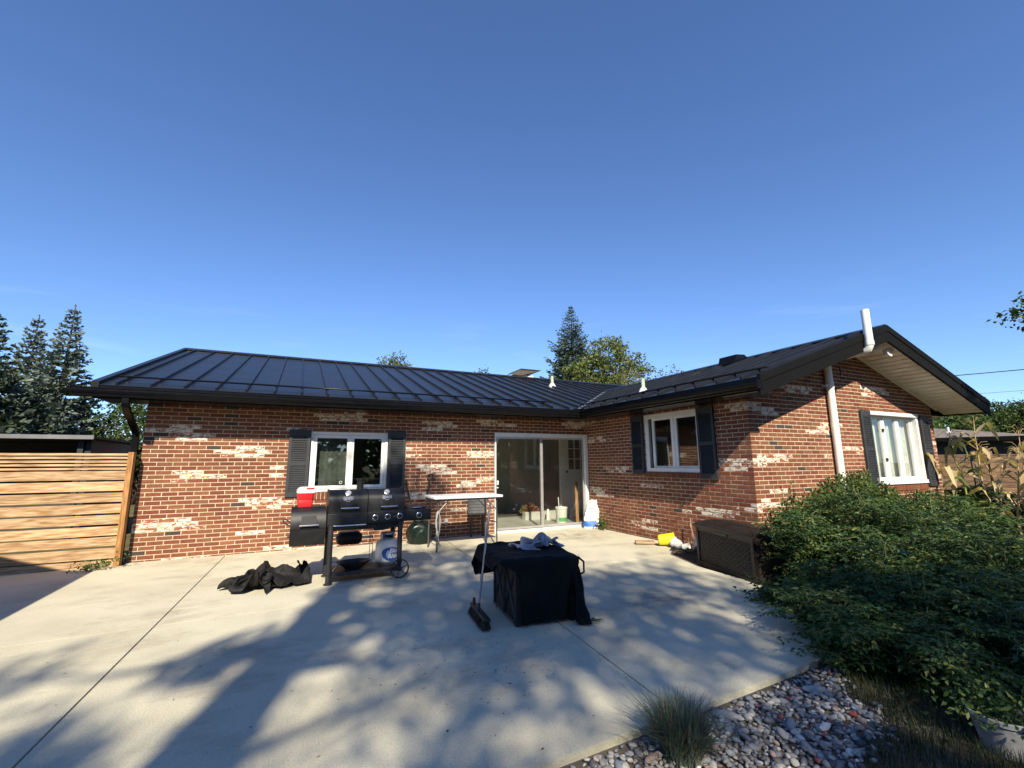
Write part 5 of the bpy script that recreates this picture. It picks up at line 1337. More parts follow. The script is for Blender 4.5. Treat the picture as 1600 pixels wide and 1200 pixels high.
PILE = [
    [-213,3,5,5,5,-7,-11,-8,-18,16,26,24,23,16,13,6,3,-3,-5,-12,-9,-26,5,-1,11,6,5,14,23,19,19,11,23,19,19,15,12,11,6,4,-2,-12,-10,-8,-14,-7,-223,2,6,6,14,-4,-13,-9,-19,12,29,23,21,14,10,4,1,-5,-9,-13,-7,-10,-4,2,7,6,9,18,18,25,13,14,23,19,17,16,11,9,5,1,1,-2,-7,-13,-13,-17,-235,1,4,13,12,7,-10,-10,-18,2,30,29,12,9,8,1,-2,-6,-12,-10,-7,-10,-3,14,2,8,13,20,23,21,9,18,21,17,17,14,10,8,4,1,0,-1,2,-11,-21,-21,-247,1,2,12,17,12,2,-9,-19,-6,31,19,5,11,3,-1,-5,-8,-10,-7,-8,-6,3,14,6,7,20,22,23,20,8,19,14,16,15,13,9,8,4,2,1,5,-6,-13,-21,-17,-261,2,5,9,21,24,7,-7,-17,-9,19,5,6,7,1,-5,-6,-8,-5,-5,-5,1,12,8,7,16,22,24,16,18,9,17,10,14,13,12,8,8,6,0,4,5,-12,-12,-16,-14,-258,-2,-6,16,18,24,17,-1,-13,-21,5,6,2,5,-3,-7,-8,-3,-3,-4,4,6,11,15,9,18,23,23,13,16,17,6,11,12,13,9,14,0,8,10,-2,-7,-8,-14,1,-12,-252,-5,-3,-5,20,30,21,4,-13,-26,-3,2,2,2,-5,-6,-5,-4,3,3,1,14,11,10,21,23,17,21,13,16,9,11,10,13,10,19,3,12,-7,10,-3,-12,0,-13,-2,8,-244,-2,-6,-8,6,29,25,10,-12,-24,-15,0,7,-5,-9,-3,-1,-6,5,4,13,14,9,18,19,22,20,17,18,6,11,9,12,11,15,18,11,-4,6,-15,13,1,-4,-11,-6,-4,-235,-2,-5,-12,-3,24,25,10,-6,-23,-22,4,-1,-11,-2,5,-16,7,8,14,13,9,17,15,20,19,17,17,13,9,9,11,10,12,15,17,19,3,-8,-12,-4,8,6,-1,-8,-2,-225,-7,-15,-7,-4,23,18,8,-7,-18,-26,5,-9,-9,-3,4,16,8,10,9,14,14,10,17,17,15,14,12,13,11,11,8,11,11,14,14,15,17,-1,-14,-12,-1,2,2,-3,-2,-227,0,-16,-26,8,25,22,-13,-10,-14,-7,-13,-8,-3,7,17,16,13,2,13,15,9,13,14,14,10,10,13,12,11,10,8,10,8,9,11,17,17,15,-4,-14,-8,-1,2,2,-3,-233,4,-21,-14,-1,24,10,-13,-13,-9,-8,-9,-2,-2,6,10,20,15,16,16,13,10,13,11,10,9,10,10,10,9,9,10,8,6,11,13,13,13,12,18,-5,-9,-4,-1,-6,1,-238,3,-15,-20,6,13,2,-16,-6,-1,-16,-3,-2,-4,2,12,13,19,18,22,14,15,13,12,9,8,8,7,8,9,8,11,6,11,11,11,13,8,9,18,14,-1,-9,-6,-6,-2,-235,-7,-16,-12,5,2,-1,-2,-15,0,-10,-7,-5,-3,2,5,14,19,23,19,20,15,13,13,8,6,7,7,6,8,10,9,8,11,10,11,13,7,12,14,14,11,-3,-6,-8,6,-246,-8,-16,-4,3,2,-4,-6,-5,-9,-9,-8,-2,-1,-1,5,11,18,21,23,22,16,15,7,5,6,5,7,8,9,9,9,11,11,10,9,11,13,11,14,14,11,7,-1,-5,-10,-265,-9,-6,0,1,-1,-3,-8,-5,-11,-8,-5,-4,1,3,-1,10,16,20,21,22,16,14,6,6,3,5,7,10,9,10,10,12,11,13,8,13,13,13,15,14,9,6,2,-7,-7,-286,-4,-6,-1,1,-1,0,-1,-13,-2,9,-3,-5,-15,-1,0,7,17,12,18,20,20,13,2,6,4,5,7,9,11,12,17,12,8,14,11,13,14,13,15,12,8,5,3,-9,-10,-304,-6,-1,3,1,-2,-4,-6,-6,-1,2,5,8,-7,-13,-3,0,10,16,11,16,20,16,7,1,5,5,8,12,16,16,14,11,11,16,13,13,14,14,11,10,9,4,1,-12,-11,-322,-1,-1,0,-2,-4,-6,-7,-3,-2,0,6,5,14,6,-14,-8,2,12,8,20,18,14,12,1,0,7,9,14,15,17,18,19,6,12,14,16,16,16,11,6,8,5,-6,-9,-14,-335,-9,-1,-1,-2,-3,-5,-4,-4,-3,-1,3,9,9,19,7,-17,-7,9,12,11,22,16,7,12,7,6,7,4,17,17,17,12,15,15,13,15,17,16,15,6,3,4,-2,-12,-12,-346,-1,-1,-1,-2,-3,-4,-4,-4,-2,-1,-1,-3,10,16,21,-3,-16,8,12,10,21,9,13,10,6,7,8,16,9,16,18,18,11,14,13,17,17,13,6,6,5,1,-2,-5,-14,-363,-5,-2,-3,-3,-4,-4,-3,-3,0,2,4,10,7,13,17,7,-12,6,15,14,17,13,3,11,6,10,14,13,13,15,17,14,16,13,14,13,10,10,-1,6,14,12,-11,-10,-3,-379,-8,-5,-4,-4,-3,-4,-3,0,2,4,7,11,16,13,17,0,0,16,14,17,7,9,11,5,11,10,9,17,18,12,18,15,15,13,10,6,9,9,15,8,16,-7,-2,-5,-2,-391,-11,-9,-6,-4,-2,-3,-1,5,2,6,10,12,18,16,23,3,10,9,13,10,7,12,7,9,11,11,11,18,13,17,18,16,13,9,10,15,6,9,9,12,13,6,-1,-2,-1,-401,-9,-11,-12,-4,-1,-3,8,6,14,8,5,11,19,18,18,6,11,11,12,7,14,4,12,4,8,13,14,11,19,19,19,16,8,16,14,13,5,11,7,12,9,7,10,2,1,-412,-8,-10,-13,-6,1,0,12,17,3,16,13,11,11,20,9,15,7,13,12,13,9,7,4,2,7,15,17,9,15,18,21,14,16,16,4,-2,4,13,21,22,15,8,12,6,3,-422,-4,-8,-16,-6,0,6,14,19,4,13,16,16,15,12,15,14,14,4,9,14,5,1,0,5,11,11,10,17,18,13,22,13,20,6,-3,3,7,13,17,23,30,16,15,5,7,-440,-3,-3,-12,-4,0,14,17,16,15,15,12,11,13,14,15,16,19,6,4,0,5,-1,-2,7,7,11,11,11,21,20,15,23,15,-7,5,-4,6,19,21,21,30,31,22,5,0,-416,-18,-13,-15,-2,12,12,11,12,15,15,13,13,16,6,17,16,31,1,-11,3,4,-6,4,7,8,6,5,12,17,23,17,26,9,-5,7,0,8,14,24,25,26,30,23,16,4,-422,-20,-11,-11,5,6,10,10,15,18,23,8,12,11,2,9,29,29,-4,-10,1,4,-4,1,7,6,7,11,13,11,11,23,24,9,1,2,3,7,18,25,25,28,28,23,16,6,-430,-12,-7,-11,6,9,1,15,17,21,17,-4,12,15,10,1,29,25,2,-6,-7,-2,0,2,8,6,5,6,9,15,15,20,24,28,-21,9,3,8,18,26,28,23,27,23,16,9,-439,-11,6,-8,-9,9,12,14,18,17,19,0,3,13,15,5,15,24,9,0,-6,-6,-7,4,7,7,8,9,5,11,16,18,30,31,-15,-7,11,8,17,25,28,29,21,22,14,10,-452,4,-8,4,-7,1,11,14,17,18,18,4,1,14,11,18,2,16,16,6,-1,-7,-8,3,8,6,8,4,15,4,14,21,34,28,-7,-8,6,13,14,23,26,27,26,16,16,-2,-466,13,-8,3,-5,-5,12,8,21,20,22,-2,5,13,12,20,6,-3,15,20,3,-4,-8,3,8,8,7,6,9,8,13,30,31,19,9,-8,2,7,16,19,24,26,23,18,11,9,-456,-3,-4,-8,-6,-2,3,15,12,27,25,13,-9,12,16,10,14,-5,18,15,11,4,-10,4,8,11,4,3,11,8,25,28,22,19,20,-6,4,0,11,19,21,23,21,18,14,6,-449,-16,-8,-13,-9,-4,1,14,19,17,26,17,14,-1,10,11,14,5,17,16,15,-5,1,5,11,-3,7,9,13,20,24,24,17,20,18,6,-2,8,2,14,19,21,21,17,14,3,-455,-12,-15,-18,-12,-5,0,10,18,21,18,27,8,7,16,15,5,14,13,15,22,-9,19,6,-10,2,11,14,17,20,23,21,11,17,17,13,10,-5,11,10,16,17,17,17,14,4,-466,-11,-17,-18,-13,-8,-1,7,14,25,29,11,17,30,9,5,5,12,19,21,19,-13,20,8,3,-1,13,13,15,20,19,15,17,21,16,11,6,1,11,13,13,14,16,15,10,1,-475,-11,-17,-19,-13,-10,-4,6,15,21,23,21,22,20,14,9,8,12,17,25,27,2,-7,11,8,10,11,9,14,15,16,15,22,18,15,8,7,10,12,13,14,14,14,13,-2,0,-481,-12,-18,-18,-16,-12,14,-10,12,17,20,32,9,24,17,15,12,14,17,20,23,19,-20,15,11,11,9,9,11,15,12,21,19,16,14,13,12,12,14,15,14,13,7,-4,0,-2],
    [153,16,19,21,23,15,2,12,6,-1,-10,6,15,16,11,12,7,10,17,15,-26,-15,-28,-24,-15,-11,-1,10,4,17,6,-3,3,8,5,9,8,7,9,11,15,22,31,38,29,22,171,15,18,20,10,18,-4,12,1,10,-10,5,16,14,11,9,8,13,17,2,-27,-27,-29,-16,-5,-9,-2,9,13,3,18,4,5,8,9,11,9,7,9,12,15,30,36,34,28,13,182,13,16,13,15,9,6,4,-4,11,1,8,17,11,5,4,11,13,16,-9,-29,-23,-21,-4,-13,-6,3,10,5,11,13,8,6,11,11,13,12,11,12,9,25,32,36,32,13,-3,187,11,11,16,12,4,11,-1,-1,6,-2,15,21,2,11,10,7,17,7,-18,-27,-21,-17,2,-6,-4,8,8,6,9,10,8,9,15,15,16,16,7,15,22,26,29,29,21,4,-3,184,5,12,17,10,7,11,1,-1,13,-19,27,16,10,9,9,13,17,-10,-24,-21,-17,-7,6,-8,6,7,1,11,8,8,10,12,18,15,18,17,18,20,20,21,25,13,16,-2,-10,191,0,4,11,11,9,10,6,-2,8,-13,31,19,6,14,13,14,1,-15,-20,-18,-12,-4,6,3,5,4,2,11,7,2,18,16,18,21,20,18,20,19,20,18,8,12,-1,-10,-10,200,-4,1,8,15,-5,11,8,3,6,-8,31,19,9,10,13,5,3,-21,-14,-17,1,-4,6,2,5,9,2,11,2,11,16,18,21,21,16,24,17,19,16,14,-1,-2,-2,-9,-5,195,5,-5,9,16,4,-6,7,5,7,-1,32,19,3,14,16,18,-23,-18,-15,-6,-2,4,3,6,5,6,9,5,10,13,16,19,20,18,16,18,21,15,6,1,2,-4,-2,-5,-4,185,10,-1,2,22,-3,-2,7,9,-1,14,31,9,15,20,23,-7,-17,-15,-11,-5,1,0,8,6,6,7,9,7,12,14,17,18,19,18,14,11,16,14,11,-2,-7,-3,-5,-6,-3,178,9,6,-10,20,18,-13,8,8,16,11,18,24,17,19,21,-2,-16,-16,-12,-6,0,5,7,7,8,8,9,9,12,14,18,18,17,15,14,10,8,11,6,6,-5,-8,-7,-3,-5,170,10,7,-8,26,10,5,-4,15,21,19,13,26,22,10,6,-3,-2,2,-13,-7,-6,5,6,7,9,9,8,10,12,14,17,19,15,15,11,7,4,1,7,11,-1,-5,-6,-4,-3,166,8,15,2,20,3,13,0,17,19,22,18,27,24,16,10,0,-3,-13,-5,-13,1,-2,4,5,10,8,10,10,12,14,16,17,10,-6,0,11,13,12,6,6,8,-9,-5,-1,-5,169,6,6,3,24,14,7,7,21,19,17,28,27,25,21,10,4,-1,-11,-15,-8,-9,-1,0,6,7,10,10,9,12,13,12,16,-13,-7,0,12,17,20,10,8,5,-7,-1,2,3,177,4,-4,15,22,9,4,22,19,15,22,27,28,19,22,16,7,0,-7,-17,-15,-9,-7,1,7,9,10,9,11,11,7,17,-4,-15,-7,1,12,20,18,18,11,10,1,-1,2,-3,178,9,-3,21,6,9,18,18,16,19,21,23,24,20,20,18,10,1,-11,-11,-9,-9,-8,-8,9,10,11,11,6,10,11,12,-15,-13,-10,3,13,18,22,19,13,12,10,2,0,2,184,1,18,2,10,13,17,17,18,10,19,20,20,14,23,21,14,4,-8,-11,-12,-7,-2,-10,13,9,9,10,10,6,12,7,-18,-14,-10,3,12,16,21,19,17,15,14,10,1,-6,191,12,4,9,10,10,14,15,10,17,15,18,18,7,15,23,18,7,-1,-10,-14,-11,-6,8,15,11,9,7,5,8,9,-1,-3,-19,-8,2,8,15,19,20,19,18,16,10,-8,1,201,15,12,9,8,9,9,7,10,15,4,10,14,7,14,19,22,16,2,-8,-15,-6,-3,16,13,1,13,11,8,4,4,11,-11,-10,-8,-5,7,13,18,20,20,16,17,15,-13,-3,208,9,9,8,7,8,9,9,13,13,14,10,0,8,9,3,20,23,12,2,-4,-6,-17,7,14,17,14,11,7,6,2,5,5,-10,-7,-7,6,12,14,18,21,19,19,-3,-4,4,213,9,7,7,7,9,8,10,11,10,12,13,9,2,5,10,-4,21,15,7,-3,-8,-10,21,9,17,16,12,12,2,4,-7,13,3,-6,-5,8,10,12,13,19,20,15,-3,-2,8,213,10,8,7,7,9,8,8,10,10,10,12,9,9,4,9,-8,11,16,3,1,-13,22,12,20,18,15,12,1,13,-1,-4,-2,9,-3,8,-2,10,15,18,18,17,-6,3,10,4,210,7,7,8,10,9,10,10,9,9,10,11,10,10,10,9,-17,5,16,7,-10,16,21,23,20,18,16,8,4,4,6,-4,-4,-2,0,4,10,14,13,18,18,8,-3,5,0,11,221,-10,4,10,12,12,12,12,9,11,11,11,11,11,11,12,-23,13,-2,5,16,24,22,21,22,17,15,6,6,-1,5,-4,-5,-2,-2,0,14,12,15,11,17,1,11,9,-2,8,241,-16,-10,4,15,15,14,12,12,13,13,11,12,6,18,2,-7,4,11,11,17,25,22,21,20,16,4,13,-1,6,1,-5,-7,-9,-9,11,-1,11,14,17,16,13,8,4,9,1,258,-18,-11,-8,13,17,14,14,15,6,15,17,14,11,7,13,-2,8,10,17,22,19,22,19,16,3,10,11,4,5,-3,-8,-13,-16,0,-10,3,8,10,18,20,14,20,14,7,7,273,-21,-13,-11,9,17,17,10,9,19,11,14,16,19,10,12,5,14,15,19,19,19,19,14,4,4,10,9,-9,8,-3,-8,-18,-13,-16,8,12,6,11,-3,13,20,26,20,14,2,285,-26,-18,-4,7,16,17,14,6,21,17,15,12,15,18,10,10,16,23,22,18,15,14,3,7,7,6,-4,2,-5,-7,-11,-19,-20,-1,19,14,9,-8,12,12,8,17,23,15,6,293,-26,-14,-2,5,15,12,11,16,18,19,19,17,13,14,8,11,16,26,26,21,11,9,3,6,4,2,-2,-9,-1,-15,-17,-22,-20,23,11,7,11,9,10,15,8,5,8,16,5,298,-13,-11,-2,4,11,14,16,19,21,20,19,17,5,13,-6,18,9,32,27,17,13,0,6,4,-2,6,-10,-8,-4,-15,-19,-26,-5,25,16,14,7,12,8,12,12,3,6,-8,7,326,-12,-12,-3,2,9,14,19,19,19,8,22,16,14,7,-19,9,14,31,25,19,8,5,8,1,4,0,-1,-7,-12,-19,-21,-28,-1,30,19,13,16,11,9,12,8,4,0,1,-1,356,-14,-11,-5,-2,6,13,17,17,14,21,21,3,12,14,-24,-1,20,16,27,16,11,6,7,1,-1,6,-3,1,-12,-17,-23,-30,15,22,23,18,17,12,8,4,11,2,0,3,3,380,-13,-13,-11,-6,0,10,15,19,22,20,21,4,4,15,-24,1,18,-3,21,26,8,6,6,3,1,4,0,4,-9,-20,-24,-20,21,26,25,18,17,12,7,3,1,9,1,5,5,392,-11,-15,-15,-4,-7,10,13,20,23,22,21,2,10,0,-18,8,18,-14,6,24,15,7,5,4,4,5,7,-1,-14,-21,-24,10,22,27,25,19,14,11,7,2,1,1,8,4,-9,396,-2,-17,-19,-17,5,0,12,13,23,19,25,19,5,-15,11,8,7,-14,-9,17,20,9,4,5,7,6,3,-4,-16,-25,11,17,24,24,24,19,14,7,6,0,1,-1,5,-9,9,402,-4,-13,-23,-22,-9,13,6,15,13,19,24,21,9,-3,18,13,2,-5,-13,-10,20,9,8,4,9,6,8,-14,-23,13,12,25,24,19,22,15,13,8,1,-1,0,-1,-1,-2,10,412,-5,-21,-21,-24,-15,11,4,14,18,20,23,5,16,19,14,8,17,-5,-13,-13,-6,17,12,5,10,8,-12,-16,12,15,21,26,22,16,15,14,1,12,3,1,-2,-1,-1,-3,10,423,-16,-20,-20,-23,-19,1,8,13,19,27,2,26,25,13,9,18,9,12,-14,-14,-11,-2,14,10,11,-7,-7,12,17,19,18,27,19,13,9,6,6,4,-5,3,3,-1,-1,-1,11,429,-18,-20,-21,-23,-20,-2,8,14,7,14,33,30,2,21,21,18,13,6,-1,-14,-14,-1,-4,10,13,-4,9,15,19,20,16,14,3,5,6,6,6,5,2,3,1,1,1,6,12,433,-19,-21,-21,-22,-18,-3,11,9,13,19,22,29,9,26,22,18,13,6,-2,-8,-27,8,-2,2,4,11,15,17,19,9,-2,-2,4,5,7,5,5,5,5,3,3,3,4,15,12,437,-20,-22,-22,-20,-17,5,10,13,16,20,11,33,13,28,21,17,11,6,-9,-14,-13,-7,12,1,7,12,15,18,12,-18,-5,-2,0,5,6,5,6,5,5,5,6,9,14,10,16],
    [7,0,0,2,3,15,14,8,7,-19,-9,-17,-4,1,3,-5,9,-8,0,15,5,-3,5,-4,-3,0,-14,9,1,-6,19,-24,4,-3,4,-4,-1,1,-1,0,0,4,11,2,13,5,14,-2,-1,3,14,11,14,6,-3,-22,-8,-18,1,3,2,-6,9,-3,-6,20,11,-5,-5,-3,8,-7,-12,-6,10,-5,15,-21,-1,10,-10,0,4,-4,5,-5,15,4,2,9,4,1,26,-5,-6,9,4,18,11,8,-7,-26,-13,-3,-9,6,8,-10,4,-9,8,23,4,-13,-1,11,-2,-9,-14,3,-9,2,18,-14,-6,9,-9,6,-6,0,6,15,5,3,7,-5,-8,-2,39,-6,-11,-1,9,16,12,9,-6,-29,-7,-19,6,7,-2,1,-12,1,20,19,-1,-12,6,3,-5,-15,-10,-5,4,-4,16,-3,-13,7,-7,3,4,14,9,2,2,10,-1,-8,-8,-5,51,-12,-7,-6,5,6,15,12,1,-22,-24,-13,13,-3,8,-9,-8,11,22,9,-14,10,5,-7,-11,-10,-7,2,-11,1,13,1,-14,1,11,8,8,4,-6,12,10,6,-13,1,-6,-4,67,-14,-11,-5,-11,9,12,11,6,-15,-31,-2,-3,11,6,-10,-10,23,19,-14,9,8,2,-7,-13,-16,-5,5,-12,-1,6,4,-10,8,1,10,-1,8,7,2,11,15,-9,-7,-10,-4,79,-7,-16,-16,-8,0,11,11,1,3,-35,-5,3,13,-15,-12,19,23,-11,16,3,1,2,-15,-6,-6,-14,5,-9,4,-8,-3,7,-2,8,-4,5,7,6,-1,13,10,14,-3,-9,-9,92,-12,-11,-16,-14,-3,9,8,3,5,-29,-4,9,-17,-13,16,14,-1,14,12,4,1,-13,-5,-10,-4,-8,-7,4,-12,-4,6,-2,6,-6,-2,10,2,6,1,10,15,10,1,8,-8,97,-8,-17,-15,-7,-14,8,12,10,-3,-20,2,-22,-6,2,3,15,15,13,6,1,-12,-2,-11,-5,-6,-9,1,-10,-8,0,3,3,-3,-1,-2,0,12,-4,2,11,9,8,9,8,6,100,-11,-10,-20,-12,-4,3,16,13,-7,-16,-25,-6,6,4,1,14,13,9,-10,1,5,-13,-1,-7,-7,-6,-10,-4,0,3,-3,3,4,3,-5,-9,-4,13,3,3,9,7,5,7,3,104,-16,-11,-17,2,-13,2,16,7,-2,-23,-27,2,-4,-12,-2,11,16,22,5,-1,-10,3,-6,-4,-8,-7,-2,-1,0,-1,1,3,6,-3,-8,-5,-6,-3,13,4,7,9,5,4,3,106,-20,-4,-14,-12,5,-12,13,7,-11,-19,-23,-3,-5,-3,8,2,-3,8,17,-2,12,-4,-3,-6,0,-1,-2,-1,-4,-4,6,6,-15,-5,6,-5,-6,-3,1,15,4,5,2,1,1,107,-14,-14,-14,1,0,-21,11,-1,-18,-12,-8,-11,8,4,1,9,-5,-9,0,13,3,6,-2,-1,-4,1,-1,-4,-4,5,12,-13,-8,1,-1,-2,-7,4,0,-5,13,-4,1,2,5,109,-17,-15,-4,2,-16,-22,3,-2,-18,-10,-3,3,12,8,-2,-7,-6,-3,5,-4,10,4,3,2,-5,-3,-3,1,4,11,2,-19,-3,-1,-1,-6,4,-7,0,2,0,9,-4,2,6,106,-17,-13,1,-14,-18,-1,-7,-14,-9,-7,0,8,15,1,-3,-8,-8,-5,-1,4,13,6,9,-7,-6,-2,0,9,4,7,-11,-11,-8,1,-6,2,-3,5,-1,-1,-4,3,10,9,-2,99,-17,-3,-19,-14,-10,-3,-2,-6,-13,-3,5,-5,20,1,0,-10,-9,2,-2,-5,8,16,11,-3,-9,-9,6,3,10,3,-15,-5,-8,3,-10,0,4,-5,0,0,0,5,10,11,9,88,-12,-16,-11,-10,-9,-9,-7,10,3,-4,3,-2,-11,16,-2,-4,-3,-13,-1,1,11,13,15,-1,-8,-9,-10,10,8,7,-10,-17,0,-7,0,-3,3,-2,3,-2,0,7,13,8,12,71,-4,-6,-6,-8,-8,-8,-12,-11,2,15,13,1,-15,-12,9,-1,-4,4,-9,5,6,17,-9,12,-14,-4,-3,-1,3,6,9,-14,-15,0,-3,0,5,0,-2,-1,10,7,9,5,11,57,-10,-6,-4,-4,-4,-3,-4,-1,-1,2,7,14,8,-17,-20,1,-3,-3,12,-2,11,-5,17,-13,3,0,-4,0,-2,-1,1,6,-16,-10,6,1,-1,3,1,-1,3,3,16,17,-2,42,1,1,1,0,-1,-2,-1,-3,-2,-1,1,-4,14,10,-22,-20,-5,-3,2,14,0,16,-4,13,3,-2,-5,-11,4,-3,4,-8,-10,-3,6,-6,2,5,5,-2,-1,6,19,14,-9,26,-4,0,0,-2,-1,-2,-2,-2,0,0,3,9,10,17,1,-26,-13,-7,1,15,3,9,15,3,-7,8,-8,2,-7,6,2,-1,-7,-3,-3,4,2,2,-7,-3,-5,12,13,13,-6,16,8,-2,-2,0,-1,-1,0,-4,-4,-2,-1,2,13,17,16,-18,-15,-2,0,15,7,10,-7,0,9,-4,6,-10,10,-8,3,7,2,-3,-1,-5,-7,-11,6,4,5,8,4,-8,2,7,6,9,-3,2,3,-3,-4,-7,0,0,0,0,3,17,17,-5,-9,5,4,5,-3,12,-1,-6,2,7,-14,3,-1,13,-1,-5,4,-4,-11,-1,-5,-4,-2,0,4,4,7,-9,4,8,-1,2,12,2,5,-5,-8,5,-3,0,0,-2,9,-1,7,20,-7,-7,9,11,-5,-1,8,-2,-4,-13,-4,-4,12,8,3,-1,-6,-9,-5,-1,-9,-4,-2,3,8,13,-11,3,-7,7,9,-9,7,11,6,-11,6,3,-4,0,1,-3,-1,15,-1,17,-8,9,6,-5,4,-6,-6,2,-19,-1,-10,14,6,8,2,-5,-9,-9,1,-8,-10,5,6,-5,18,-6,4,-10,2,6,13,-12,2,15,9,-11,13,-1,-5,6,-5,-2,2,5,14,-2,10,6,0,2,-3,-6,-12,-15,-12,-5,2,5,11,9,3,-5,-15,2,-16,9,-10,1,-1,4,15,-7,2,6,-8,8,-1,11,-10,15,11,-6,5,8,-4,-2,-2,6,0,0,3,4,9,4,7,-1,-13,-11,-14,-9,-2,-3,4,3,1,16,9,-19,3,-23,0,0,9,8,-10,-8,3,20,1,-11,2,8,-2,16,-14,14,10,8,7,3,-4,-1,-3,-5,9,3,1,-9,10,5,3,1,-8,-15,-10,-4,-4,0,4,6,-2,-1,19,-7,-20,-8,14,-13,10,1,4,-14,-2,2,14,-9,9,6,14,-9,-1,13,2,8,8,9,1,0,-5,-6,-9,13,-9,8,3,5,2,-1,-5,-10,-2,-2,0,-2,-4,-3,-8,6,19,2,-32,10,-9,9,-14,11,-1,9,-14,-5,12,-6,7,15,2,-10,7,10,9,6,4,-4,-6,-11,-5,-3,4,18,-10,4,5,6,9,-6,9,-5,-1,0,0,1,-2,-4,-10,-15,17,10,-36,-1,10,-10,7,-7,1,11,5,-8,-9,8,-9,15,-9,10,-5,9,7,10,-5,-8,-12,0,11,12,1,-13,-8,1,8,27,6,-5,4,3,3,-1,-1,3,-10,-10,-7,-10,14,-2,-22,-8,-1,6,-6,0,0,0,13,-7,-6,6,-6,14,-7,8,5,5,8,-6,-6,-8,-3,-5,15,16,-12,11,-8,-19,4,28,17,6,3,0,5,0,0,0,-8,-15,-11,-6,10,-14,2,-15,-6,-2,6,-4,-1,0,0,13,-5,-7,4,6,13,-1,-8,13,13,-7,-8,-6,-5,0,5,19,-10,18,0,-25,-11,18,25,6,5,5,8,0,-4,2,-11,-9,-12,-7,6,-17,15,-16,-7,-6,-1,6,-5,4,-4,0,9,1,-7,7,8,1,-9,8,16,10,-14,-2,-6,-3,-1,8,13,8,7,-22,-23,13,14,14,6,5,12,3,-2,-6,-13,-7,-13,1,-9,-8,19,-18,1,-4,-7,-1,5,-4,-1,5,-5,1,2,7,17,-16,-1,2,17,10,9,-17,2,-5,3,4,14,14,-8,-11,-20,-10,12,18,2,9,10,-1,2,-9,-13,-9,0,-11,-14,12,14,-11,-2,-7,0,-7,0,0,1,0,8,-3,-6,9,10,-2,-10,0,15,12,9,4,-17,2,-14,23,18,-7,-11,-12,5,-12,-13,17,19,-4,5,5,-2,-9,-4,-8,-11,-11,1,12,8,0,-9,3,-8,1,-3,-5,0,0,4,6,-8,6,0,1,5,-5,9,16,9,1,6,-10,-20,18,11,-13,-12,-2,-5,10,-15,3,20,0,4,2,-2,-7,-10,-6,-8,-1,14,0,8,4,-1,-1,-7,0,-8,-1,1,-1,3,5,-7,6,0,1,0,5,-2,15,9,5,-5,-6,-8,-1,11,-15,-6,-2,0,0,14,-14,17,9,-15,6,-3,-7,-2,-5,-2,2,18,14,6,-3,-6,-9,-9,3,3,-4,-6,0,5,8,-10,6,0,0,4,-4,0,14,5,-3,-3,5,20,1,-27,-10,-1,0,5,-5,2,4,3,19,-15,-11,-4,4,4,-7,1,18,20,2,-5,1,-8,-8,-5,-3,-2,-1,0,3,6,3,-11,6,0,0,0,1,0,6,0,-1,4,5,-3,13,-24,5,2,-1,-5,4,8,4,-13,11,3,-9,-4,1,-4,2,12,13,-1,0,5,0,-2,-3,-4,-3,-1,-1,3,8,-3,-12,-3],
]
pile = thing('crumpled_cover', 'crumpled black barbecue cover heaped on the concrete left of the barbecue', 'cover', (1.99, -2.42, .0), R(-6))
V, Fc = cloth_mesh(PILE, 46, 40)
V = (V - np.array([(V[:, 0].min() + V[:, 0].max()) / 2, (V[:, 1].min() + V[:, 1].max()) / 2, 0])) * (.84, 1.12, 1.65)
cloth_obj('fabric', V, Fc, M_COVER, pile)
# tent flap and a label tag at the edge of the heap

# fire-pit table under a black cover
fp = thing('covered_fire_table', 'square fire table under a draped black cover in the middle of the patio', 'table', (4.40, -4.80, 0), R(-7))
fp.scale = (1.0, 1.0, 1.08)
HT = .525
b = MB(); b.box((-.262, -.36, .02), (.33, .32, .49)); b.build('body', mat('black_panel', (.010, .010, .011), .6, var=.2), fp)
b = MB(); b.bbox((-.385, -.385, .492), (.355, .535, .521), .006); b.build('table_top', M_BLACK, fp)
b = MB(); xl = -.268
for (p, q) in (((xl, -.36, .02), (xl, -.36, .49)), ((xl, .32, .02), (xl, .32, .49)), ((xl, -.02, .02), (xl, -.02, .49)), ((xl, -.36, .03), (xl, .32, .03)), ((xl, -.36, .05), (xl, -.02, .47)), ((xl, -.02, .05), (xl, .32, .47)), ((xl, -.02, .05), (xl, -.36, .47)), ((xl, .32, .05), (xl, -.02, .47))):
    b.tube([p, q], .012, 4)
b.build('side_frame', mat('black_frame', (.022, .022, .024), .5), fp)
for sx_ in (-.235, .30):
    for sy_ in (-.33, .29):
        b = MB(); b.box((sx_ - .025, sy_ - .025, 0), (sx_ + .025, sy_ + .025, .03)); b.build('foot', M_BLACK, fp)
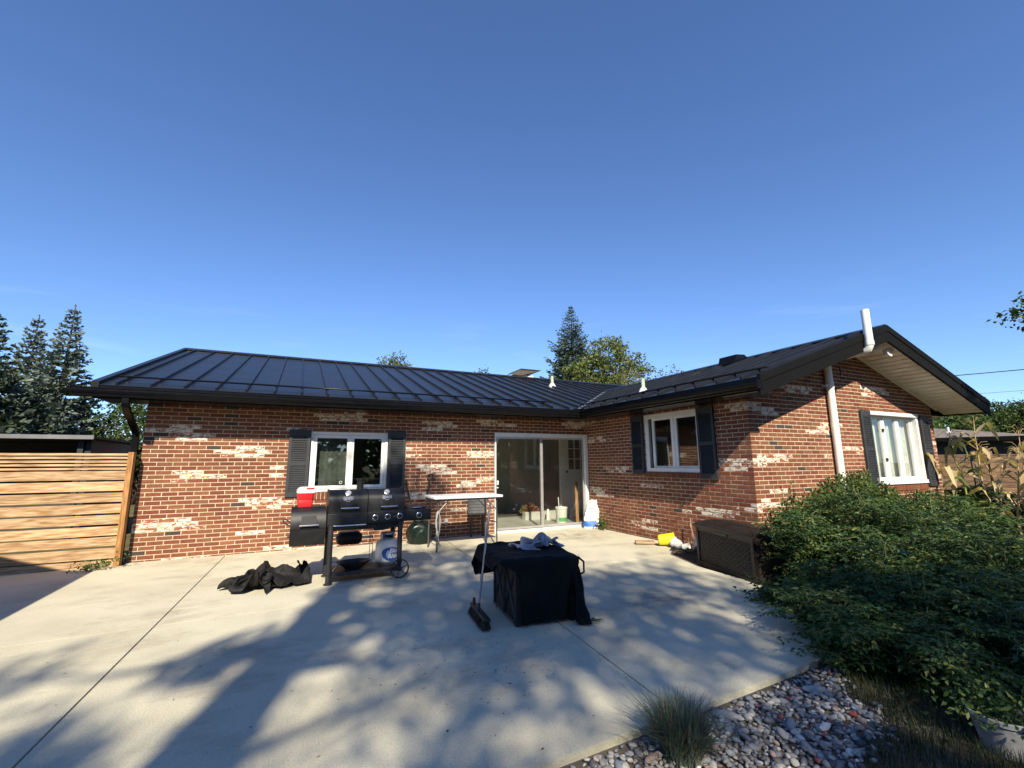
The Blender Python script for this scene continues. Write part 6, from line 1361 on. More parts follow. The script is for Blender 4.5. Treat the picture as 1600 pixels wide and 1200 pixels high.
COVER = [
    [-105,11,13,11,16,14,14,13,13,16,12,13,14,14,14,16,12,12,13,-10,11,13,8,-8,-14,-4,4,4,8,12,12,8,9,7,10,-8,-6,-7,-6,-4,-108,13,13,12,14,17,11,15,13,13,15,13,14,15,14,15,13,5,14,-5,8,10,12,-13,-12,-1,11,12,10,10,4,13,5,9,-7,6,-6,-6,-7,-8,-113,15,14,16,12,15,13,13,14,15,13,13,14,15,14,14,13,6,10,2,14,10,-2,-11,-11,11,11,13,8,3,13,12,4,-8,1,-4,4,-3,-6,-14,-115,16,13,15,15,13,14,14,13,14,14,14,15,12,16,12,12,12,4,9,15,5,-11,-11,8,12,9,13,-1,14,10,-1,-4,-3,-7,6,1,-8,-3,12,-113,11,16,15,13,14,13,14,15,14,13,15,14,14,12,14,10,15,6,13,11,0,-13,0,12,6,13,1,11,12,-10,-8,-3,2,8,-5,1,10,-5,15,-115,15,13,14,15,14,14,14,13,15,12,15,14,14,15,10,13,13,11,10,10,-7,-7,10,9,5,7,12,8,-9,-6,-3,8,-5,5,7,5,0,1,13,-115,14,14,14,12,15,15,14,13,14,14,14,15,13,13,15,9,13,14,9,6,-8,6,12,1,11,12,1,-9,-4,0,8,6,3,5,8,7,1,1,-3,-116,14,13,14,14,14,14,14,15,14,13,14,16,14,14,13,13,8,14,8,3,1,12,-1,12,13,-3,-9,0,5,11,7,4,5,6,7,6,2,1,2,-118,15,13,15,13,15,14,14,14,14,14,15,14,14,15,14,15,11,6,7,5,11,5,4,13,-7,-4,7,10,5,5,5,10,1,5,9,5,8,3,4,-121,15,15,13,16,14,14,14,14,14,16,13,14,15,15,15,14,14,13,10,3,12,-11,12,-4,2,12,9,5,7,8,8,1,4,10,5,3,-1,-5,-6,-166,14,16,14,18,16,14,17,15,15,14,17,15,16,15,16,16,15,15,16,15,8,15,-12,4,12,8,5,9,10,10,5,5,4,-1,-4,-6,-3,1,-5,-227,15,17,18,17,18,17,17,16,17,16,17,19,16,18,17,17,18,17,19,18,17,16,25,9,-3,0,10,9,6,4,4,-3,-4,-2,-5,0,-2,-1,-3,-246,12,14,15,17,19,17,16,18,19,18,17,17,18,19,18,18,17,19,20,17,18,19,20,28,9,-10,11,3,1,1,-5,-2,-4,-5,-4,-1,-1,0,0,-234,14,11,5,18,17,16,18,19,16,18,18,17,18,18,18,18,17,18,18,17,19,17,15,24,18,4,-9,-2,-2,-1,1,1,1,3,2,4,6,-1,2,-221,0,6,13,12,21,17,17,17,18,18,17,19,16,18,18,17,19,16,19,17,17,18,16,23,18,1,13,0,-1,0,1,-3,5,4,2,3,4,1,1,-221,2,9,5,13,21,18,17,17,19,17,17,17,19,16,18,18,17,18,19,16,18,17,19,20,17,14,8,0,2,2,3,3,1,1,-3,-4,-8,4,3,-221,7,4,8,8,22,19,18,17,18,17,18,16,18,17,19,18,17,17,17,18,19,16,18,19,19,8,1,4,2,1,0,2,3,7,-1,-8,-5,-4,0,-220,8,1,5,12,23,17,18,17,18,18,17,18,18,17,17,17,18,17,19,18,17,16,18,21,19,8,-4,2,4,1,2,1,-1,2,4,2,-4,-6,2,-219,8,-2,6,15,22,16,17,19,16,18,19,16,18,17,18,18,17,19,17,17,17,17,18,24,17,7,-2,-1,4,-2,0,1,3,-4,2,7,2,-3,-4,-220,2,9,2,15,21,17,17,18,19,17,17,19,16,18,17,17,18,19,17,17,17,17,19,27,13,7,-3,2,0,4,-4,2,-1,1,-6,4,6,-5,2,-219,-4,12,8,7,25,17,19,17,17,18,17,19,17,16,18,19,16,18,18,17,17,18,18,29,11,7,-2,0,1,5,-2,-4,4,-2,1,-8,6,-3,7,-219,-1,0,8,14,27,18,16,18,17,19,16,18,19,16,19,18,17,17,17,18,18,16,19,28,13,4,1,-2,2,1,0,0,6,2,-9,0,-5,3,2,-220,2,-1,6,17,26,17,18,16,18,17,18,17,18,18,18,17,17,17,19,17,17,18,16,29,13,3,3,-2,-2,-4,5,7,-2,2,2,-6,-1,-4,3,-220,7,-4,11,13,21,19,17,18,17,18,17,18,18,16,18,19,16,17,18,18,18,16,18,29,12,5,-1,2,-3,-6,6,8,1,0,-5,2,-1,-6,0,-219,8,-4,9,13,22,17,18,17,17,20,16,17,19,17,18,16,19,16,19,17,18,17,17,28,15,1,2,4,1,-2,-1,0,-3,-5,9,-1,5,-5,-5,-219,9,-2,9,8,25,16,18,18,16,19,16,19,18,17,17,19,16,18,18,16,19,18,17,24,17,3,-5,5,7,5,-6,-8,-6,3,4,6,-3,1,-5,-220,10,3,2,11,23,18,17,17,18,17,19,17,18,18,17,18,16,18,19,17,17,17,17,24,18,3,-8,5,11,4,-10,-5,-1,7,3,-4,0,-5,2,-220,8,7,2,11,21,17,18,18,17,18,17,18,17,17,18,18,17,18,18,16,19,17,17,27,15,3,-3,6,4,-3,2,-1,-1,-2,-3,0,-8,6,-4,-221,8,7,3,13,19,16,19,17,19,17,17,18,18,17,17,19,17,17,17,18,17,17,18,27,15,2,6,1,-2,3,-2,-2,-5,-3,-3,-3,7,-4,3,-222,6,8,4,13,20,17,18,18,17,18,17,18,17,19,16,19,17,17,18,16,19,17,18,22,18,8,1,-1,-4,-7,0,0,1,1,-1,0,-4,2,-3,-221,2,7,8,14,21,17,16,17,18,18,18,17,18,17,17,18,17,20,16,18,17,19,16,21,20,2,-3,-4,-4,-4,-1,2,2,0,1,0,1,-1,-7,-219,0,3,11,17,16,18,17,18,17,20,17,16,19,18,16,19,17,19,17,18,20,17,18,17,20,2,-2,-5,-1,-2,-2,-2,-1,-2,-1,-1,-1,-1,-2,-198,-2,-2,-5,17,18,18,18,18,18,17,19,18,16,18,18,17,17,19,19,18,17,17,18,19,19,2,-2,1,1,1,2,1,0,-2,-1,-1,-2,-2,2,-197,-9,-10,15,11,18,18,18,18,18,18,17,18,17,18,18,18,17,19,17,18,18,17,17,19,18,7,4,4,5,2,2,1,1,0,0,0,-2,-2,-2,-215,-9,15,13,9,16,18,17,18,17,18,19,16,19,16,20,17,17,18,18,18,17,17,18,18,16,-5,9,0,5,3,3,8,5,5,5,3,2,1,1,-232,14,15,16,1,16,18,16,19,17,16,19,18,18,17,17,18,18,19,17,18,18,16,17,16,18,-8,-3,10,1,3,3,5,1,3,8,2,4,3,3,-226,15,18,0,9,15,17,16,19,17,17,18,18,19,16,17,17,20,18,17,17,19,16,18,16,17,-12,-9,1,9,3,0,3,1,2,7,6,1,3,5,-215,15,12,-3,7,16,16,17,18,17,19,15,20,18,16,17,18,17,20,16,19,18,17,16,18,15,-3,-15,-6,-4,10,3,-2,1,5,5,3,0,0,4,-210,18,7,-5,9,13,17,18,17,18,16,19,15,19,17,18,16,19,18,18,17,18,17,18,13,18,3,-15,-12,-3,-8,11,3,-3,2,3,1,0,1,2,-202,15,-7,10,5,13,16,18,14,20,18,17,15,19,18,16,20,16,18,17,19,17,18,16,12,18,9,-12,-14,-11,-8,-4,10,2,-2,-1,0,2,3,1],
    [-204,-10,8,10,3,-3,-8,2,2,2,-10,5,0,4,-3,-4,5,8,1,-11,-9,-7,-11,-11,1,-11,-15,12,-11,-7,3,-10,-9,10,5,9,6,9,6,7,-203,-8,5,10,-2,1,-10,2,5,-2,-3,5,2,-3,-8,-3,4,11,5,-12,-11,-10,-10,-3,-7,-13,6,4,-9,-9,-13,0,12,5,10,9,9,8,2,1,-203,-5,1,5,7,-4,-8,-2,5,3,-2,1,-2,2,-8,1,-4,13,8,-14,-3,-10,-14,-9,-8,-5,8,1,-11,-13,3,5,11,6,12,7,11,5,-6,4,-204,-2,-4,8,3,-1,-6,-6,3,7,-2,4,-1,-3,0,-2,-8,7,12,-10,-4,-11,-10,-10,-10,-2,11,-7,-13,3,5,10,9,8,7,7,6,-5,4,-3,-201,-9,4,5,-2,1,-2,-1,0,2,-1,-1,3,1,-7,4,-10,2,12,0,-8,-15,-9,-13,-4,10,3,-16,6,3,6,8,8,10,6,1,2,3,7,-3,-205,-3,6,-3,2,-1,3,3,-3,-3,1,0,-1,3,0,-10,2,-9,9,9,-12,-12,-13,-9,9,9,-13,-2,9,6,9,8,5,8,3,0,-2,12,5,-1,-204,1,-2,1,-6,1,6,4,-5,1,-1,2,-3,-2,8,-4,-10,-6,6,10,-12,-13,-12,4,13,-7,-5,10,4,10,10,6,3,-4,2,-3,1,9,9,15,-204,-1,0,-1,-1,1,2,0,-1,-3,5,-1,2,-6,1,9,-7,-12,0,12,-14,-14,1,12,-5,0,7,5,11,8,0,-6,-2,5,3,4,5,9,9,9,-205,0,0,2,2,0,-2,-1,-1,2,-3,4,-1,-2,-1,8,-1,-9,-12,12,-14,-5,9,9,-4,3,8,9,4,8,-1,-6,-4,8,6,3,5,6,7,9,-206,1,0,-1,1,-1,3,2,2,-4,1,-1,0,-1,0,2,3,-6,-6,-7,12,-6,11,0,4,5,1,2,6,-1,5,-4,7,6,2,7,8,7,7,3,-209,2,5,1,-1,0,-3,1,0,1,0,0,0,0,0,0,0,1,-1,-3,-6,10,-4,11,4,-5,2,7,-2,3,6,6,7,10,7,5,0,-4,-6,1,-193,-7,-4,0,2,0,0,-1,0,1,0,0,0,0,0,-1,-1,0,1,1,-1,0,-3,-1,2,15,11,-7,5,6,8,8,6,2,-4,2,-7,-4,-4,-3,-174,1,-3,-4,0,-1,-1,-1,2,1,-3,-2,2,2,-1,-3,-2,2,3,1,0,-1,-3,-3,-13,15,20,-5,6,7,7,-6,-2,-1,-1,1,0,-1,3,1,-159,-2,3,0,0,1,1,0,0,0,0,0,0,0,0,0,0,0,0,0,0,-1,0,-2,-5,1,10,1,2,4,3,2,2,1,0,-1,-3,-8,5,-1,-141,3,1,1,0,1,1,0,0,0,0,0,0,0,0,0,0,0,0,0,0,-1,-1,-1,-2,1,6,-4,1,0,2,1,6,-5,-3,-3,-1,1,-1,1,-117,2,0,1,1,0,1,0,0,0,0,0,0,0,0,0,0,0,0,0,0,-1,-1,-1,-1,1,1,0,0,0,1,0,1,-1,0,-2,-1,-3,2,2,-95,1,1,1,1,1,0,0,0,0,0,0,0,0,0,0,0,0,0,0,0,-1,-1,0,-1,0,1,-1,0,0,-1,-1,0,1,2,-1,-2,-2,-1,-2,-71,1,0,0,1,1,0,0,0,0,0,0,0,0,0,0,0,0,0,0,0,-1,0,-1,0,-1,1,-1,0,-1,0,-1,0,0,1,0,0,-2,-2,-2,-48,1,1,0,0,0,0,0,0,0,0,0,0,0,0,0,0,0,0,0,0,0,-1,-1,0,0,0,-1,0,-1,0,0,-1,0,0,0,0,-1,-2,-2,-25,0,1,0,0,0,0,0,0,0,0,0,0,0,0,0,0,0,0,0,0,0,-1,0,0,-1,0,0,-1,-1,0,0,-1,0,0,0,-1,0,-2,-1,-2,1,1,0,-1,0,0,0,0,0,0,0,0,0,0,0,0,0,0,0,0,-1,-1,0,0,0,-1,0,-1,0,-1,0,0,-1,1,-2,1,-1,-2,0,21,0,0,0,1,-1,0,0,0,0,0,0,0,0,0,0,0,0,0,0,0,-1,0,-1,0,0,-1,0,-1,0,0,-1,0,0,0,0,-2,0,-1,-1,43,1,-1,1,-1,0,0,0,0,0,0,0,0,0,0,0,0,0,0,0,0,-1,0,-1,1,-1,0,-1,0,-1,0,-1,0,0,0,0,-1,-1,0,0,66,0,1,-1,-1,0,0,0,0,0,0,0,0,0,0,0,0,0,0,0,0,-1,0,0,0,-1,0,0,-1,0,-1,0,-1,0,2,-2,-1,0,-1,0,89,0,1,-1,-1,-1,0,0,0,0,0,0,0,0,0,0,0,0,0,0,0,0,-1,0,0,-1,0,0,0,-1,-1,0,0,0,-1,1,-2,0,-1,0,111,0,1,-1,-1,0,0,-1,0,0,0,0,0,0,0,0,0,0,0,0,0,0,0,-1,-1,0,0,0,0,-1,0,-1,0,-1,1,-1,0,-1,0,-1,134,0,-1,0,-1,0,0,0,0,0,0,0,0,0,0,0,0,0,0,0,0,-1,0,0,-1,0,0,0,0,-1,-1,-1,0,-1,0,0,0,0,-2,1,156,0,0,-1,0,-1,0,0,0,0,0,0,0,0,0,0,0,0,0,0,0,-1,0,0,-2,1,0,0,-1,1,-2,-1,0,-1,0,0,1,-3,0,1,178,0,0,-1,0,-1,0,0,0,0,0,0,0,0,0,0,0,0,0,0,0,0,-1,0,-1,0,0,0,0,-1,1,-3,0,-1,-1,0,-1,0,0,1,201,-1,0,-1,0,-1,0,0,0,0,0,0,0,0,0,0,0,0,0,0,0,-1,0,0,-1,0,0,0,0,-1,-3,0,-1,0,1,-1,0,-1,1,-1,223,-1,0,0,0,-2,-1,1,0,0,0,0,0,0,1,-1,0,0,0,0,0,-1,-1,0,1,0,-1,-2,-1,-1,-2,0,0,1,0,0,0,0,0,-2,245,-1,0,0,0,0,0,-1,1,2,3,-1,-1,-1,0,-1,1,-1,-2,0,1,0,-1,-1,-1,0,-1,-2,-1,-1,-1,-1,1,0,-1,0,0,-1,0,0,251,4,6,6,0,-1,0,0,0,1,3,0,0,-2,1,-2,0,0,-2,0,-1,1,0,-1,0,0,-2,-1,-2,-1,-4,-3,-4,-2,1,0,0,1,0,-5,272,4,1,-1,9,-1,1,0,2,0,-1,-7,1,8,0,-1,-2,-1,-1,0,1,0,-1,0,1,2,-6,-1,-2,-4,-4,-5,-3,-3,-2,-3,-3,-3,0,8,276,6,2,8,-15,2,5,1,1,2,0,4,1,-3,-2,-1,-1,-1,4,2,-5,-4,-1,-1,5,-7,17,-4,-4,-1,-2,-3,0,-1,-3,-4,-4,-6,-5,-6,285,7,6,-11,-16,8,0,2,-2,2,8,-3,0,2,0,-1,1,2,3,-2,-8,-2,-1,4,-7,-5,17,14,-2,-4,-1,0,-1,-5,-6,2,-5,-4,-3,-4,297,5,-1,-19,-16,10,3,-3,-1,2,12,2,-2,-4,3,-2,-1,2,4,-8,-1,-3,3,-3,-5,-7,15,13,14,1,-7,-3,1,-7,-3,3,1,-6,-5,-1,298,10,-10,-18,-16,10,5,2,2,1,7,-3,-6,0,7,-3,-6,0,2,-1,-4,1,2,-4,-4,-8,19,3,14,14,3,-8,-5,-2,2,1,-1,-6,-7,-2,310,-2,-15,-18,-15,12,6,3,3,3,6,0,-10,-2,4,1,-5,-1,2,0,-2,0,-4,-1,-12,-4,18,10,10,13,9,5,-8,-5,-1,1,-3,-5,-5,-1,311,-5,-15,-16,-18,10,11,-2,10,-1,7,4,-12,-4,2,3,-1,-1,-4,-1,1,-3,-2,-5,-14,2,15,14,7,10,14,9,7,-10,-7,-4,-3,1,2,-2],
    [10,2,0,1,2,0,0,0,1,0,0,1,1,0,0,1,1,2,2,-1,1,2,-2,-3,-4,-3,-3,-4,0,0,0,0,4,-4,2,-3,2,-1,0,0,31,3,0,2,0,1,0,1,0,1,0,1,0,0,1,0,1,3,3,-1,0,0,-1,-4,-3,-4,-6,-5,-1,2,3,2,-6,-1,-4,-1,-3,0,5,-13,53,2,2,0,2,0,0,1,0,1,0,1,0,1,0,0,1,3,3,-1,-2,0,0,-3,-4,-5,-6,-4,0,3,-2,-1,-4,-4,-3,-3,1,-5,-15,-5,76,2,1,1,0,1,0,1,0,1,1,0,0,1,0,2,1,2,3,-1,-2,0,-3,-3,-4,-5,-7,-2,2,-3,-1,-4,-6,-3,-4,3,-8,-14,-16,-5,99,1,1,1,0,1,1,0,1,0,1,0,1,0,1,2,1,1,3,-1,-1,-2,-2,-3,-6,-7,-4,-1,-4,-2,-6,-7,-3,0,2,-14,-15,-13,-14,-5,121,2,1,0,1,1,0,0,1,0,1,0,1,0,0,2,2,0,2,1,-1,-2,-2,-5,-7,-8,0,-5,-5,-6,-6,-5,0,1,-16,-16,-13,-14,-15,-5,145,0,1,1,1,0,0,1,0,1,0,1,0,0,1,0,3,1,1,1,0,-3,-4,-7,-7,-4,-4,-9,-6,-6,-2,-1,-5,-16,-15,-14,-15,-15,-12,-6,167,1,1,0,1,0,1,0,1,0,1,0,0,0,0,1,1,3,1,2,-2,-3,-6,-10,-3,-5,-10,-9,-6,-2,0,-9,-15,-16,-13,-15,-14,-13,-11,-12,189,1,1,1,1,0,0,0,1,0,1,0,0,0,1,1,-1,1,4,2,-1,-7,-8,-9,-2,-12,-12,-6,-2,-3,-12,-16,-11,-14,-13,-14,-12,-14,-11,-12,212,0,1,1,1,0,0,1,0,0,0,1,0,0,1,1,0,0,0,-1,-7,-4,-4,-3,-15,-11,-7,-1,-1,-19,-15,-13,-12,-15,-11,-12,-13,-12,-13,-13,238,-1,0,0,3,0,0,0,0,0,0,1,1,0,0,0,0,1,0,0,0,-8,-5,-3,-14,-11,-3,-7,-16,-15,-15,-13,-14,-14,-14,-14,-15,-15,-15,-15,266,-1,2,0,1,-1,0,0,0,-1,0,0,1,0,-1,0,0,2,0,0,0,1,-4,-3,-27,-7,-12,-8,-14,-14,-15,-15,-15,-17,-16,-17,-15,-16,-16,-16,236,13,13,10,1,3,3,-7,1,2,3,3,-3,-4,1,4,2,-4,-4,-2,-1,0,2,2,-3,-24,-11,-9,-16,-16,-16,-17,-16,-19,-17,-16,-18,-18,-18,-17,224,12,17,15,9,-8,3,-3,2,3,-3,0,-1,1,0,-1,-1,0,0,0,0,1,0,0,1,-4,-16,-17,-17,-19,-16,-19,-18,-17,-18,-18,-16,-17,-18,-17,217,19,17,12,12,-8,0,4,-1,-3,0,0,0,0,0,0,0,0,0,0,0,0,1,0,0,0,-18,-14,-18,-21,-16,-18,-17,-17,-17,-17,-17,-19,-18,-17,216,19,14,18,10,-7,2,-4,-2,0,0,0,0,0,0,0,0,0,0,1,1,1,0,0,1,0,-14,-19,-17,-18,-17,-19,-18,-17,-17,-20,-16,-17,-16,-18,215,15,18,16,15,-8,-2,-2,-1,0,0,0,0,0,0,0,0,0,0,1,0,2,0,0,1,0,-16,-18,-18,-18,-17,-18,-19,-17,-17,-17,-17,-16,-18,-19,213,17,17,17,13,-8,0,-2,0,-1,0,0,0,0,0,0,0,0,0,0,0,3,0,0,3,-2,-17,-17,-18,-18,-18,-18,-16,-18,-18,-18,-17,-19,-16,-18,214,15,17,18,7,-2,0,-1,1,0,0,-1,-1,-1,0,0,0,0,0,0,0,3,0,0,8,-8,-16,-18,-17,-18,-20,-16,-18,-17,-18,-17,-19,-17,-19,-17,213,17,15,18,8,-2,0,0,1,0,0,0,-1,-1,-2,0,0,0,0,0,0,3,0,0,13,-13,-18,-16,-19,-17,-19,-17,-18,-18,-18,-17,-17,-19,-17,-19,213,17,13,17,15,-5,-1,-1,-1,-1,1,1,1,0,-2,-1,0,0,0,0,0,3,0,0,14,-14,-18,-18,-18,-17,-18,-18,-17,-18,-17,-19,-16,-18,-19,-16,214,17,18,15,11,-5,-1,-3,0,0,0,0,0,1,0,-1,0,0,0,0,0,3,0,0,12,-13,-18,-17,-19,-18,-17,-16,-19,-18,-17,-17,-19,-18,-17,-17,212,18,18,17,4,3,-3,-3,0,0,0,0,0,0,1,-1,0,0,0,0,0,3,0,0,11,-12,-18,-18,-17,-18,-19,-16,-18,-18,-19,-17,-16,-19,-17,-17,212,17,18,13,13,-4,1,-4,0,0,0,0,1,0,-1,0,0,0,0,0,0,3,2,-2,11,-12,-19,-17,-18,-17,-20,-15,-19,-18,-17,-17,-18,-17,-19,-17,212,16,18,15,13,-5,0,-2,1,0,0,0,0,-1,-1,0,0,0,0,1,2,2,0,1,6,-11,-17,-19,-17,-18,-18,-17,-17,-19,-19,-15,-19,-17,-17,-19,212,16,18,15,15,-7,0,1,0,-1,-1,-1,-1,0,0,0,0,0,2,2,1,-2,1,2,-1,-3,-19,-18,-17,-18,-18,-17,-19,-17,-17,-19,-17,-17,-19,-16,212,16,18,16,16,-8,-1,1,-1,-2,-1,0,0,0,0,0,0,0,1,1,0,1,4,-4,3,-4,-19,-17,-18,-17,-19,-16,-20,-17,-18,-18,-17,-18,-16,-17,213,15,16,20,13,-7,-1,1,-2,-2,0,0,0,0,1,0,0,0,-1,0,0,3,3,-3,8,-10,-17,-19,-16,-17,-18,-18,-18,-20,-16,-18,-18,-15,-18,-20,215,14,16,19,12,-5,-2,2,-2,-3,0,0,1,2,1,0,-1,-2,-1,0,0,4,0,0,7,-9,-17,-17,-18,-19,-17,-20,-17,-17,-18,-17,-18,-16,-19,-17,215,17,16,16,12,-2,-5,3,-3,-2,-1,0,1,1,1,0,-2,0,-1,0,0,4,4,1,-5,-1,-17,-19,-16,-19,-17,-18,-19,-18,-17,-19,-17,-18,-16,-18,215,18,17,16,9,-6,7,-4,0,-3,0,0,1,-1,0,0,0,1,1,1,-2,0,0,0,1,-2,-19,-16,-18,-18,-18,-17,-18,-18,-19,-17,-18,-17,-18,-18,216,19,16,15,6,8,0,-5,2,3,5,-3,-7,1,1,0,3,0,-5,2,6,1,-4,-4,-6,-1,-18,-19,-18,-17,-17,-18,-18,-18,-17,-17,-20,-17,-17,-17,217,17,16,18,7,-2,1,0,-3,0,6,1,-1,-7,3,-2,3,1,-1,1,-3,3,-1,-1,0,-3,-22,-18,-19,-15,-18,-18,-17,-19,-18,-16,-19,-16,-18,-18,211,15,17,5,13,0,0,0,1,0,-1,-4,0,4,1,-1,0,-1,0,1,2,0,-1,0,1,1,-14,-18,-19,-17,-18,-19,-17,-18,-17,-18,-18,-19,-17,-16,199,17,7,10,6,0,0,0,0,0,0,0,0,0,0,0,-1,0,0,0,2,0,0,0,-1,2,-1,-7,-18,-18,-19,-19,-17,-17,-18,-18,-17,-20,-16,-19,187,10,9,6,4,0,0,0,1,0,0,-1,1,0,0,0,-1,0,-1,1,1,1,0,0,1,1,-2,1,-5,-12,-20,-18,-20,-18,-18,-20,-18,-19,-18,-16,170,8,9,4,3,0,0,0,0,1,0,0,-1,1,0,0,-1,0,-1,2,0,1,0,0,1,1,-2,2,1,-4,-8,-21,-19,-19,-19,-20,-18,-18,-18,-20,150,10,5,4,3,-2,1,0,1,0,0,1,0,-1,0,0,0,0,0,1,0,0,0,1,1,1,-1,1,1,2,-5,-3,-19,-20,-19,-21,-18,-19,-20,-17,132,7,4,4,2,-1,0,1,0,1,0,1,-1,0,0,0,0,0,0,0,0,0,1,0,4,-1,-2,-1,0,2,4,-2,-4,-14,-20,-21,-19,-18,-19,-19,112,5,5,3,1,0,0,0,1,0,1,1,-1,0,0,0,0,0,0,0,0,0,0,2,4,-2,-2,-2,0,2,3,4,-1,-4,-10,-21,-19,-19,-20,-19],
]
V, Fc = cloth_mesh(COVER, 40, 40)
V[:, 2] = np.maximum(V[:, 2], .008)
cloth_obj('cover', V, Fc, M_COVERD, fp)
b = MB(); b.tube([(.365, -.36, HT - .0), (.41, -.40, HT - .04), (.415, -.39, HT - .13), (.375, -.37, HT - .15)], .010, 6); b.build('tie_strap', M_COVERD, fp, smooth=True)
RAG = [
    [-144,19,4,17,30,7,9,2,3,-2,13,6,-2,-1,6,9,7,38,25,-33,-128,-1,3,14,35,0,6,4,6,10,18,3,6,1,9,3,25,36,5,-40,-122,3,-9,15,40,5,-7,13,3,17,9,-6,4,16,10,10,31,21,-12,-40,-102,-21,3,11,37,10,-15,3,13,13,8,-6,5,17,10,7,28,13,-16,-35,-78,-24,-22,19,31,12,-16,-4,6,14,9,6,-2,22,14,7,2,11,-5,-9,-81,-27,-18,10,23,19,-13,-2,-6,6,14,12,8,18,14,11,2,13,-5,-8,-103,-27,-12,9,19,17,-3,-6,16,3,3,12,11,15,21,3,1,16,11,-7,-141,-21,-2,8,21,20,6,6,16,9,4,-2,14,20,14,-6,17,22,4,-5,-173,-10,7,10,18,23,15,15,12,12,-11,-4,10,28,-1,12,28,27,9,-1,-184,-6,16,16,19,20,18,-5,24,5,-18,-1,14,19,19,13,30,27,8,-13,-172,-8,15,16,17,21,17,-1,7,-5,-5,-2,20,20,19,11,18,26,11,-29,-185,18,7,14,16,17,13,-3,7,3,-9,13,12,20,14,14,7,16,8,25,-197,13,13,13,13,15,12,-7,10,20,7,7,-4,20,13,13,17,10,9,33,-198,-2,8,20,8,16,-5,2,14,15,11,7,8,14,19,14,13,14,16,17,-207,-9,3,16,20,5,-3,7,15,15,14,9,11,12,17,14,11,12,15,24,-219,-11,3,11,31,9,-2,8,15,13,16,13,16,0,21,13,5,12,16,26,-217,-18,5,9,39,15,-2,7,14,14,14,17,16,3,11,13,10,12,15,31,-229,-14,12,29,28,9,21,4,2,7,19,24,4,2,20,15,12,12,18,41],
    [-60,-6,9,9,18,15,21,28,-5,18,-2,-13,8,16,-14,0,-11,-12,-7,5,-57,1,-3,19,23,15,18,18,12,1,-27,3,27,14,-6,-9,-11,-9,-8,0,-47,1,-1,19,17,12,20,11,12,-29,-13,18,33,14,-5,-9,-6,-9,-8,-1,-42,11,-1,19,15,-6,16,16,1,-30,-3,25,36,16,-1,-11,-4,-6,-6,-1,-35,12,5,7,27,-3,-15,18,15,-22,0,13,37,14,1,0,-7,-9,8,-30,-52,17,8,15,27,10,-22,1,9,18,-2,9,23,28,-4,-4,-2,-7,-11,-8,-57,17,13,7,21,15,-8,-4,2,15,18,11,19,25,3,-15,3,3,-13,-6,-50,16,6,13,9,14,6,-1,1,7,20,19,9,14,15,-17,22,11,-6,-19,-37,4,15,9,14,14,10,-4,5,6,19,26,7,4,-4,12,21,11,-13,-22,-25,6,13,16,10,20,8,-3,-3,18,14,21,14,-1,0,7,5,4,-13,-19,-3,2,17,11,25,15,-4,-16,12,10,24,18,9,-6,-4,-5,-2,6,-11,-6,33,-12,15,12,28,10,-16,-17,9,18,17,10,17,-7,-13,0,7,-13,13,-22,5,30,8,14,26,1,-30,-3,8,18,8,16,20,-3,-15,0,12,-4,-11,-2,-5,41,14,-9,27,-13,-3,13,3,-3,20,16,9,4,-1,-2,14,4,-15,-7,9,42,17,-22,0,7,13,10,-1,-7,13,24,14,4,-1,1,9,-9,10,-16,35,35,15,-30,0,7,10,9,-3,-10,25,30,7,9,-8,5,-3,-10,-2,10,55,26,4,-32,16,4,11,-12,0,19,27,27,5,-18,16,0,-5,-9,-4,5,48,22,-7,-4,33,16,-15,-3,5,17,23,15,-17,18,13,-4,-8,-8,1,-5],
    [7,28,21,4,9,-6,24,17,20,-11,-40,-25,-19,23,-7,11,-25,-24,0,16,16,35,28,-2,-17,8,31,16,-6,-35,-29,-19,-2,20,-2,-17,-18,0,11,20,16,30,31,-2,-32,13,31,6,-22,-27,-25,-7,7,12,-4,-19,0,3,18,20,14,11,33,0,-39,12,35,7,-25,-20,-18,6,11,13,-8,-23,-2,11,22,21,7,9,18,-1,-27,5,38,16,-12,-20,-17,19,9,21,0,-28,-27,12,24,-1,6,1,13,0,-14,2,31,41,-6,-24,-19,9,22,13,15,-27,-37,-14,19,20,6,1,7,12,-9,-1,29,46,15,-22,-29,-7,10,18,16,-25,-45,-14,9,18,7,1,14,6,8,-2,16,42,27,-20,-35,-18,-5,16,14,-18,-37,-9,13,-9,7,17,3,14,3,-3,7,28,31,-18,-39,-19,-10,6,25,-11,-22,-10,-3,8,17,19,7,1,-14,1,2,32,16,-12,-40,-22,0,27,19,-5,-15,-11,-3,12,17,18,10,-22,-3,-6,3,35,19,-24,-30,-9,5,33,21,-7,-22,0,2,9,7,19,10,-29,-1,2,12,38,9,-22,-22,-6,18,36,21,-8,-28,-14,6,10,8,19,4,-25,2,4,20,42,-6,-3,-21,0,16,35,22,-13,-31,-24,16,11,22,12,0,-21,-2,3,43,31,-7,-19,1,-8,13,29,28,-10,-41,-28,5,26,41,5,-4,-16,-20,25,43,22,-7,-18,-16,1,0,20,29,-1,-44,-36,10,19,38,9,-10,-9,-14,17,38,19,-7,-20,-10,-4,-13,22,23,4,-41,-35,6,27,37,0,-15,-7,0,-5,30,20,0,1,-15,-16,-7,26,25,-5,-32,-30,0,27,22,-3,-8,-5,15,-14,0,28,15,4,-24,-16,12,37,11,-3,-26,-22,-2,11],
]
V, Fc = cloth_mesh(RAG, 20, 18)
V = (V - np.array([V[:, 0].mean(), V[:, 1].mean(), V[:, 2].min() - .012])) * (1.05, .85, .62)
tag(cloth_obj('rag', V, Fc, mat('blue_grey_cloth', (.23, .245, .28), .85, var=.18, scale=7), loc=(4.60, -4.64, HT * 1.08 + .006), rot=(0, 0, R(-20))), 'blue-grey cloth bunched up on top of the black covered table', 'cloth')

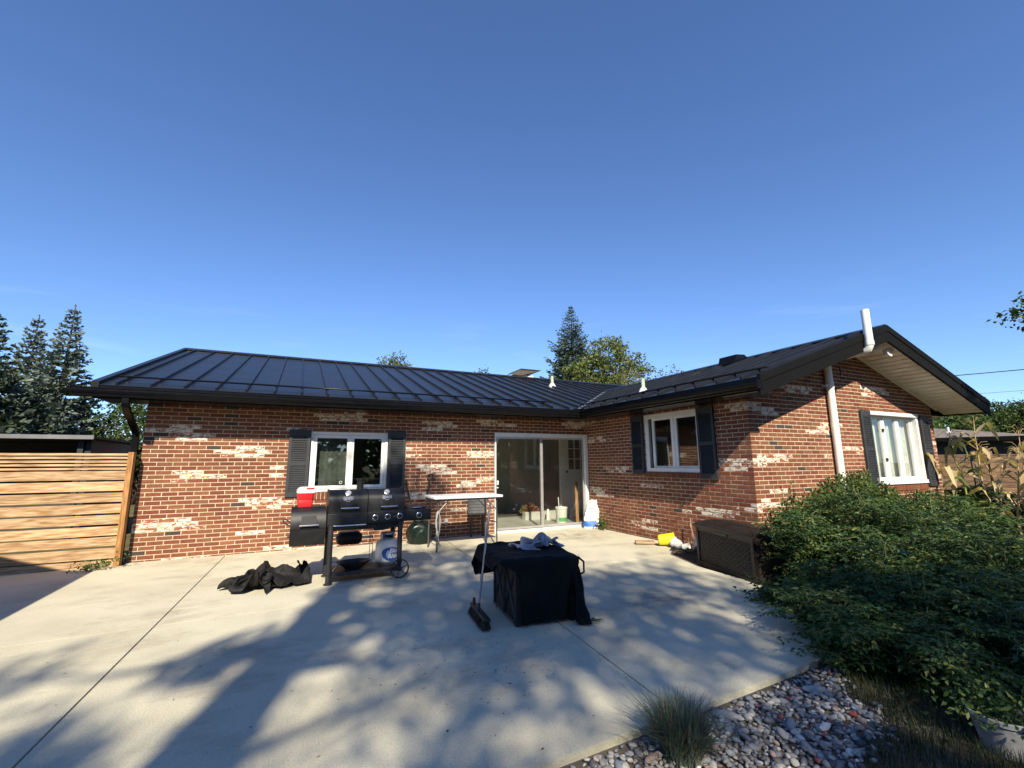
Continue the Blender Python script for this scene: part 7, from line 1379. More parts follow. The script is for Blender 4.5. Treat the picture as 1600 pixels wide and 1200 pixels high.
# push broom leaning on it
br = thing('push_broom', 'push broom with a dusty brown bristle head leaning on the covered table', 'broom', (3.84, -4.84, 0))
M_BRIST = mat('brown_bristle', (.060, .042, .027), .9, var=.5, scale=40)
Mz = Matrix.Rotation(R(83), 4, 'Z') @ Matrix.Rotation(R(8), 4, 'X')
b = MB(); b.bbox((-.265, -.032, .075), (.265, .032, .105), .008, M=Mz); b.build('head', M_BLACK, br, smooth='auto')
rg2 = np.random.default_rng(5)
n = 2600; px_ = rg2.uniform(-.262, .262, n); py_ = rg2.uniform(-.03, .03, n)
P0 = np.stack([px_, py_, np.full(n, .078)], 1); Dn = np.stack([rg2.normal(size=n) * .16 + px_ * .35, rg2.normal(size=n) * .18 + py_ * 6, -np.ones(n)], 1)
V, Fc = leaf_arrays(P0, Dn, rg2.uniform(.074, .088, n), .0022, rg2, fold=0, droop=0)
V = V @ np.array(Mz.to_3x3()).T; V[:, 2] = np.maximum(V[:, 2], .001)
tag(link('bristles', fastmesh('bristles', V, Fc, M_BRIST), br), kind='stuff')
b = MB(); b.tube([(0, 0, .09), (.012, .02, .16)], [.016, .015], 10); hb = Vector((0.012, .02, .15)); ht = Vector((.325, .49, 1.03))
b.build('socket', M_BLACK, br, smooth='auto')
b = MB(); b.tube([hb, hb.lerp(ht, .55), ht], [.0105, .0115, .0125], 10); b.build('handle', mat('worn_grey_metal', (.30, .28, .26), .4, metal=.5, var=.25, scale=10), br, smooth='auto')
b = MB(); b.tube([Mz @ Vector((.19, 0, .10)), Mz @ Vector((.235, 0, .15)), Mz @ Vector((.27, 0, .145)), Mz @ Vector((.255, 0, .10))], .009, 6); b.build('hook', M_BLACK, br, smooth='auto')

# ------------------------------------------------------------------ deck box by the wing
M_BOXB = mat('brown_resin', (.017, .012, .009), .5, var=.2, scale=6)
db = thing('deck_box', 'dark brown wicker-look deck box standing beside the wing wall', 'box', (7.70, -3.90, 0), R(-107.3))
LB, DB = 1.29, .62
b = MB(); b.box((.015, .015, -.03), (LB - .015, DB - .015, .50)); b.box((0, 0, -.03), (LB, .03, .035)); b.box((0, 0, .46), (LB, .03, .505)); 
for x in (0, LB - .05): b.box((x, -.004, -.03), (x + .05, .05, .505))
b.box((0, 0, -.03), (.03, DB, .505)); b.box((LB - .03, 0, -.03), (LB, DB, .505)); body = b.build('body', M_BOXB, db)
wv = MB(); ncol, nrow = 27, 15
for side in (0, 1):
    wlen = (LB - .10) if side == 0 else (DB - .06)
    nc = ncol if side == 0 else 11; cw = wlen / nc; rh = .425 / nrow
    for i in range(nc):
        for j in range(nrow):
            x0 = .05 + i * cw if side == 0 else .03 + i * cw; z0 = .035 + j * rh; o_ = .0105 if (i + j) % 2 else .003
            pts = [(x0 + .003, z0 + .002), (x0 + cw - .003, z0 + .002), (x0 + cw - .003, z0 + rh - .002), (x0 + .003, z0 + rh - .002)]; xm, zm = x0 + cw / 2, z0 + rh / 2
            f_ = lambda x, z, d: (x, .015 - d, z) if side == 0 else (.015 - d, x, z)
            wv.add([f_(pts[0][0], pts[0][1], .0), f_(pts[1][0], pts[1][1], 0), f_(pts[2][0], pts[2][1], 0), f_(pts[3][0], pts[3][1], 0), f_(xm - cw * .25, zm - rh * .2, o_), f_(xm + cw * .25, zm - rh * .2, o_), f_(xm + cw * .25, zm + rh * .2, o_), f_(xm - cw * .25, zm + rh * .2, o_)],
                   [(4, 5, 6, 7), (0, 1, 5, 4), (1, 2, 6, 5), (2, 3, 7, 6), (3, 0, 4, 7)])
tag(wv.build('weave', M_BOXB, body), kind='stuff')
b = MB(); rows = []
lp = [(-.02, .498), (-.024, .545), (.0, .562), (.15, .592), (.31, .602), (.47, .592), (DB, .562), (DB + .02, .545), (DB + .02, .498)]
b.prism(lp, 0, -.018, LB + .018); lido = b.build('lid', M_BOXB, db)
b = MB()
for i in range(9):
    y = .05 + i * .065; z = .562 + .04 * math.sin(math.pi * y / DB) - .001
    b.box((.03, y, z - .004), (LB - .03, y + .05, z + .006))
b.build('lid_rib', M_BOXB, lido)
b = MB(); b.bbox((LB / 2 - .13, -.03, .475), (LB / 2 + .13, -.0, .505), .006); b.build('catch', M_BLACK, db)

# ------------------------------------------------------------------ oddments along the wing wall
M_PAPER = mat('white_sack', (.68, .62, .55), .7, var=.12, scale=7)
M_SBLUE = mat('sack_blue', (.03, .13, .48), .6, var=.2)
sk = thing('paper_sack', 'open white paper sack with a blue band leaning in the corner by the sliding door', 'sack', (8.33, -.32, 0), R(-28))
sk.scale = (1.12, 1.12, 1.1)
b = MB(); rows = []
for j in range(15):
    t = j / 14; row = []
    for i in range(32):
        a = 6.2832 * i / 32; w_ = .155 * (1 - .12 * t); d_ = .075 * (1 - .35 * t)
        x = w_ * math.copysign(abs(math.cos(a)) ** .5, math.cos(a)); y = d_ * math.copysign(abs(math.sin(a)) ** .6, math.sin(a))
        k = .026 * nf(x * 13, t * 7, y * 9) + .012 * nf(x * 30, t * 17, y * 9)
        tip = .11 * nf(i * .5, 3, 2) if j == 14 else 0
        row.append((x + k + .15 * t * t * .8, y + k + .12 * t + .05 * t * t, .52 * t + tip + .05 * (t > .9) * math.cos(a + 2.4)))
    rows.append(row)
b.grid(rows, closed=True)
for fi in range(len(b.f)):
    z = np.mean([b.v[i][2] for i in b.f[fi]]); x = np.mean([b.v[i][0] for i in b.f[fi]]); y = np.mean([b.v[i][1] for i in b.f[fi]])
    if .03 < z < .14 and x < .11 and y < .05: b.m[fi] = 1
    if .36 < z < .40 and -.04 < x < .06 and y < .1: b.m[fi] = 2
b.f.append(tuple(range(32))); b.m.append(0)
b.build('sack', [M_PAPER, M_SBLUE, mat('sack_print', (.22, .30, .40), .7)], sk, smooth=True)
M_YEL = mat('yellow_plastic', (.75, .62, .01), .4, var=.08)
bk = MB(); My = Matrix.Rotation(R(-90), 3, 'Y') @ Matrix.Rotation(0, 3, 'Z')
bk.lathe([(.0, -.001), (.07, 0), (.085, .015), (.108, .25), (.116, .255), (.116, .27), (.106, .27), (.10, .25), (.07, .02), (.0, .018)], 26, M=Matrix.Rotation(R(86), 3, 'Y'), capb=False, capt=False)
tag(bk.build('pail', M_YEL, smooth='auto', loc=(8.10, -2.66, .106), rot=(0, 0, R(-38))), 'small yellow pail lying on its side at the foot of the wing wall', 'pail')
lg = thing('firewood', 'two short split logs lying left of the yellow pail', 'firewood', (8.02, -2.40, 0), R(150))
for i, (y, z) in enumerate(((0, .035), (.07, .033))):
    b = MB(); rows = [[(x, y + .035 * (1 + .15 * nf(a_, i, 1)) * math.cos(a_), z + .034 * (1 + .2 * nf(a_, 4, i)) * math.sin(a_)) for a_ in [6.2832 * k / 9 for k in range(9)]] for x in (-.16, -.05, .06, .17)]
    b.grid(rows, closed=True); b.f += [tuple(range(9)), tuple(27 + q for q in range(9))]; b.m += [0, 0]; b.build('log', wood_mat('bark%d' % i, (.16, .10, .055), (.36, .25, .15), 0), lg)
b = MB(); rows = []
for j in range(9):
    t = j / 8; row = []
    for i in range(24):
        a = 6.2832 * i / 24; r_ = .12 * math.sin(math.pi * min(1, .15 + .85 * t)) * (1 + .25 * nf(math.cos(a) * 2, math.sin(a) * 2, t * 4)); row.append((r_ * math.cos(a), r_ * .8 * math.sin(a), .16 * t * (1 + .3 * nf(a, t, 6))))
    rows.append(row)
b.grid(rows, closed=True); tag(b.build('plastic_bag', mat('grey_white_plastic', (.46, .48, .50), .35, var=.25, scale=14), smooth=True, loc=(8.26, -2.93, 0)), 'crumpled grey-white plastic bag just right of the yellow pail', 'bag')
b = MB(); b.lathe([(.0, 0), (.075, 0), (.085, .01), (.085, .19), (.06, .24), (.03, .255), (.03, .29), (.0, .29)], 20, capb=False, capt=False); tag(b.build('jug', mat('blue_grey_jug', (.10, .13, .19), .4, var=.2), smooth='auto', loc=(8.33, -3.33, 0), rot=(.25, 0, 0)), 'blue-grey plastic jug between the bag and the deck box', 'jug')
b = MB(); b.lathe([(.05, 0), (.062, .10), (.066, .105), (.058, .105), (.048, .01)], 18, M=Matrix.Rotation(R(80), 3, 'X')); tag(b.build('flower_pot', mat('pale_pot', (.55, .54, .50), .6, var=.15), smooth='auto', loc=(8.13, -3.20, .062), rot=(0, 0, .5)), 'pale plastic flower pot lying on its side before the blue-grey jug', 'pot')
hz_ = MB(); pts = []
for i in range(90):
    t = i / 89; pts.append((8.02 + .10 * math.cos(t * 19) + .16 * t, -3.12 - .35 * t + .09 * math.sin(t * 19), .02 + .03 * abs(math.sin(t * 23))))
hz_.tube(pts, .014, 6); tag(hz_.build('hose', M_BLACK, smooth=True), 'loose black hose tangled on the soil in front of the deck box', 'hose')
st2 = MB()
for (bx, by, h, lx) in ((8.40, -3.12, .50, .02), (8.42, -3.18, .42, -.03)):
    st2.tube([(bx, by, 0), (bx + lx, by - .02, h * .5), (bx + lx * 2, by + .02, h)], .008, 6)
tag(st2.build('dry_stem', mat('dry_stem', (.30, .20, .12), .9, var=.3)), 'bare brown plant stems standing by the wall left of the deck box', 'plant')

# things standing just inside the sliding door
b = MB(); b.lathe([(.0, 0), (.122, 0), (.127, .01), (.142, .33), (.150, .335), (.150, .36), (.145, .375), (.138, .375), (.135, .34), (.12, .02), (.0, .015)], 28, capb=False, capt=False)
bu = thing('white_bucket', 'white plastic bucket with a green label just inside the sliding door', 'bucket', (8.13, .62, .03))
b.build('bucket', M_LIDW, bu, smooth='auto')
b = MB(); rows = [[((.1285 + .014 * (z / .33)) * math.cos(R(-150 + 6 * i)), (.1285 + .014 * (z / .33)) * math.sin(R(-150 + 6 * i)), z) for i in range(21)] for z in (.04, .09, .13)]; b.grid(rows); b.build('label', mat('label_green', (.10, .38, .12), .5, var=.2), bu, smooth=True)
b = MB(); b.tube([(-.03, .02, .02), (-.05, .05, .60)], .012, 8); b.build('stick', M_LIDW, bu, smooth='auto')
b = MB(); b.lathe([(.0, 0), (.045, 0), (.045, .20), (.03, .23), (.03, .27), (.0, .27)], 16, capb=False, capt=False); tag(b.build('white_bottle', M_LIDW, smooth='auto', loc=(8.12, 1.25, .03)), 'white bottle on the floor inside the door left of the white bucket', 'bottle')
b = MB(); b.bbox((-.04, -.015, 0), (.04, .015, .98), .003); tag(b.build('plank', wood_mat('warm_plank', (.26, .12, .05), (.42, .22, .10), 2), loc=(8.44, .40, .035), rot=(R(-7), R(4), 0)), 'upright brown plank inside the right edge of the sliding door', 'plank')
fl = thing('flower_pot', 'pot of pink flowers on the floor inside the sliding door', 'plant', (7.85, 1.7, .03))
b = MB(); b.lathe([(.0, 0), (.09, 0), (.12, .16), (.125, .17), (.0, .16)], 18, capb=False, capt=False); b.build('pot', mat('terracotta', (.35, .16, .08), .8), fl, smooth='auto')
rg3 = np.random.default_rng(3); n = 700; A_ = rg3.normal(size=(n, 3)); A_[:, 2] = abs(A_[:, 2]); A_ = unit(A_); P0 = A_ * rg3.uniform(.05, .22, (n, 1)) * (1.2, 1, .9) + (0, 0, .17)
V, Fc = leaf_arrays(P0, A_, .05, .018, rg3); link('foliage', fastmesh('foliage', V, Fc, [leaf_mat('flower_leaf', (.03, .07, .02), (.07, .14, .04)), mat('pink_petal', (.55, .10, .16), .6, var=.2)], tint=rg3.random(len(V)), mi=np.tile((np.arange(n) % 3 == 0).astype(np.int32), 2)), fl)

# ------------------------------------------------------------------ radon pipe, lights on the gable
rp = thing('vent_pipe', 'white plastic vent pipe climbing the gable wall and rising past the roof edge', 'pipe', (10.62, -4.42, 0))
b = MB(); b.tube([(0, 0, -.09), (0, 0, 3.18)], .060, 20); b.build('pipe', M_PIPEW, rp, smooth='auto')
b = MB(); b.lathe([(.066, 0), (.066, .11)], 20, (0, 0, 2.72)); b.box((-.10, .0, 2.745), (.10, .079, 2.785)); b.build('bracket', M_PIPEW, rp, smooth='auto')
b = MB(); b.tube([(0, 0, 3.16), (0, -.012, 3.20), (.0, -.05, 3.235), (0, -.5, 3.245), (0, -.60, 3.25), (.0, -.66, 3.275), (.0, -.685, 3.33), (0, -.69, 3.38)], .060, 20); b.lathe([(.067, 0), (.067, .07)], 20, (0, -.69, 3.335)); b.build('elbow', M_PIPEW, rp, smooth='auto')
b = MB(); b.tube([(0, -.69, 3.36), (0, -.69, 3.945)], .060, 20, caps=False); b.tube([(0, -.69, 3.945), (0, -.69, 3.36)], .054, 20, caps=False); b.build('stack', M_PIPEW, rp, smooth='auto')
sl_ = thing('flood_lights', 'white twin-headed security light under the peak of the gable', 'light', (11.62, -4.76, RZW - .30))
b = MB(); b.lathe([(.07, .035), (.07, .0), (.055, -.02), (.0, -.025)], 18, capt=False, capb=False); b.build('base', M_WHITE, sl_, smooth='auto')
for (x, y, z, rx_, rz_) in ((-.22, -.08, -.05, 60, 40), (.16, -.10, -.04, 60, -40), (.02, -.12, -.12, 75, 0)):
    b = MB(); Mh = Matrix.Rotation(R(rz_), 3, 'Z') @ Matrix.Rotation(R(rx_), 3, 'X')
    b.lathe([(.025, -.07), (.04, -.04), (.070, .02), (.075, .04), (.06, .045), (.0, .03)], 18, (x, y, z), M=Mh, capt=False); b.tube([(x * .3, y * .2, -.02), (x, y, z)], .012, 8); b.build('lamp_head', M_WHITE, sl_, smooth='auto')
b = MB(); b.box((-.32, .05, -.04), (-.2, .2, .04)); b.build('sensor_box', M_BLACK, sl_)
b = MB(); b.tube([(11.06, -DY - .03, 3.18), (11.06, -DY - .055, 3.08), (11.07, -DY - .03, 2.99)], .012, 6); b.build('cable_drop', M_BLACK, house, smooth=True)
# ------------------------------------------------------------------ plants
M_BARK = mat('bark', (.075, .058, .045), .95, var=.35, scale=18, bump=.8, bscale=25, spec=.1)
M_BARKL = mat('pale_bark', (.17, .14, .11), .95, var=.3, scale=14, bump=.5, bscale=25, spec=.1)
L_SPRUCE = leaf_mat('blue_spruce_needles', (.026, .042, .034), (.135, .170, .145), .12, .6)
L_SPRUCED = leaf_mat('dark_spruce_needles', (.016, .030, .021), (.070, .098, .066), .12, .6)
L_TREE = leaf_mat('broad_leaf', (.022, .042, .012), (.085, .125, .030), .3)
L_TREEY = leaf_mat('yellowing_leaf', (.045, .068, .018), (.145, .185, .050), .3, cc=(.22, .18, .06))
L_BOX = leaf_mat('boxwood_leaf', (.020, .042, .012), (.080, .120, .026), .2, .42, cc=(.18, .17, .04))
L_TOM = leaf_mat('tomato_leaf', (.022, .052, .018), (.065, .125, .034), .3, .5, cc=(.21, .21, .055))
L_WEED = leaf_mat('weed_leaf', (.030, .060, .016), (.10, .17, .04), .35)
L_GRASS = leaf_mat('lawn_grass', (.012, .024, .008), (.042, .060, .018), .3, cc=(.12, .10, .045))
L_DRYG = leaf_mat('dry_grass', (.075, .075, .028), (.20, .17, .07), .3, cc=(.32, .25, .12))
L_FESC = leaf_mat('blue_fescue', (.050, .075, .062), (.15, .19, .16), .25, cc=(.30, .22, .11))
L_CORN = leaf_mat('dry_corn_leaf', (.30, .21, .10), (.60, .47, .27), .35, .7)
L_CORNG = leaf_mat('green_corn_leaf', (.07, .11, .02), (.20, .24, .06), .35, .6)
M_STEM = mat('green_stem', (.10, .13, .045), .7, var=.3)

def leafobj(name, parts, m_, parent, rng, tint=None, **kw):
    V, Fc = leaf_arrays(*parts, rng, **kw)
    n = len(V) // 4
    t = (rng.random(n) if tint is None else np.clip(tint, 0, 1)).repeat(4)
    return link(name, fastmesh(name, V, Fc, m_, tint=t), parent)

def spruce(label, x, y, H, Rr, seed, m_, group=None, low=.06, tilt=0.0, zb=-.1, dens=1.0):
    rng = np.random.default_rng(seed)
    t = thing('spruce_tree', label, 'tree', (x, y, zb), 0, group)
    b = MB(); b.tube([(0, 0, 0), (0, 0, H * .5), (.02, 0, H * .92), (.03, 0, H)], [Rr * .085, Rr * .05, .02, .006], 8); b.build('trunk', M_BARK, t, smooth=True)
    P_, D_, L_, T_ = [], [], [], []
    z = H * low
    while z < H * .985:
        f = 1 - z / H
        nb = int(rng.integers(5, 8)) + (1 if f > .5 else 0)
        a0 = rng.uniform(0, 6.28)
        for k in range(nb):
            a = a0 + 6.2832 * k / nb + rng.normal() * .22
            ln = Rr * (f ** .95) * rng.uniform(.72, 1.12) + .035
            if rng.random() < .10: ln *= 1.25
            d = np.array([math.cos(a), math.sin(a), 0]); s_ = np.array([-math.sin(a), math.cos(a), 0])
            rise = .55 * (1 - f) - .28 * f + rng.normal() * .07
            nst = max(3, int(ln / .105 * dens))
            for i in range(nst):
                q = (i + .6) / nst
                if q < .12 and f > .3: continue
                c = d * ln * q + np.array([0, 0, z + ln * (rise * q + .20 * q * q)])
                tw = (.42 * ln * (1 - q) ** .7 + .12) * rng.uniform(.7, 1.1)
                for sg in (-1, 1):
                    td = d * rng.uniform(.5, .9) + s_ * sg * rng.uniform(.6, .95) + np.array([0, 0, rng.normal() * .16 + .05])
                    td /= np.linalg.norm(td)
                    m2 = max(1, int(tw / .085))
                    for j in range(m2):
                        p = c + td * tw * (j + .2) / m2 + np.array([0, 0, -.10 * tw * ((j / m2) ** 2)])
                        P_.append(p); D_.append(td + rng.normal(size=3) * .30 + np.array([0, 0, .12])); L_.append(rng.uniform(.17, .29)); T_.append(.25 + .45 * q + .3 * rng.random() + (.1 if j == m2 - 1 else 0))
                P_.append(c); D_.append(d + rng.normal(size=3) * .35 + np.array([0, 0, .35])); L_.append(rng.uniform(.17, .29)); T_.append(.3 + .5 * q + .2 * rng.random())
        z += rng.uniform(.24, .40) * (0.65 + .5 * f)
    for i in range(14):
        P_.append(np.array([0.02, 0, H * (.965 + .035 * i / 14)])); D_.append(np.append(rng.normal(size=2) * .35, .9)); L_.append(.16); T_.append(.6)
    P_ = np.array(P_); D_ = np.array(D_); L_ = np.array(L_) * (.42 + .58 * np.clip((1 - P_[:, 2] / H) * 2.2, 0, 1))
    leafobj('foliage', (P_, D_, L_, L_ * .31), m_, t, rng, tint=np.array(T_) * .8 + rng.random(len(T_)) * .25, fold=.35, droop=.05)
    return t

def broad(name, label, x, y, H, blobs, nleaf, ls, seed, m_, group=None, trunk_r=.16, zb=-.1, cl=.55, bark=None, limb=True):
    """blobs: (dx, dy, z, rx, ry, rz) ellipsoids filled with leaf clumps"""
    rng = np.random.default_rng(seed)
    t = thing(name, label, 'tree', (x, y, zb), 0, group)
    b = MB(); top = H * .55
    b.tube([(0, 0, 0), (rng.normal() * .1, rng.normal() * .1, top * .5), (rng.normal() * .15, rng.normal() * .15, top)], [trunk_r, trunk_r * .8, trunk_r * .5], 8)
    P_, D_ = [], []
    tot = sum(q[3] * q[4] * q[5] for q in blobs)
    for (dx, dy, z, rx, ry, rz) in blobs:
        nc = max(4, int(nleaf * (rx * ry * rz / tot) / 40))
        for _ in range(nc):
            u = rng.normal(size=3); u /= np.linalg.norm(u); r_ = rng.uniform(.35, 1.05) ** .6
            c = np.array([dx, dy, z]) + u * r_ * np.array([rx, ry, rz])
            cr_ = cl * rng.uniform(.5, 1.2)
            P_.append(c + rng.normal(size=(40, 3)) * cr_ * np.array([.5, .5, .34])); D_.append(rng.normal(size=(40, 3)) * .8 + u * .5 + np.array([0, 0, -.25]))
            if limb and rng.random() < .35:
                st = np.array([0, 0, H * rng.uniform(.28, .55)]); md = (st + c) / 2 + np.array([0, 0, -.1 * np.linalg.norm(c - st) * .3])
                b.tube([st, md, c], [trunk_r * .28, trunk_r * .17, trunk_r * .05], 5)
    b.build('trunk', bark or M_BARK, t, smooth=True)
    P_ = np.concatenate(P_); D_ = np.concatenate(D_); n = len(P_)
    leafobj('foliage', (P_, D_, ls * rng.uniform(.6, 1.25, n), ls * .30 * rng.uniform(.7, 1.2, n)), m_, t, rng)
    return t

# left: spruces beyond the shed
GS = 'spruces beyond the shed'
spruce('tall blue spruce nearest the roof, right-hand one of the spruces beyond the shed', -5.95, 13.5, 7.75, 1.85, 21, L_SPRUCE, GS)
spruce('middle blue spruce beyond the shed, lower than the two beside it', -7.25, 14.3, 7.4, 1.8, 22, L_SPRUCE, GS)
spruce('dark spruce cut by the left edge of the picture beyond the shed', -6.15, 9.4, 6.08, 1.75, 23, L_SPRUCED, GS)
spruce('small dark spruce in the shade between the shed and the taller spruces', -5.3, 10.3, 4.1, 1.5, 27, L_SPRUCED, GS)
broad('leafy_tree', 'bushy green tree low behind the left corner of the house', -3.6, 14.5, 4.2, [(0, 0, 2.6, 1.7, 1.5, 1.7), (1.5, .8, 2.4, 1.3, 1.3, 1.5), (-1.6, -.3, 1.9, 1.2, 1.2, 1.2)], 16000, .15, 24, L_TREE)
# behind the roof
spruce('pointed dark spruce behind the roof left of the yellowing tree', 20.0, 17.9, 12.95, 4.5, 31, L_SPRUCED, zb=0, low=.3, dens=.7)
broad('leafy_tree', 'yellowing leafy tree overlapping the pointed spruce behind the roof', 21.0, 15.0, 9.6, [(0, 0, 8.2, 1.6, 1.6, 1.9), (-1.3, .3, 7.2, 1.5, 1.5, 1.6), (1.2, -.9, 7.0, 1.4, 1.4, 1.6), (-.3, 0, 5.8, 2.3, 1.9, 1.5)], 13000, .20, 32, L_TREEY, bark=M_BARKL)
tb_ = thing('bare_tree', 'half-bare twiggy tree right of the yellowing tree behind the roof', 'tree', (21.6, 12.0, 0))
b = MB(); rgt = np.random.default_rng(33); tips = []
def twig(p, d, ln, r_, dep):
    q = p + d * ln
    b.tube([p, p + d * ln * .5 + rgt.normal(size=3) * ln * .05, q], [r_, r_ * .8, r_ * .55], 5)
    if dep == 0: tips.append(q); return
    for _ in range(3 if dep > 1 else 4):
        nd = d + rgt.normal(size=3) * .42 + np.array([0, 0, .10]); nd /= np.linalg.norm(nd); twig(q, nd, ln * rgt.uniform(.55, .8), r_ * .55, dep - 1)
b.tube([(0, 0, 0), (0, 0, 4.2)], [.16, .11], 8)
for k in range(5): 
    d = np.array([math.cos(k * 1.256 + .4) * .65, math.sin(k * 1.256 + .4) * .65, .75]); twig(np.array([0, 0, 4.0 + .12 * k]), d / np.linalg.norm(d), 1.35, .055, 3)
b.build('trunk', M_BARKL, tb_, smooth=True)
tp = np.array(tips); tp = tp[rgt.random(len(tp)) < .75]; tp = np.concatenate([tp + rgt.normal(size=tp.shape) * .14 for _ in range(3)])
leafobj('foliage', (tp, rgt.normal(size=tp.shape) + (0, 0, -.4), .17, .05), L_TREEY, tb_, rgt)
broad('leafy_tree', 'small pale treetop showing over the middle of the long roof', 8.35, 24.4, 9.7, [(0, 0, 8.6, .9, .8, 1.0), (-.6, .2, 8.0, 1.0, .8, .9), (.7, 0, 8.7, .5, .5, .75)], 1500, .20, 34, L_TREEY)
broad('leafy_tree', 'tiny dark treetop just showing over the long roof left of the chimney', 16.3, 26.4, 9.5, [(0, 0, 8.7, .5, .5, .65)], 500, .2, 35, L_TREE)
# right: far trees over the neighbour's roof
GR = "trees beyond the neighbour's roof"
for i, (x, y, H, r_, sd, lb, yl) in enumerate(((52, 9.6, 6.0, 2.6, 41, "rounded green tree just right of the gable overhang beyond the neighbour's roof", 0), (57.5, 8.6, 6.9, 2.6, 42, "tallest dark tree in the middle beyond the neighbour's roof", 0), (58, 5.6, 7.0, 2.4, 43, "dark tree cut by the right edge beyond the neighbour's roof", 0), (47, 9.3, 4.6, 2.2, 44, "low bright green bushy tree under the gable overhang beyond the neighbour's roof", 1), (62, 7.6, 6.0, 2.6, 45, "lower dark tree between two taller trees beyond the neighbour's roof", 0))):
    broad('leafy_tree', lb, x, y, H, [(0, 0, H * .62, r_, r_, H * .36), (r_ * .6, r_ * .5, H * .5, r_ * .7, r_ * .7, H * .30), (-r_ * .6, -r_ * .6, H * .48, r_ * .75, r_ * .75, H * .32)], 15000, .24, sd, L_WEED if yl else L_TREE, GR, cl=.6)
broad('overhanging_tree', 'dark-leaved tree whose branch tip shows high at the right edge', 14.9, -7.9, 5.2, [(-.85, 1.35, 4.2, .75, .75, .40), (.9, -1.3, 4.6, .9, .9, .6), (1.4, -2.0, 4.2, .8, .8, .5)], 9000, .085, 46, L_TREE, cl=.24)

# trees behind the camera whose crowns dapple the patio
SHX, SHY = -TO_SUN.x / TO_SUN.z, -TO_SUN.y / TO_SUN.z
def crown_at(S, h): return np.array([S[0] - SHX * h, S[1] - SHY * h, h])
def inside(p, poly):
    c = False; n = len(poly)
    for i in range(n):
        (x1, y1), (x2, y2) = poly[i], poly[(i + 1) % n]
        if (y1 > p[1]) != (y2 > p[1]) and p[0] < (x2 - x1) * (p[1] - y1) / (y2 - y1) + x1: c = not c
    return c
def shade_tree(label, base, trunk_h, trunk_r, patches, seed, ls=.15, lean=(0, 0)):
    """patches: (polygon on the ground that the crown part shades, clumps, lowest, highest, clump radius)"""
    rng = np.random.default_rng(seed)
    t = thing('shade_tree', label, 'tree', (base[0], base[1], -.1))
    o = np.array([base[0], base[1], -.1])
    b = MB(); tp = np.array([lean[0], lean[1], trunk_h])
    b.tube([(0, 0, 0), tp * .35 + (.05, 0, 0), tp * .7, tp], [trunk_r * 1.15, trunk_r, trunk_r * .85, trunk_r * .5], 12)
    P_ = []
    for (poly, nc, h0, h1, cr_) in patches:
        xs2 = [p[0] for p in poly]; ys2 = [p[1] for p in poly]; k = 0
        while k < nc:
            S = (rng.uniform(min(xs2), max(xs2)), rng.uniform(min(ys2), max(ys2)))
            if not inside(S, poly): continue
            k += 1
            c = crown_at(S, rng.uniform(h0, h1)) - o
            P_.append(c + rng.normal(size=(105, 3)) * cr_ * rng.uniform(.6, 1.15) * np.array([.55, .55, .40]))
            if rng.random() < .3:
                st = tp * rng.uniform(.6, 1.0); b.tube([st, st * .7 + c * .3 + rng.normal(size=3) * .3, st * .3 + c * .7 + rng.normal(size=3) * .4, c], [trunk_r * .16, trunk_r * .10, trunk_r * .06, .01], 6)
    b.build('trunk', M_BARK, t, smooth=True)
    P_ = np.concatenate(P_); n = len(P_)
    leafobj('foliage', (P_, rng.normal(size=(n, 3)) + (0, 0, -.3), ls * rng.uniform(.7, 1.3, n), ls * .34), L_TREE, t, rng)
MAINP = [(3.1, -3.2), (3.2, -1.9), (4.0, -1.0), (5.0, -1.4), (5.4, -2.9), (6.8, -4.2), (7.0, -5.6), (5.0, -6.0), (3.9, -5.4), (2.7, -4.7)]
FRONTP = [(1.1, -7.2), (1.9, -5.9), (3.2, -5.6), (5.0, -6.2), (5.2, -7.2), (3.5, -9.5), (1.0, -9.0)]
shade_tree('large leafy tree behind the viewer shading the patio', (-1.55, -16.6), 12.0, .30,
           [(MAINP, 36, 11, 15.5, .72), (FRONTP, 11, 10.5, 14, .60), ([(3.5, -4.9), (5.6, -5.0), (6.2, -6.3), (4.4, -6.7), (3.3, -6.3)], 12, 11, 15, .66),
            ([(3.5, .0), (4.6, .2), (5.6, 1.4), (5.2, 2.2), (4.2, 1.8)], 6, 12, 15, .5),
            ([(-1.2, -5.2), (.7, -4.2), (.9, -4.6), (-.8, -5.7)], 4, 11, 13, .42), ([(.3, -6.2), (1.7, -5.2), (1.9, -5.6), (.6, -6.7)], 3, 11, 13, .36), ([(1.5, -4.9), (2.2, -4.0), (2.5, -4.4), (1.9, -5.1)], 3, 11, 12.5, .34)], 51, ls=.17)
shade_tree('second leafy tree behind the viewer shading the vegetable bed', (5.5, -18.0), 8.0, .26,
           [([(4.9, -6.9), (7.0, -6.2), (9.2, -5.8), (12.5, -6.3), (12.5, -9.5), (4.0, -9.5)], 46, 9.0, 12.5, .66), ([(5.6, -5.4), (7.2, -5.6), (6.4, -6.6), (5.0, -6.4)], 6, 9, 12, .5)], 52, ls=.17)
# unseen belt of trees added to darken window reflections and hide the low sky
rgb = np.random.default_rng(57); n = 16000
xb_ = rgb.uniform(-60, 70, n); hb_ = 7.5 + 2.6 * np.sin(xb_ * .31) + 1.6 * np.sin(xb_ * .83 + 1)
P_ = np.stack([xb_, -37 + rgb.normal(size=n) * 2.0, rgb.random(n) ** .8 * hb_], 1)
V, Fc = leaf_arrays(P_, rgb.normal(size=(n, 3)), rgb.uniform(.7, 1.4, n), .42, rgb)
tag(link('unseen_tree_belt', fastmesh('unseen_tree_belt', V, Fc, L_TREE, tint=rgb.random(n).repeat(4))), 'dense belt of dark trees added unseen behind the viewer for the window reflections', 'trees', kind='stuff')

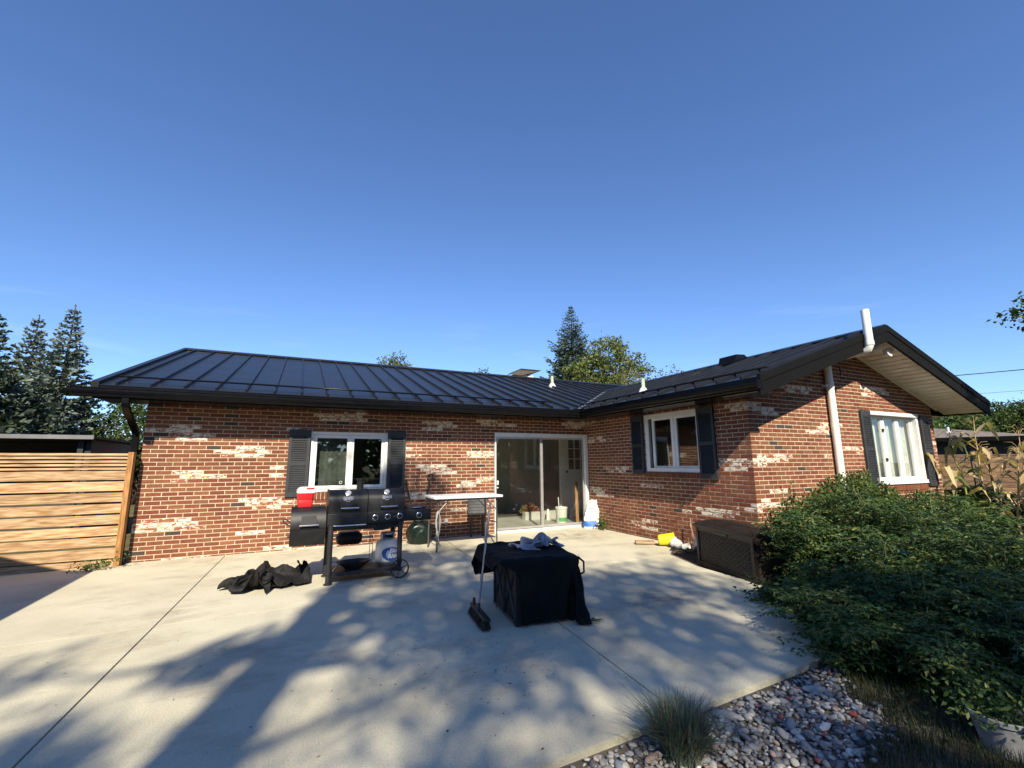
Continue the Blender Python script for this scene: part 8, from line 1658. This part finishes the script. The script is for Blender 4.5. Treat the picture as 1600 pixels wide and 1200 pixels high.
# ------------------------------------------------------------------ the bed on the right
def shrub(name, label, x, y, rx, ry, h, n, ls, seed, m_, cat='shrub', group=None, ragged=.12, low=.0):
    """rounded shrub: leaves in a ragged shell over a twiggy inside"""
    rng = np.random.default_rng(seed)
    t = thing(name, label, cat, (x, y, -.09), 0, group)
    u = unit(rng.normal(size=(n, 3))); u[:, 2] = np.abs(u[:, 2]) if low == 0 else u[:, 2]
    lump = np.array([1 + ragged * 1.4 * noise.noise(Vector((*(v * 2.1),)) + Vector((seed, 0, 0))) + ragged * noise.noise(Vector((*(v * 5.2),)) + Vector((seed, 3, 0))) for v in u])
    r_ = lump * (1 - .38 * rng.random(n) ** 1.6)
    P_ = u * r_[:, None] * np.array([rx, ry, h])
    if low: P_[:, 2] += h
    D_ = u * .7 + rng.normal(size=(n, 3)) * .6 + np.array([0, 0, .35])
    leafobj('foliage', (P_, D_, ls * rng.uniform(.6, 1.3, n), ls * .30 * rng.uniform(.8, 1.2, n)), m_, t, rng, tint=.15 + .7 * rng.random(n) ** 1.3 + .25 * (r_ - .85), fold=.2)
    b = MB(); sp = []
    for k in range(46):
        a = rng.uniform(0, 6.28); e = rng.uniform(.25, 1.0); q = rng.uniform(.85, 1.14)
        tip = np.array([rx * q * math.cos(a) * math.cos(e * 1.5), ry * q * math.sin(a) * math.cos(e * 1.5), h * q * math.sin(e * 1.5)])
        b.tube([(tip[0] * .08, tip[1] * .08, 0), tip * .55 + (0, 0, .05), tip], [.012, .007, .003], 5)
        if q > 1.0: sp.append((tip, tip / np.linalg.norm(tip)))
    b.build('twigs', M_BARK, t)
    if sp:
        PP, DD = [], []
        for tip, d in sp:
            for j in range(14): PP.append(tip * (1 - .018 * j)); DD.append(d * .4 + rng.normal(size=3) * .7)
        leafobj('foliage', (np.array(PP), np.array(DD), ls * .9, ls * .27), m_, t, rng)
    return t
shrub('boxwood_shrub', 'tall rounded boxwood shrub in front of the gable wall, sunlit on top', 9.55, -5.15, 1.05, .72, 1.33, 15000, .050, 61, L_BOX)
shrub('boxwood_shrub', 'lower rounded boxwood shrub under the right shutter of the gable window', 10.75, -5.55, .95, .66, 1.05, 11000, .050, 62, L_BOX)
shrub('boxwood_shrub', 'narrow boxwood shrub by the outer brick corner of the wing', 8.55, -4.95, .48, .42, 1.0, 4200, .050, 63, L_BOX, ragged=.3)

def vine(label, x, y, r, h, seed, nst=16, ls=.066, m_=None, name='tomato_plant', cat='plant', group=None, sprawl=1.0):
    """sprawling plant: arching stems with feathery compound leaves"""
    rng = np.random.default_rng(seed); m_ = m_ or L_TOM
    t = thing(name, label, cat, (x, y, -.09), 0, group)
    b = MB(); P_, D_, L_, T_ = [], [], [], []
    for k in range(nst):
        a = 6.2832 * k / nst + rng.normal() * .3; reach = r * rng.uniform(.35, 1.1) * sprawl; hh = h * rng.uniform(.55, 1.22)
        pts = []; ns = 9
        for i in range(ns):
            q = i / (ns - 1)
            z = hh * (math.sin(min(1, q * 1.15) * 1.75)) * (1 - .25 * q * (reach / r)); rr_ = reach * q ** 1.2
            pts.append(np.array([math.cos(a + .3 * q * math.sin(k)) * rr_, math.sin(a + .3 * q * math.sin(k)) * rr_, max(.02, z)]) + rng.normal(size=3) * .025 * q)
        b.tube(pts, [.008 * (1 - .75 * i / (ns - 1)) for i in range(ns)], 5)
        for i in range(1, ns):
            for _ in range(3 if rng.random() < .35 else 2):
                q = rng.random(); c = pts[i - 1] * (1 - q) + pts[i] * q
                la = rng.uniform(0, 6.28); ld = np.array([math.cos(la), math.sin(la), rng.uniform(-.15, .55)]); ld /= np.linalg.norm(ld)
                LL = rng.uniform(.12, .24); sd_ = np.cross(ld, (0, 0, 1)); sd_ /= max(1e-6, np.linalg.norm(sd_)); ti = rng.random() ** 1.5
                b.tube([c, c + ld * LL * .6 + (0, 0, .01), c + ld * LL + (0, 0, -.03)], [.0028, .002, .001], 4, caps=False)
                for j in range(5):
                    w = (j + 1) / 5.0; pc = c + ld * LL * w + np.array([0, 0, .02 * math.sin(3.1 * w) - .03 * w * w])
                    for sg in (-1, 1):
                        P_.append(pc); D_.append(sd_ * sg * .85 + ld * .55 + rng.normal(size=3) * .22 + np.array([0, 0, -.12])); L_.append(ls * rng.uniform(.7, 1.25) * (1 - .25 * abs(w - .55))); T_.append(ti + rng.normal() * .1)
                P_.append(c + ld * LL); D_.append(ld + np.array([0, 0, -.3])); L_.append(ls * 1.15); T_.append(ti)
    b.build('stems', M_STEM, t, smooth=True)
    P_ = np.array(P_); D_ = np.array(D_); L_ = np.array(L_)
    leafobj('foliage', (P_, D_, L_, L_ * .235), m_, t, rng, tint=np.array(T_), fold=.22, droop=.25, flat=np.tile([0, 0, 1.0], (len(P_), 1)), wild=.75)
    return t
GT = 'sprawling tomato plants in the bed'
VL = ['sprawling tomato plant spilling over the patio beside the deck box', 'bushy tomato plant in front of the tall boxwood', 'low tomato plant trailing onto the patio corner', 'wide tomato plant in the middle of the bed', 'tall tomato plant in front of the lower boxwood', 'tomato plant at the sunny far end of the bed', 'low tomato plant beside the pebbles', 'tomato plant behind the white pot', 'tomato plant at the right edge behind the white pot', 'leafy tomato plant between the deck box and the bed', 'small tomato plant next to the pebbles and lawn', 'small tomato shoots sprawling over the patio between deck box and pebbles', 'low tomato plant hanging over the lawn left of the pale planter', 'tomato plant directly above the pale planter', 'tomato plant covering the far right corner of the patio slab', 'small tomato plant between the patio edge and the pebbles']
for i, (x, y, r_, h) in enumerate(((7.60, -5.58, .45, .88), (8.35, -6.0, .72, 1.12), (6.95, -6.30, .52, .50), (7.70, -6.50, .70, .85), (9.1, -6.2, .78, 1.05), (10.1, -6.45, .6, .60), (6.75, -6.85, .48, .50), (7.1, -7.2, .58, .62), (8.1, -7.1, .75, .85), (8.3, -5.35, .40, 1.0), (6.45, -7.15, .33, .36), (6.95, -5.80, .30, .24), (6.15, -7.32, .42, .42), (6.6, -7.55, .5, .55), (6.38, -6.52, .44, .44), (6.02, -6.88, .30, .36))):
    vine(VL[i], x, y, r_, h, 70 + i, nst=40 if r_ > .55 else 24, ls=.046, group=GT)
# broad pale leaves standing among them
wd = thing('broad_leaf_weed', 'weed with larger pale green leaves among the tomato plants above the pot', 'weed', (6.75, -7.0, -.09)); rgw = np.random.default_rng(90)
P_ = []; b = MB()
for k in range(16):
    tip = np.array([rgw.normal() * .42, rgw.normal() * .34, rgw.uniform(.35, .78)]); b.tube([tip * (.3, .3, 0), tip * (.8, .8, .6), tip], [.006, .005, .003], 5); P_ += [tip * (1, 1, 1 - .1 * j) + rgw.normal(size=3) * .03 for j in range(5)]
b.build('stems', M_STEM, wd); P_ = np.array(P_)
leafobj('foliage', (P_, rgw.normal(size=P_.shape) * (1, 1, .3), rgw.uniform(.07, .13, len(P_)), rgw.uniform(.022, .034, len(P_))), L_WEED, wd, rgw, flat=np.tile([0, 0, 1.0], (len(P_), 1)), tint=rgw.random(len(P_)) * .6)

# ornamental fescue tuft by the patio edge
def blades(n, rng, base_fn, length, width, lean, nseg=4):
    V, Fc = [], []; i0 = 0; T_ = []
    B0 = base_fn(n); a = rng.uniform(0, 6.2832, n); ln = length * rng.uniform(.6, 1.15, n); le = lean * np.abs(rng.normal(.6, .4, n))
    dx, dy = np.cos(a), np.sin(a)
    for s in range(nseg + 1):
        q = s / nseg; w = width * (1 - q) ** .7 * .5
        cx = B0[:, 0] + dx * le * ln * q ** 1.7; cy = B0[:, 1] + dy * le * ln * q ** 1.7; cz = B0[:, 2] + ln * (q - .28 * le * q * q)
        V.append(np.stack([np.stack([cx - dy * w, cy + dx * w, cz], 1), np.stack([cx + dy * w, cy - dx * w, cz], 1)], 1))
    V = np.stack(V, 1)            # n, seg, 2, 3
    i = np.arange(n)[:, None] * (nseg + 1) * 2 + np.arange(nseg)[None] * 2
    Fc = np.stack([i, i + 1, i + 3, i + 2], -1).reshape(-1, 4)
    return V.reshape(-1, 3), Fc, (nseg + 1) * 2
fe = thing('fescue_tuft', 'spiky blue-grey ornamental grass tuft at the patio edge among the pebbles', 'grass tuft', (4.09, -7.07, -.05)); rgf = np.random.default_rng(95)
def fb_(n): 
    a = rgf.uniform(0, 6.28, n); r_ = .10 * np.sqrt(rgf.random(n)); return np.stack([r_ * np.cos(a), r_ * np.sin(a), np.zeros(n)], 1)
V, Fc, k_ = blades(2600, rgf, fb_, .29, .0062, .80, 5)
ti = np.clip(rgf.random(2600) * .72 + (rgf.random(2600) < .14) * .5, 0, 1).repeat(k_)
tag(link('blades', fastmesh('blades', V, Fc, L_FESC, tint=ti), fe), kind='stuff')

# lawn and dry grass
rgg = np.random.default_rng(97)
def lawn(n, region, length, width, m_, name, lean=.7, zb=-.10, tsel=None):
    def bf(n_): return np.stack([*region(n_), np.full(n_, zb)], 1)
    V, Fc, k_ = blades(n, rgg, bf, length, width, lean, 3)
    tag(link(name, fastmesh(name, V, Fc, m_, tint=(rgg.random(n) ** 1.2).repeat(k_))), kind='stuff')
def near(n):
    x = rgg.uniform(3.9, 8.6, n); y = rgg.uniform(-9.0, -6.9, n)
    ok = (x > 5.72 + .85 * (y + 6.9) + .06 * np.sin(y * 17)) | (y < -7.48 + .10 * (x - 5.2) + .05 * np.sin(x * 9))
    x = np.where(ok, x, x + 2.0); return x, y
lawn(30000, near, .10, .0045, L_GRASS, 'lawn_grass', zb=-.040)
def far(n): return rgg.uniform(10.5, 22, n), rgg.uniform(-9.0, -1.5, n)
lawn(34000, far, .17, .009, L_DRYG, 'dry_grass', .9)
def far2(n): return rgg.uniform(9.3, 15, n), rgg.uniform(-7.2, -4.9, n)
lawn(3500, far2, .20, .007, L_GRASS, 'weedy_grass', .9)

# weeds beyond the shrubs
for i, (x, y, r_, h, lb) in enumerate(((12.6, -4.2, .7, .75, 'light green weeds at the right foot of the gable wall'), (13.8, -4.7, .8, .6, 'green weeds in front of the dry corn'), (15.2, -3.9, .9, .9, 'tall green weeds between the gable and the dry corn'), (17.2, -4.0, .9, .8, 'green weeds behind the dry corn at the right edge'))):
    vine(lb, x, y, r_, h, 110 + i, nst=20, ls=.10, m_=L_WEED, name='weed_clump', cat='weed')
wv_ = thing('climbing_weed', 'low ivy-like weed at the foot of the fence post', 'weed', (-.22, -.42, 0)); P_ = rgw.normal(size=(240, 3)) * (.16, .06, .03) + (0, 0, .05); P_[:, 2] = np.maximum(P_[:, 2], .008); P_[:, 2] += np.maximum(0, P_[:, 0]) * .35
leafobj('foliage', (P_, rgw.normal(size=P_.shape) * (1, 1, .4) + (0, -.4, .3), rgw.uniform(.025, .05, 240), .014), L_TOM, wv_, rgw)
wv_ = thing('corner_weed', 'small bright green weed beside the white paper sack', 'weed', (8.40, -.62, 0)); P_ = rgw.normal(size=(170, 3)) * (.05, .08, .08) + (0, 0, .13); P_[:, 2] = np.maximum(P_[:, 2], .02)
leafobj('foliage', (P_, rgw.normal(size=P_.shape) + (-.3, -.4, .3), rgw.uniform(.03, .06, 170), .016), L_WEED, wv_, rgw)
lf = thing('leaf_sprig', 'fallen green leaf sprig on the concrete beside the covered table', 'leaf', (4.80, -5.33, .004)); P_ = np.array([(.0, 0, .01), (.0, 0, .012), (.0, .0, .012), (.03, .01, .012), (-.02, .02, .012), (0, -.02, .014)]); D_ = np.array([(1, .1, .1), (.3, 1, .2), (-.7, .6, .1), (.6, -.6, .2), (-.8, -.5, .1), (.1, -1, .3)])
leafobj('leaf', (P_, D_, .075, .020), L_TOM, lf, rgw, flat=np.tile([0, 0, 1.0], (6, 1)))

# pale planter low at the right edge
pt = thing('planter', 'pale weathered round planter half hidden by foliage at the lower right edge', 'planter', (5.66, -7.78, -.05))
pt.scale = (.68, .68, .68)
b = MB(); b.lathe([(.12, 0), (.14, .01), (.19, .24), (.205, .245), (.205, .275), (.19, .28), (.178, .25)], 30, capt=False); b.build('pot', mat('weathered_pot', (.40, .39, .37), .75, var=.2, scale=9, dirt=(.13, .12, .10), bump=.3, bscale=40), pt, smooth='auto')
b = MB(); b.lathe([(.0, .245), (.178, .245)], 24, capb=False, capt=False); b.build('potting_soil', M_SOIL, pt)
P_ = rgw.normal(size=(900, 3)) * (.17, .15, .10) + (0.02, .06, .34); P_[:, 2] = np.maximum(P_[:, 2], .25)
leafobj('foliage', (P_, rgw.normal(size=P_.shape) + (0, 0, .1), rgw.uniform(.03, .07, 900), .014), L_TOM, pt, rgw)

# dry corn stalks
def corn(label, x, y, h, seed, green=0.0, lean=(0, 0)):
    rng = np.random.default_rng(seed); t = thing('corn_stalk', label, 'corn', (x, y, -.10), 0, 'dry corn stalks beside the gable')
    b = MB(); P0 = [np.array([lean[0] * (q ** 1.5) + rng.normal() * .02, lean[1] * q ** 1.5 + rng.normal() * .02, h * q]) for q in np.linspace(0, 1, 8)]
    b.tube(P0, [.022, .022, .02, .018, .015, .012, .008, .004], 7)
    for k in range(9):
        a = rng.uniform(0, 6.28); p = P0[-1] - np.array([0, 0, .02 * k]); b.tube([p, p + (math.cos(a) * .08, math.sin(a) * .08, .12), p + (math.cos(a) * .2, math.sin(a) * .2, .13 - .05 * (k % 3))], .0035, 4)
    b.build('stalk', [mat('corn_stalk_green', (.24, .26, .06), .7, var=.2) if green > .5 else mat('corn_stalk_dry', (.36, .27, .12), .8, var=.25)], t, smooth=True)
    nl = 13
    for k in range(nl):
        q = .14 + .78 * k / nl; i = q * 7; c = P0[int(i)] * (1 - i % 1) + P0[min(7, int(i) + 1)] * (i % 1)
        a = k * 2.6 + rng.normal() * .5; d = np.array([math.cos(a), math.sin(a), 0]); s_ = np.array([-d[1], d[0], 0]); LL = rng.uniform(.45, .85); w = rng.uniform(.026, .058); br_ = rng.uniform(.35, .65); rows = []
        for j in range(9):
            u = j / 8; out = LL * (u if u < br_ else br_ + (u - br_) * .45); z = .35 * LL * math.sin(min(u, br_) / br_ * 1.4) - (max(0, u - br_) * LL * 1.15)
            ww = w * (1 - u) ** .5 * (.6 + .8 * min(1, u * 4)) if u < 1 else .001; tw = rng.normal() * .25 + u * 1.2 * math.sin(k)
            ctr = c + d * out + np.array([0, 0, z]) + rng.normal(size=3) * .008; sv = s_ * math.cos(tw) + np.array([0, 0, math.sin(tw)])
            rows.append([ctr - sv * ww, ctr + (0, 0, -.25 * ww), ctr + sv * ww])
        lb_ = MB(); lb_.grid(rows); me = lb_.mesh('leaf', L_CORNG if rng.random() < green * .6 else L_CORN, smooth=True, fixn=False)
        at_ = me.attributes.new('tint', 'FLOAT', 'POINT'); at_.data.foreach_set('value', np.full(len(me.vertices), rng.random(), np.float32)); link('leaf', me, t)
corn('green-stemmed corn stalk standing straight in the middle of the dry corn', 14.95, -4.45, 2.15, 121, 1.0, (-.15, .1))
corn('dry corn stalk with a tall tassel just left of the green-stemmed stalk', 14.6, -4.1, 2.35, 122, 0, (-.25, .2))
corn('dry corn stalk leaning left towards the gable window', 14.5, -4.5, 1.75, 123, .3, (-.75, .5))
corn('tallest dry corn stalk in the middle right of the patch', 15.6, -4.5, 2.45, 124, 0, (.05, 0))
corn('broken dry corn stalk with bleached leaves right of the middle', 15.4, -4.95, 1.8, 125, 0, (.15, -.2))
corn('dry corn stalk at the right edge of the picture', 16.0, -5.0, 2.2, 126, 0, (.1, 0))
corn('dark dry corn stalk bent over at the back of the patch', 16.3, -4.55, 1.9, 127, 0, (-.3, .2))

# ------------------------------------------------------------------ neighbour
nh = thing('neighbour_house', 'low neighbouring house with a grey-brown shingle roof behind the dry corn', 'house', (33, -3, 0), R(-62))
M_SHING = mat('brown_shingle', (.150, .125, .105), .95, var=.3, scale=3, bump=.5, bscale=9)
b = MB(); b.box((-19.4, .6, -.1), (-2.6, 8.4, 2.4)); b.build('wall', mat('dark_wall', (.018, .022, .028), .8, var=.2), nh)
b = MB(); hipz = 3.5
b.add([(-20, 0, 2.52), (-2, 0, 2.52), (-2, 9, 2.52), (-20, 9, 2.52), (-15, 4.5, hipz), (-7, 4.5, hipz)], [(0, 1, 5, 4), (1, 2, 5), (2, 3, 4, 5), (3, 0, 4), (3, 2, 1, 0)]); rfo = b.build('roof', M_SHING, nh)
b = MB(); b.box((-20.02, -.03, 2.34), (-1.98, .0, 2.54)); b.box((-1.98, -.03, 2.34), (-1.95, 9, 2.54)); b.build('fascia', M_TRIM, nh)
for (x, y) in ((-4.9, 1.6), (-11, 2.0)):
    b = MB(); b.lathe([(.14, 0), (.10, .05), (.05, .08), (.05, .30), (.0, .30)], 12, (x, y, 2.52 + (hipz - 2.52) * y / 4.5 - .05), capt=False, capb=False); b.build('roof_vent', M_WHITE, nh, smooth='auto')
M_DFENCE = wood_mat('weathered_board', (.10, .055, .028), (.24, .145, .08), 0)
nf_ = thing('far_fence', 'weathered brown slat fence behind the dry corn on the right', 'fence', (23.4, -1.9, -.1), R(-58))
zz = [(1.72 - i * .055, 1.755 - i * .055) for i in range(5)] + [(1.33 - i * .163, 1.475 - i * .163) for i in range(9)]
for (z0, z1) in zz:
    for (x0, x1) in ((-6, -2.9), (-2.85, .2), (.25, 3.3), (3.35, 6.4)):
        b = MB(); b.box((x0, -.012, z0), (x1, .012, z1)); b.build('board', M_DFENCE, nf_)
for x in (-6, -2.875, .225, 3.325, 6.4):
    b = MB(); b.box((x - .05, -.06, 0), (x + .05, .04, 1.86)); b.build('post', M_DFENCE, nf_)
sp_ = thing('rough_post', 'rough wooden post standing among the dry corn', 'post', (15.9, -4.3, -.1)); b = MB(); b.tube([(0, 0, 0), (.02, 0, .9), (.0, .01, 1.75)], [.065, .06, .05], 9); b.build('post', wood_mat('grey_post', (.10, .08, .06), (.24, .19, .14), 2), sp_)
lp_ = thing('lamp_post', 'thin far lamp post with a white head among the trees on the right', 'lamp', (58.5, -2.2, 0)); b = MB(); b.tube([(0, 0, 0), (0, 0, 5.0)], .05, 8); b.build('pole', M_STEELD, lp_)
b = MB(); b.lathe([(.0, 5.3), (.22, 5.25), (.25, 5.1), (.08, 4.98), (.0, 4.98)], 12, capb=False, capt=False); b.build('lamp_head', M_WHITE, lp_, smooth='auto')
# overhead line on two poles
for (x, y, lb) in ((27.2, 12.2, 'wooden utility pole hidden behind the wing roof'), (38.2, -13.5, 'wooden utility pole beyond the right edge')):
    u_ = thing('utility_pole', lb, 'pole', (x, y, -.1)); b = MB(); b.tube([(0, 0, 0), (0, 0, 6.45)], [.14, .10], 10); b.build('pole', M_BARK, u_); b = MB(); b.box((-.7, -.05, 6.05), (.7, .05, 6.15)); b.build('crossarm', M_BARK, u_)
for (z, sag, lb, r_) in ((6.18, .55, 'upper black overhead cable crossing the sky right of the gable', .022), (5.0, .35, 'thin lower overhead wire right of the gable', .008)):
    b = MB(); b.tube([(27.2 + 11 * q, 12.2 - 25.7 * q, z - sag * 4 * q * (1 - q)) for q in np.linspace(0, 1, 25)], r_, 6); tag(b.build('overhead_cable', M_BLACK, smooth=True), lb, 'cable')
# small blue toy in the grass
b = MB(); b.lathe([(.0, 0), (.10, .0), (.13, .06), (.12, .10), (.09, .10), (.08, .03), (.0, .03)], 16, capb=False, capt=False); tag(b.build('blue_bowl', mat('blue_plastic', (.03, .22, .50), .4, var=.1), smooth='auto', loc=(12.3, -5.75, -.06), rot=(.5, .3, 0)), 'small blue plastic bowl lying in the sunny grass at the right', 'bowl')
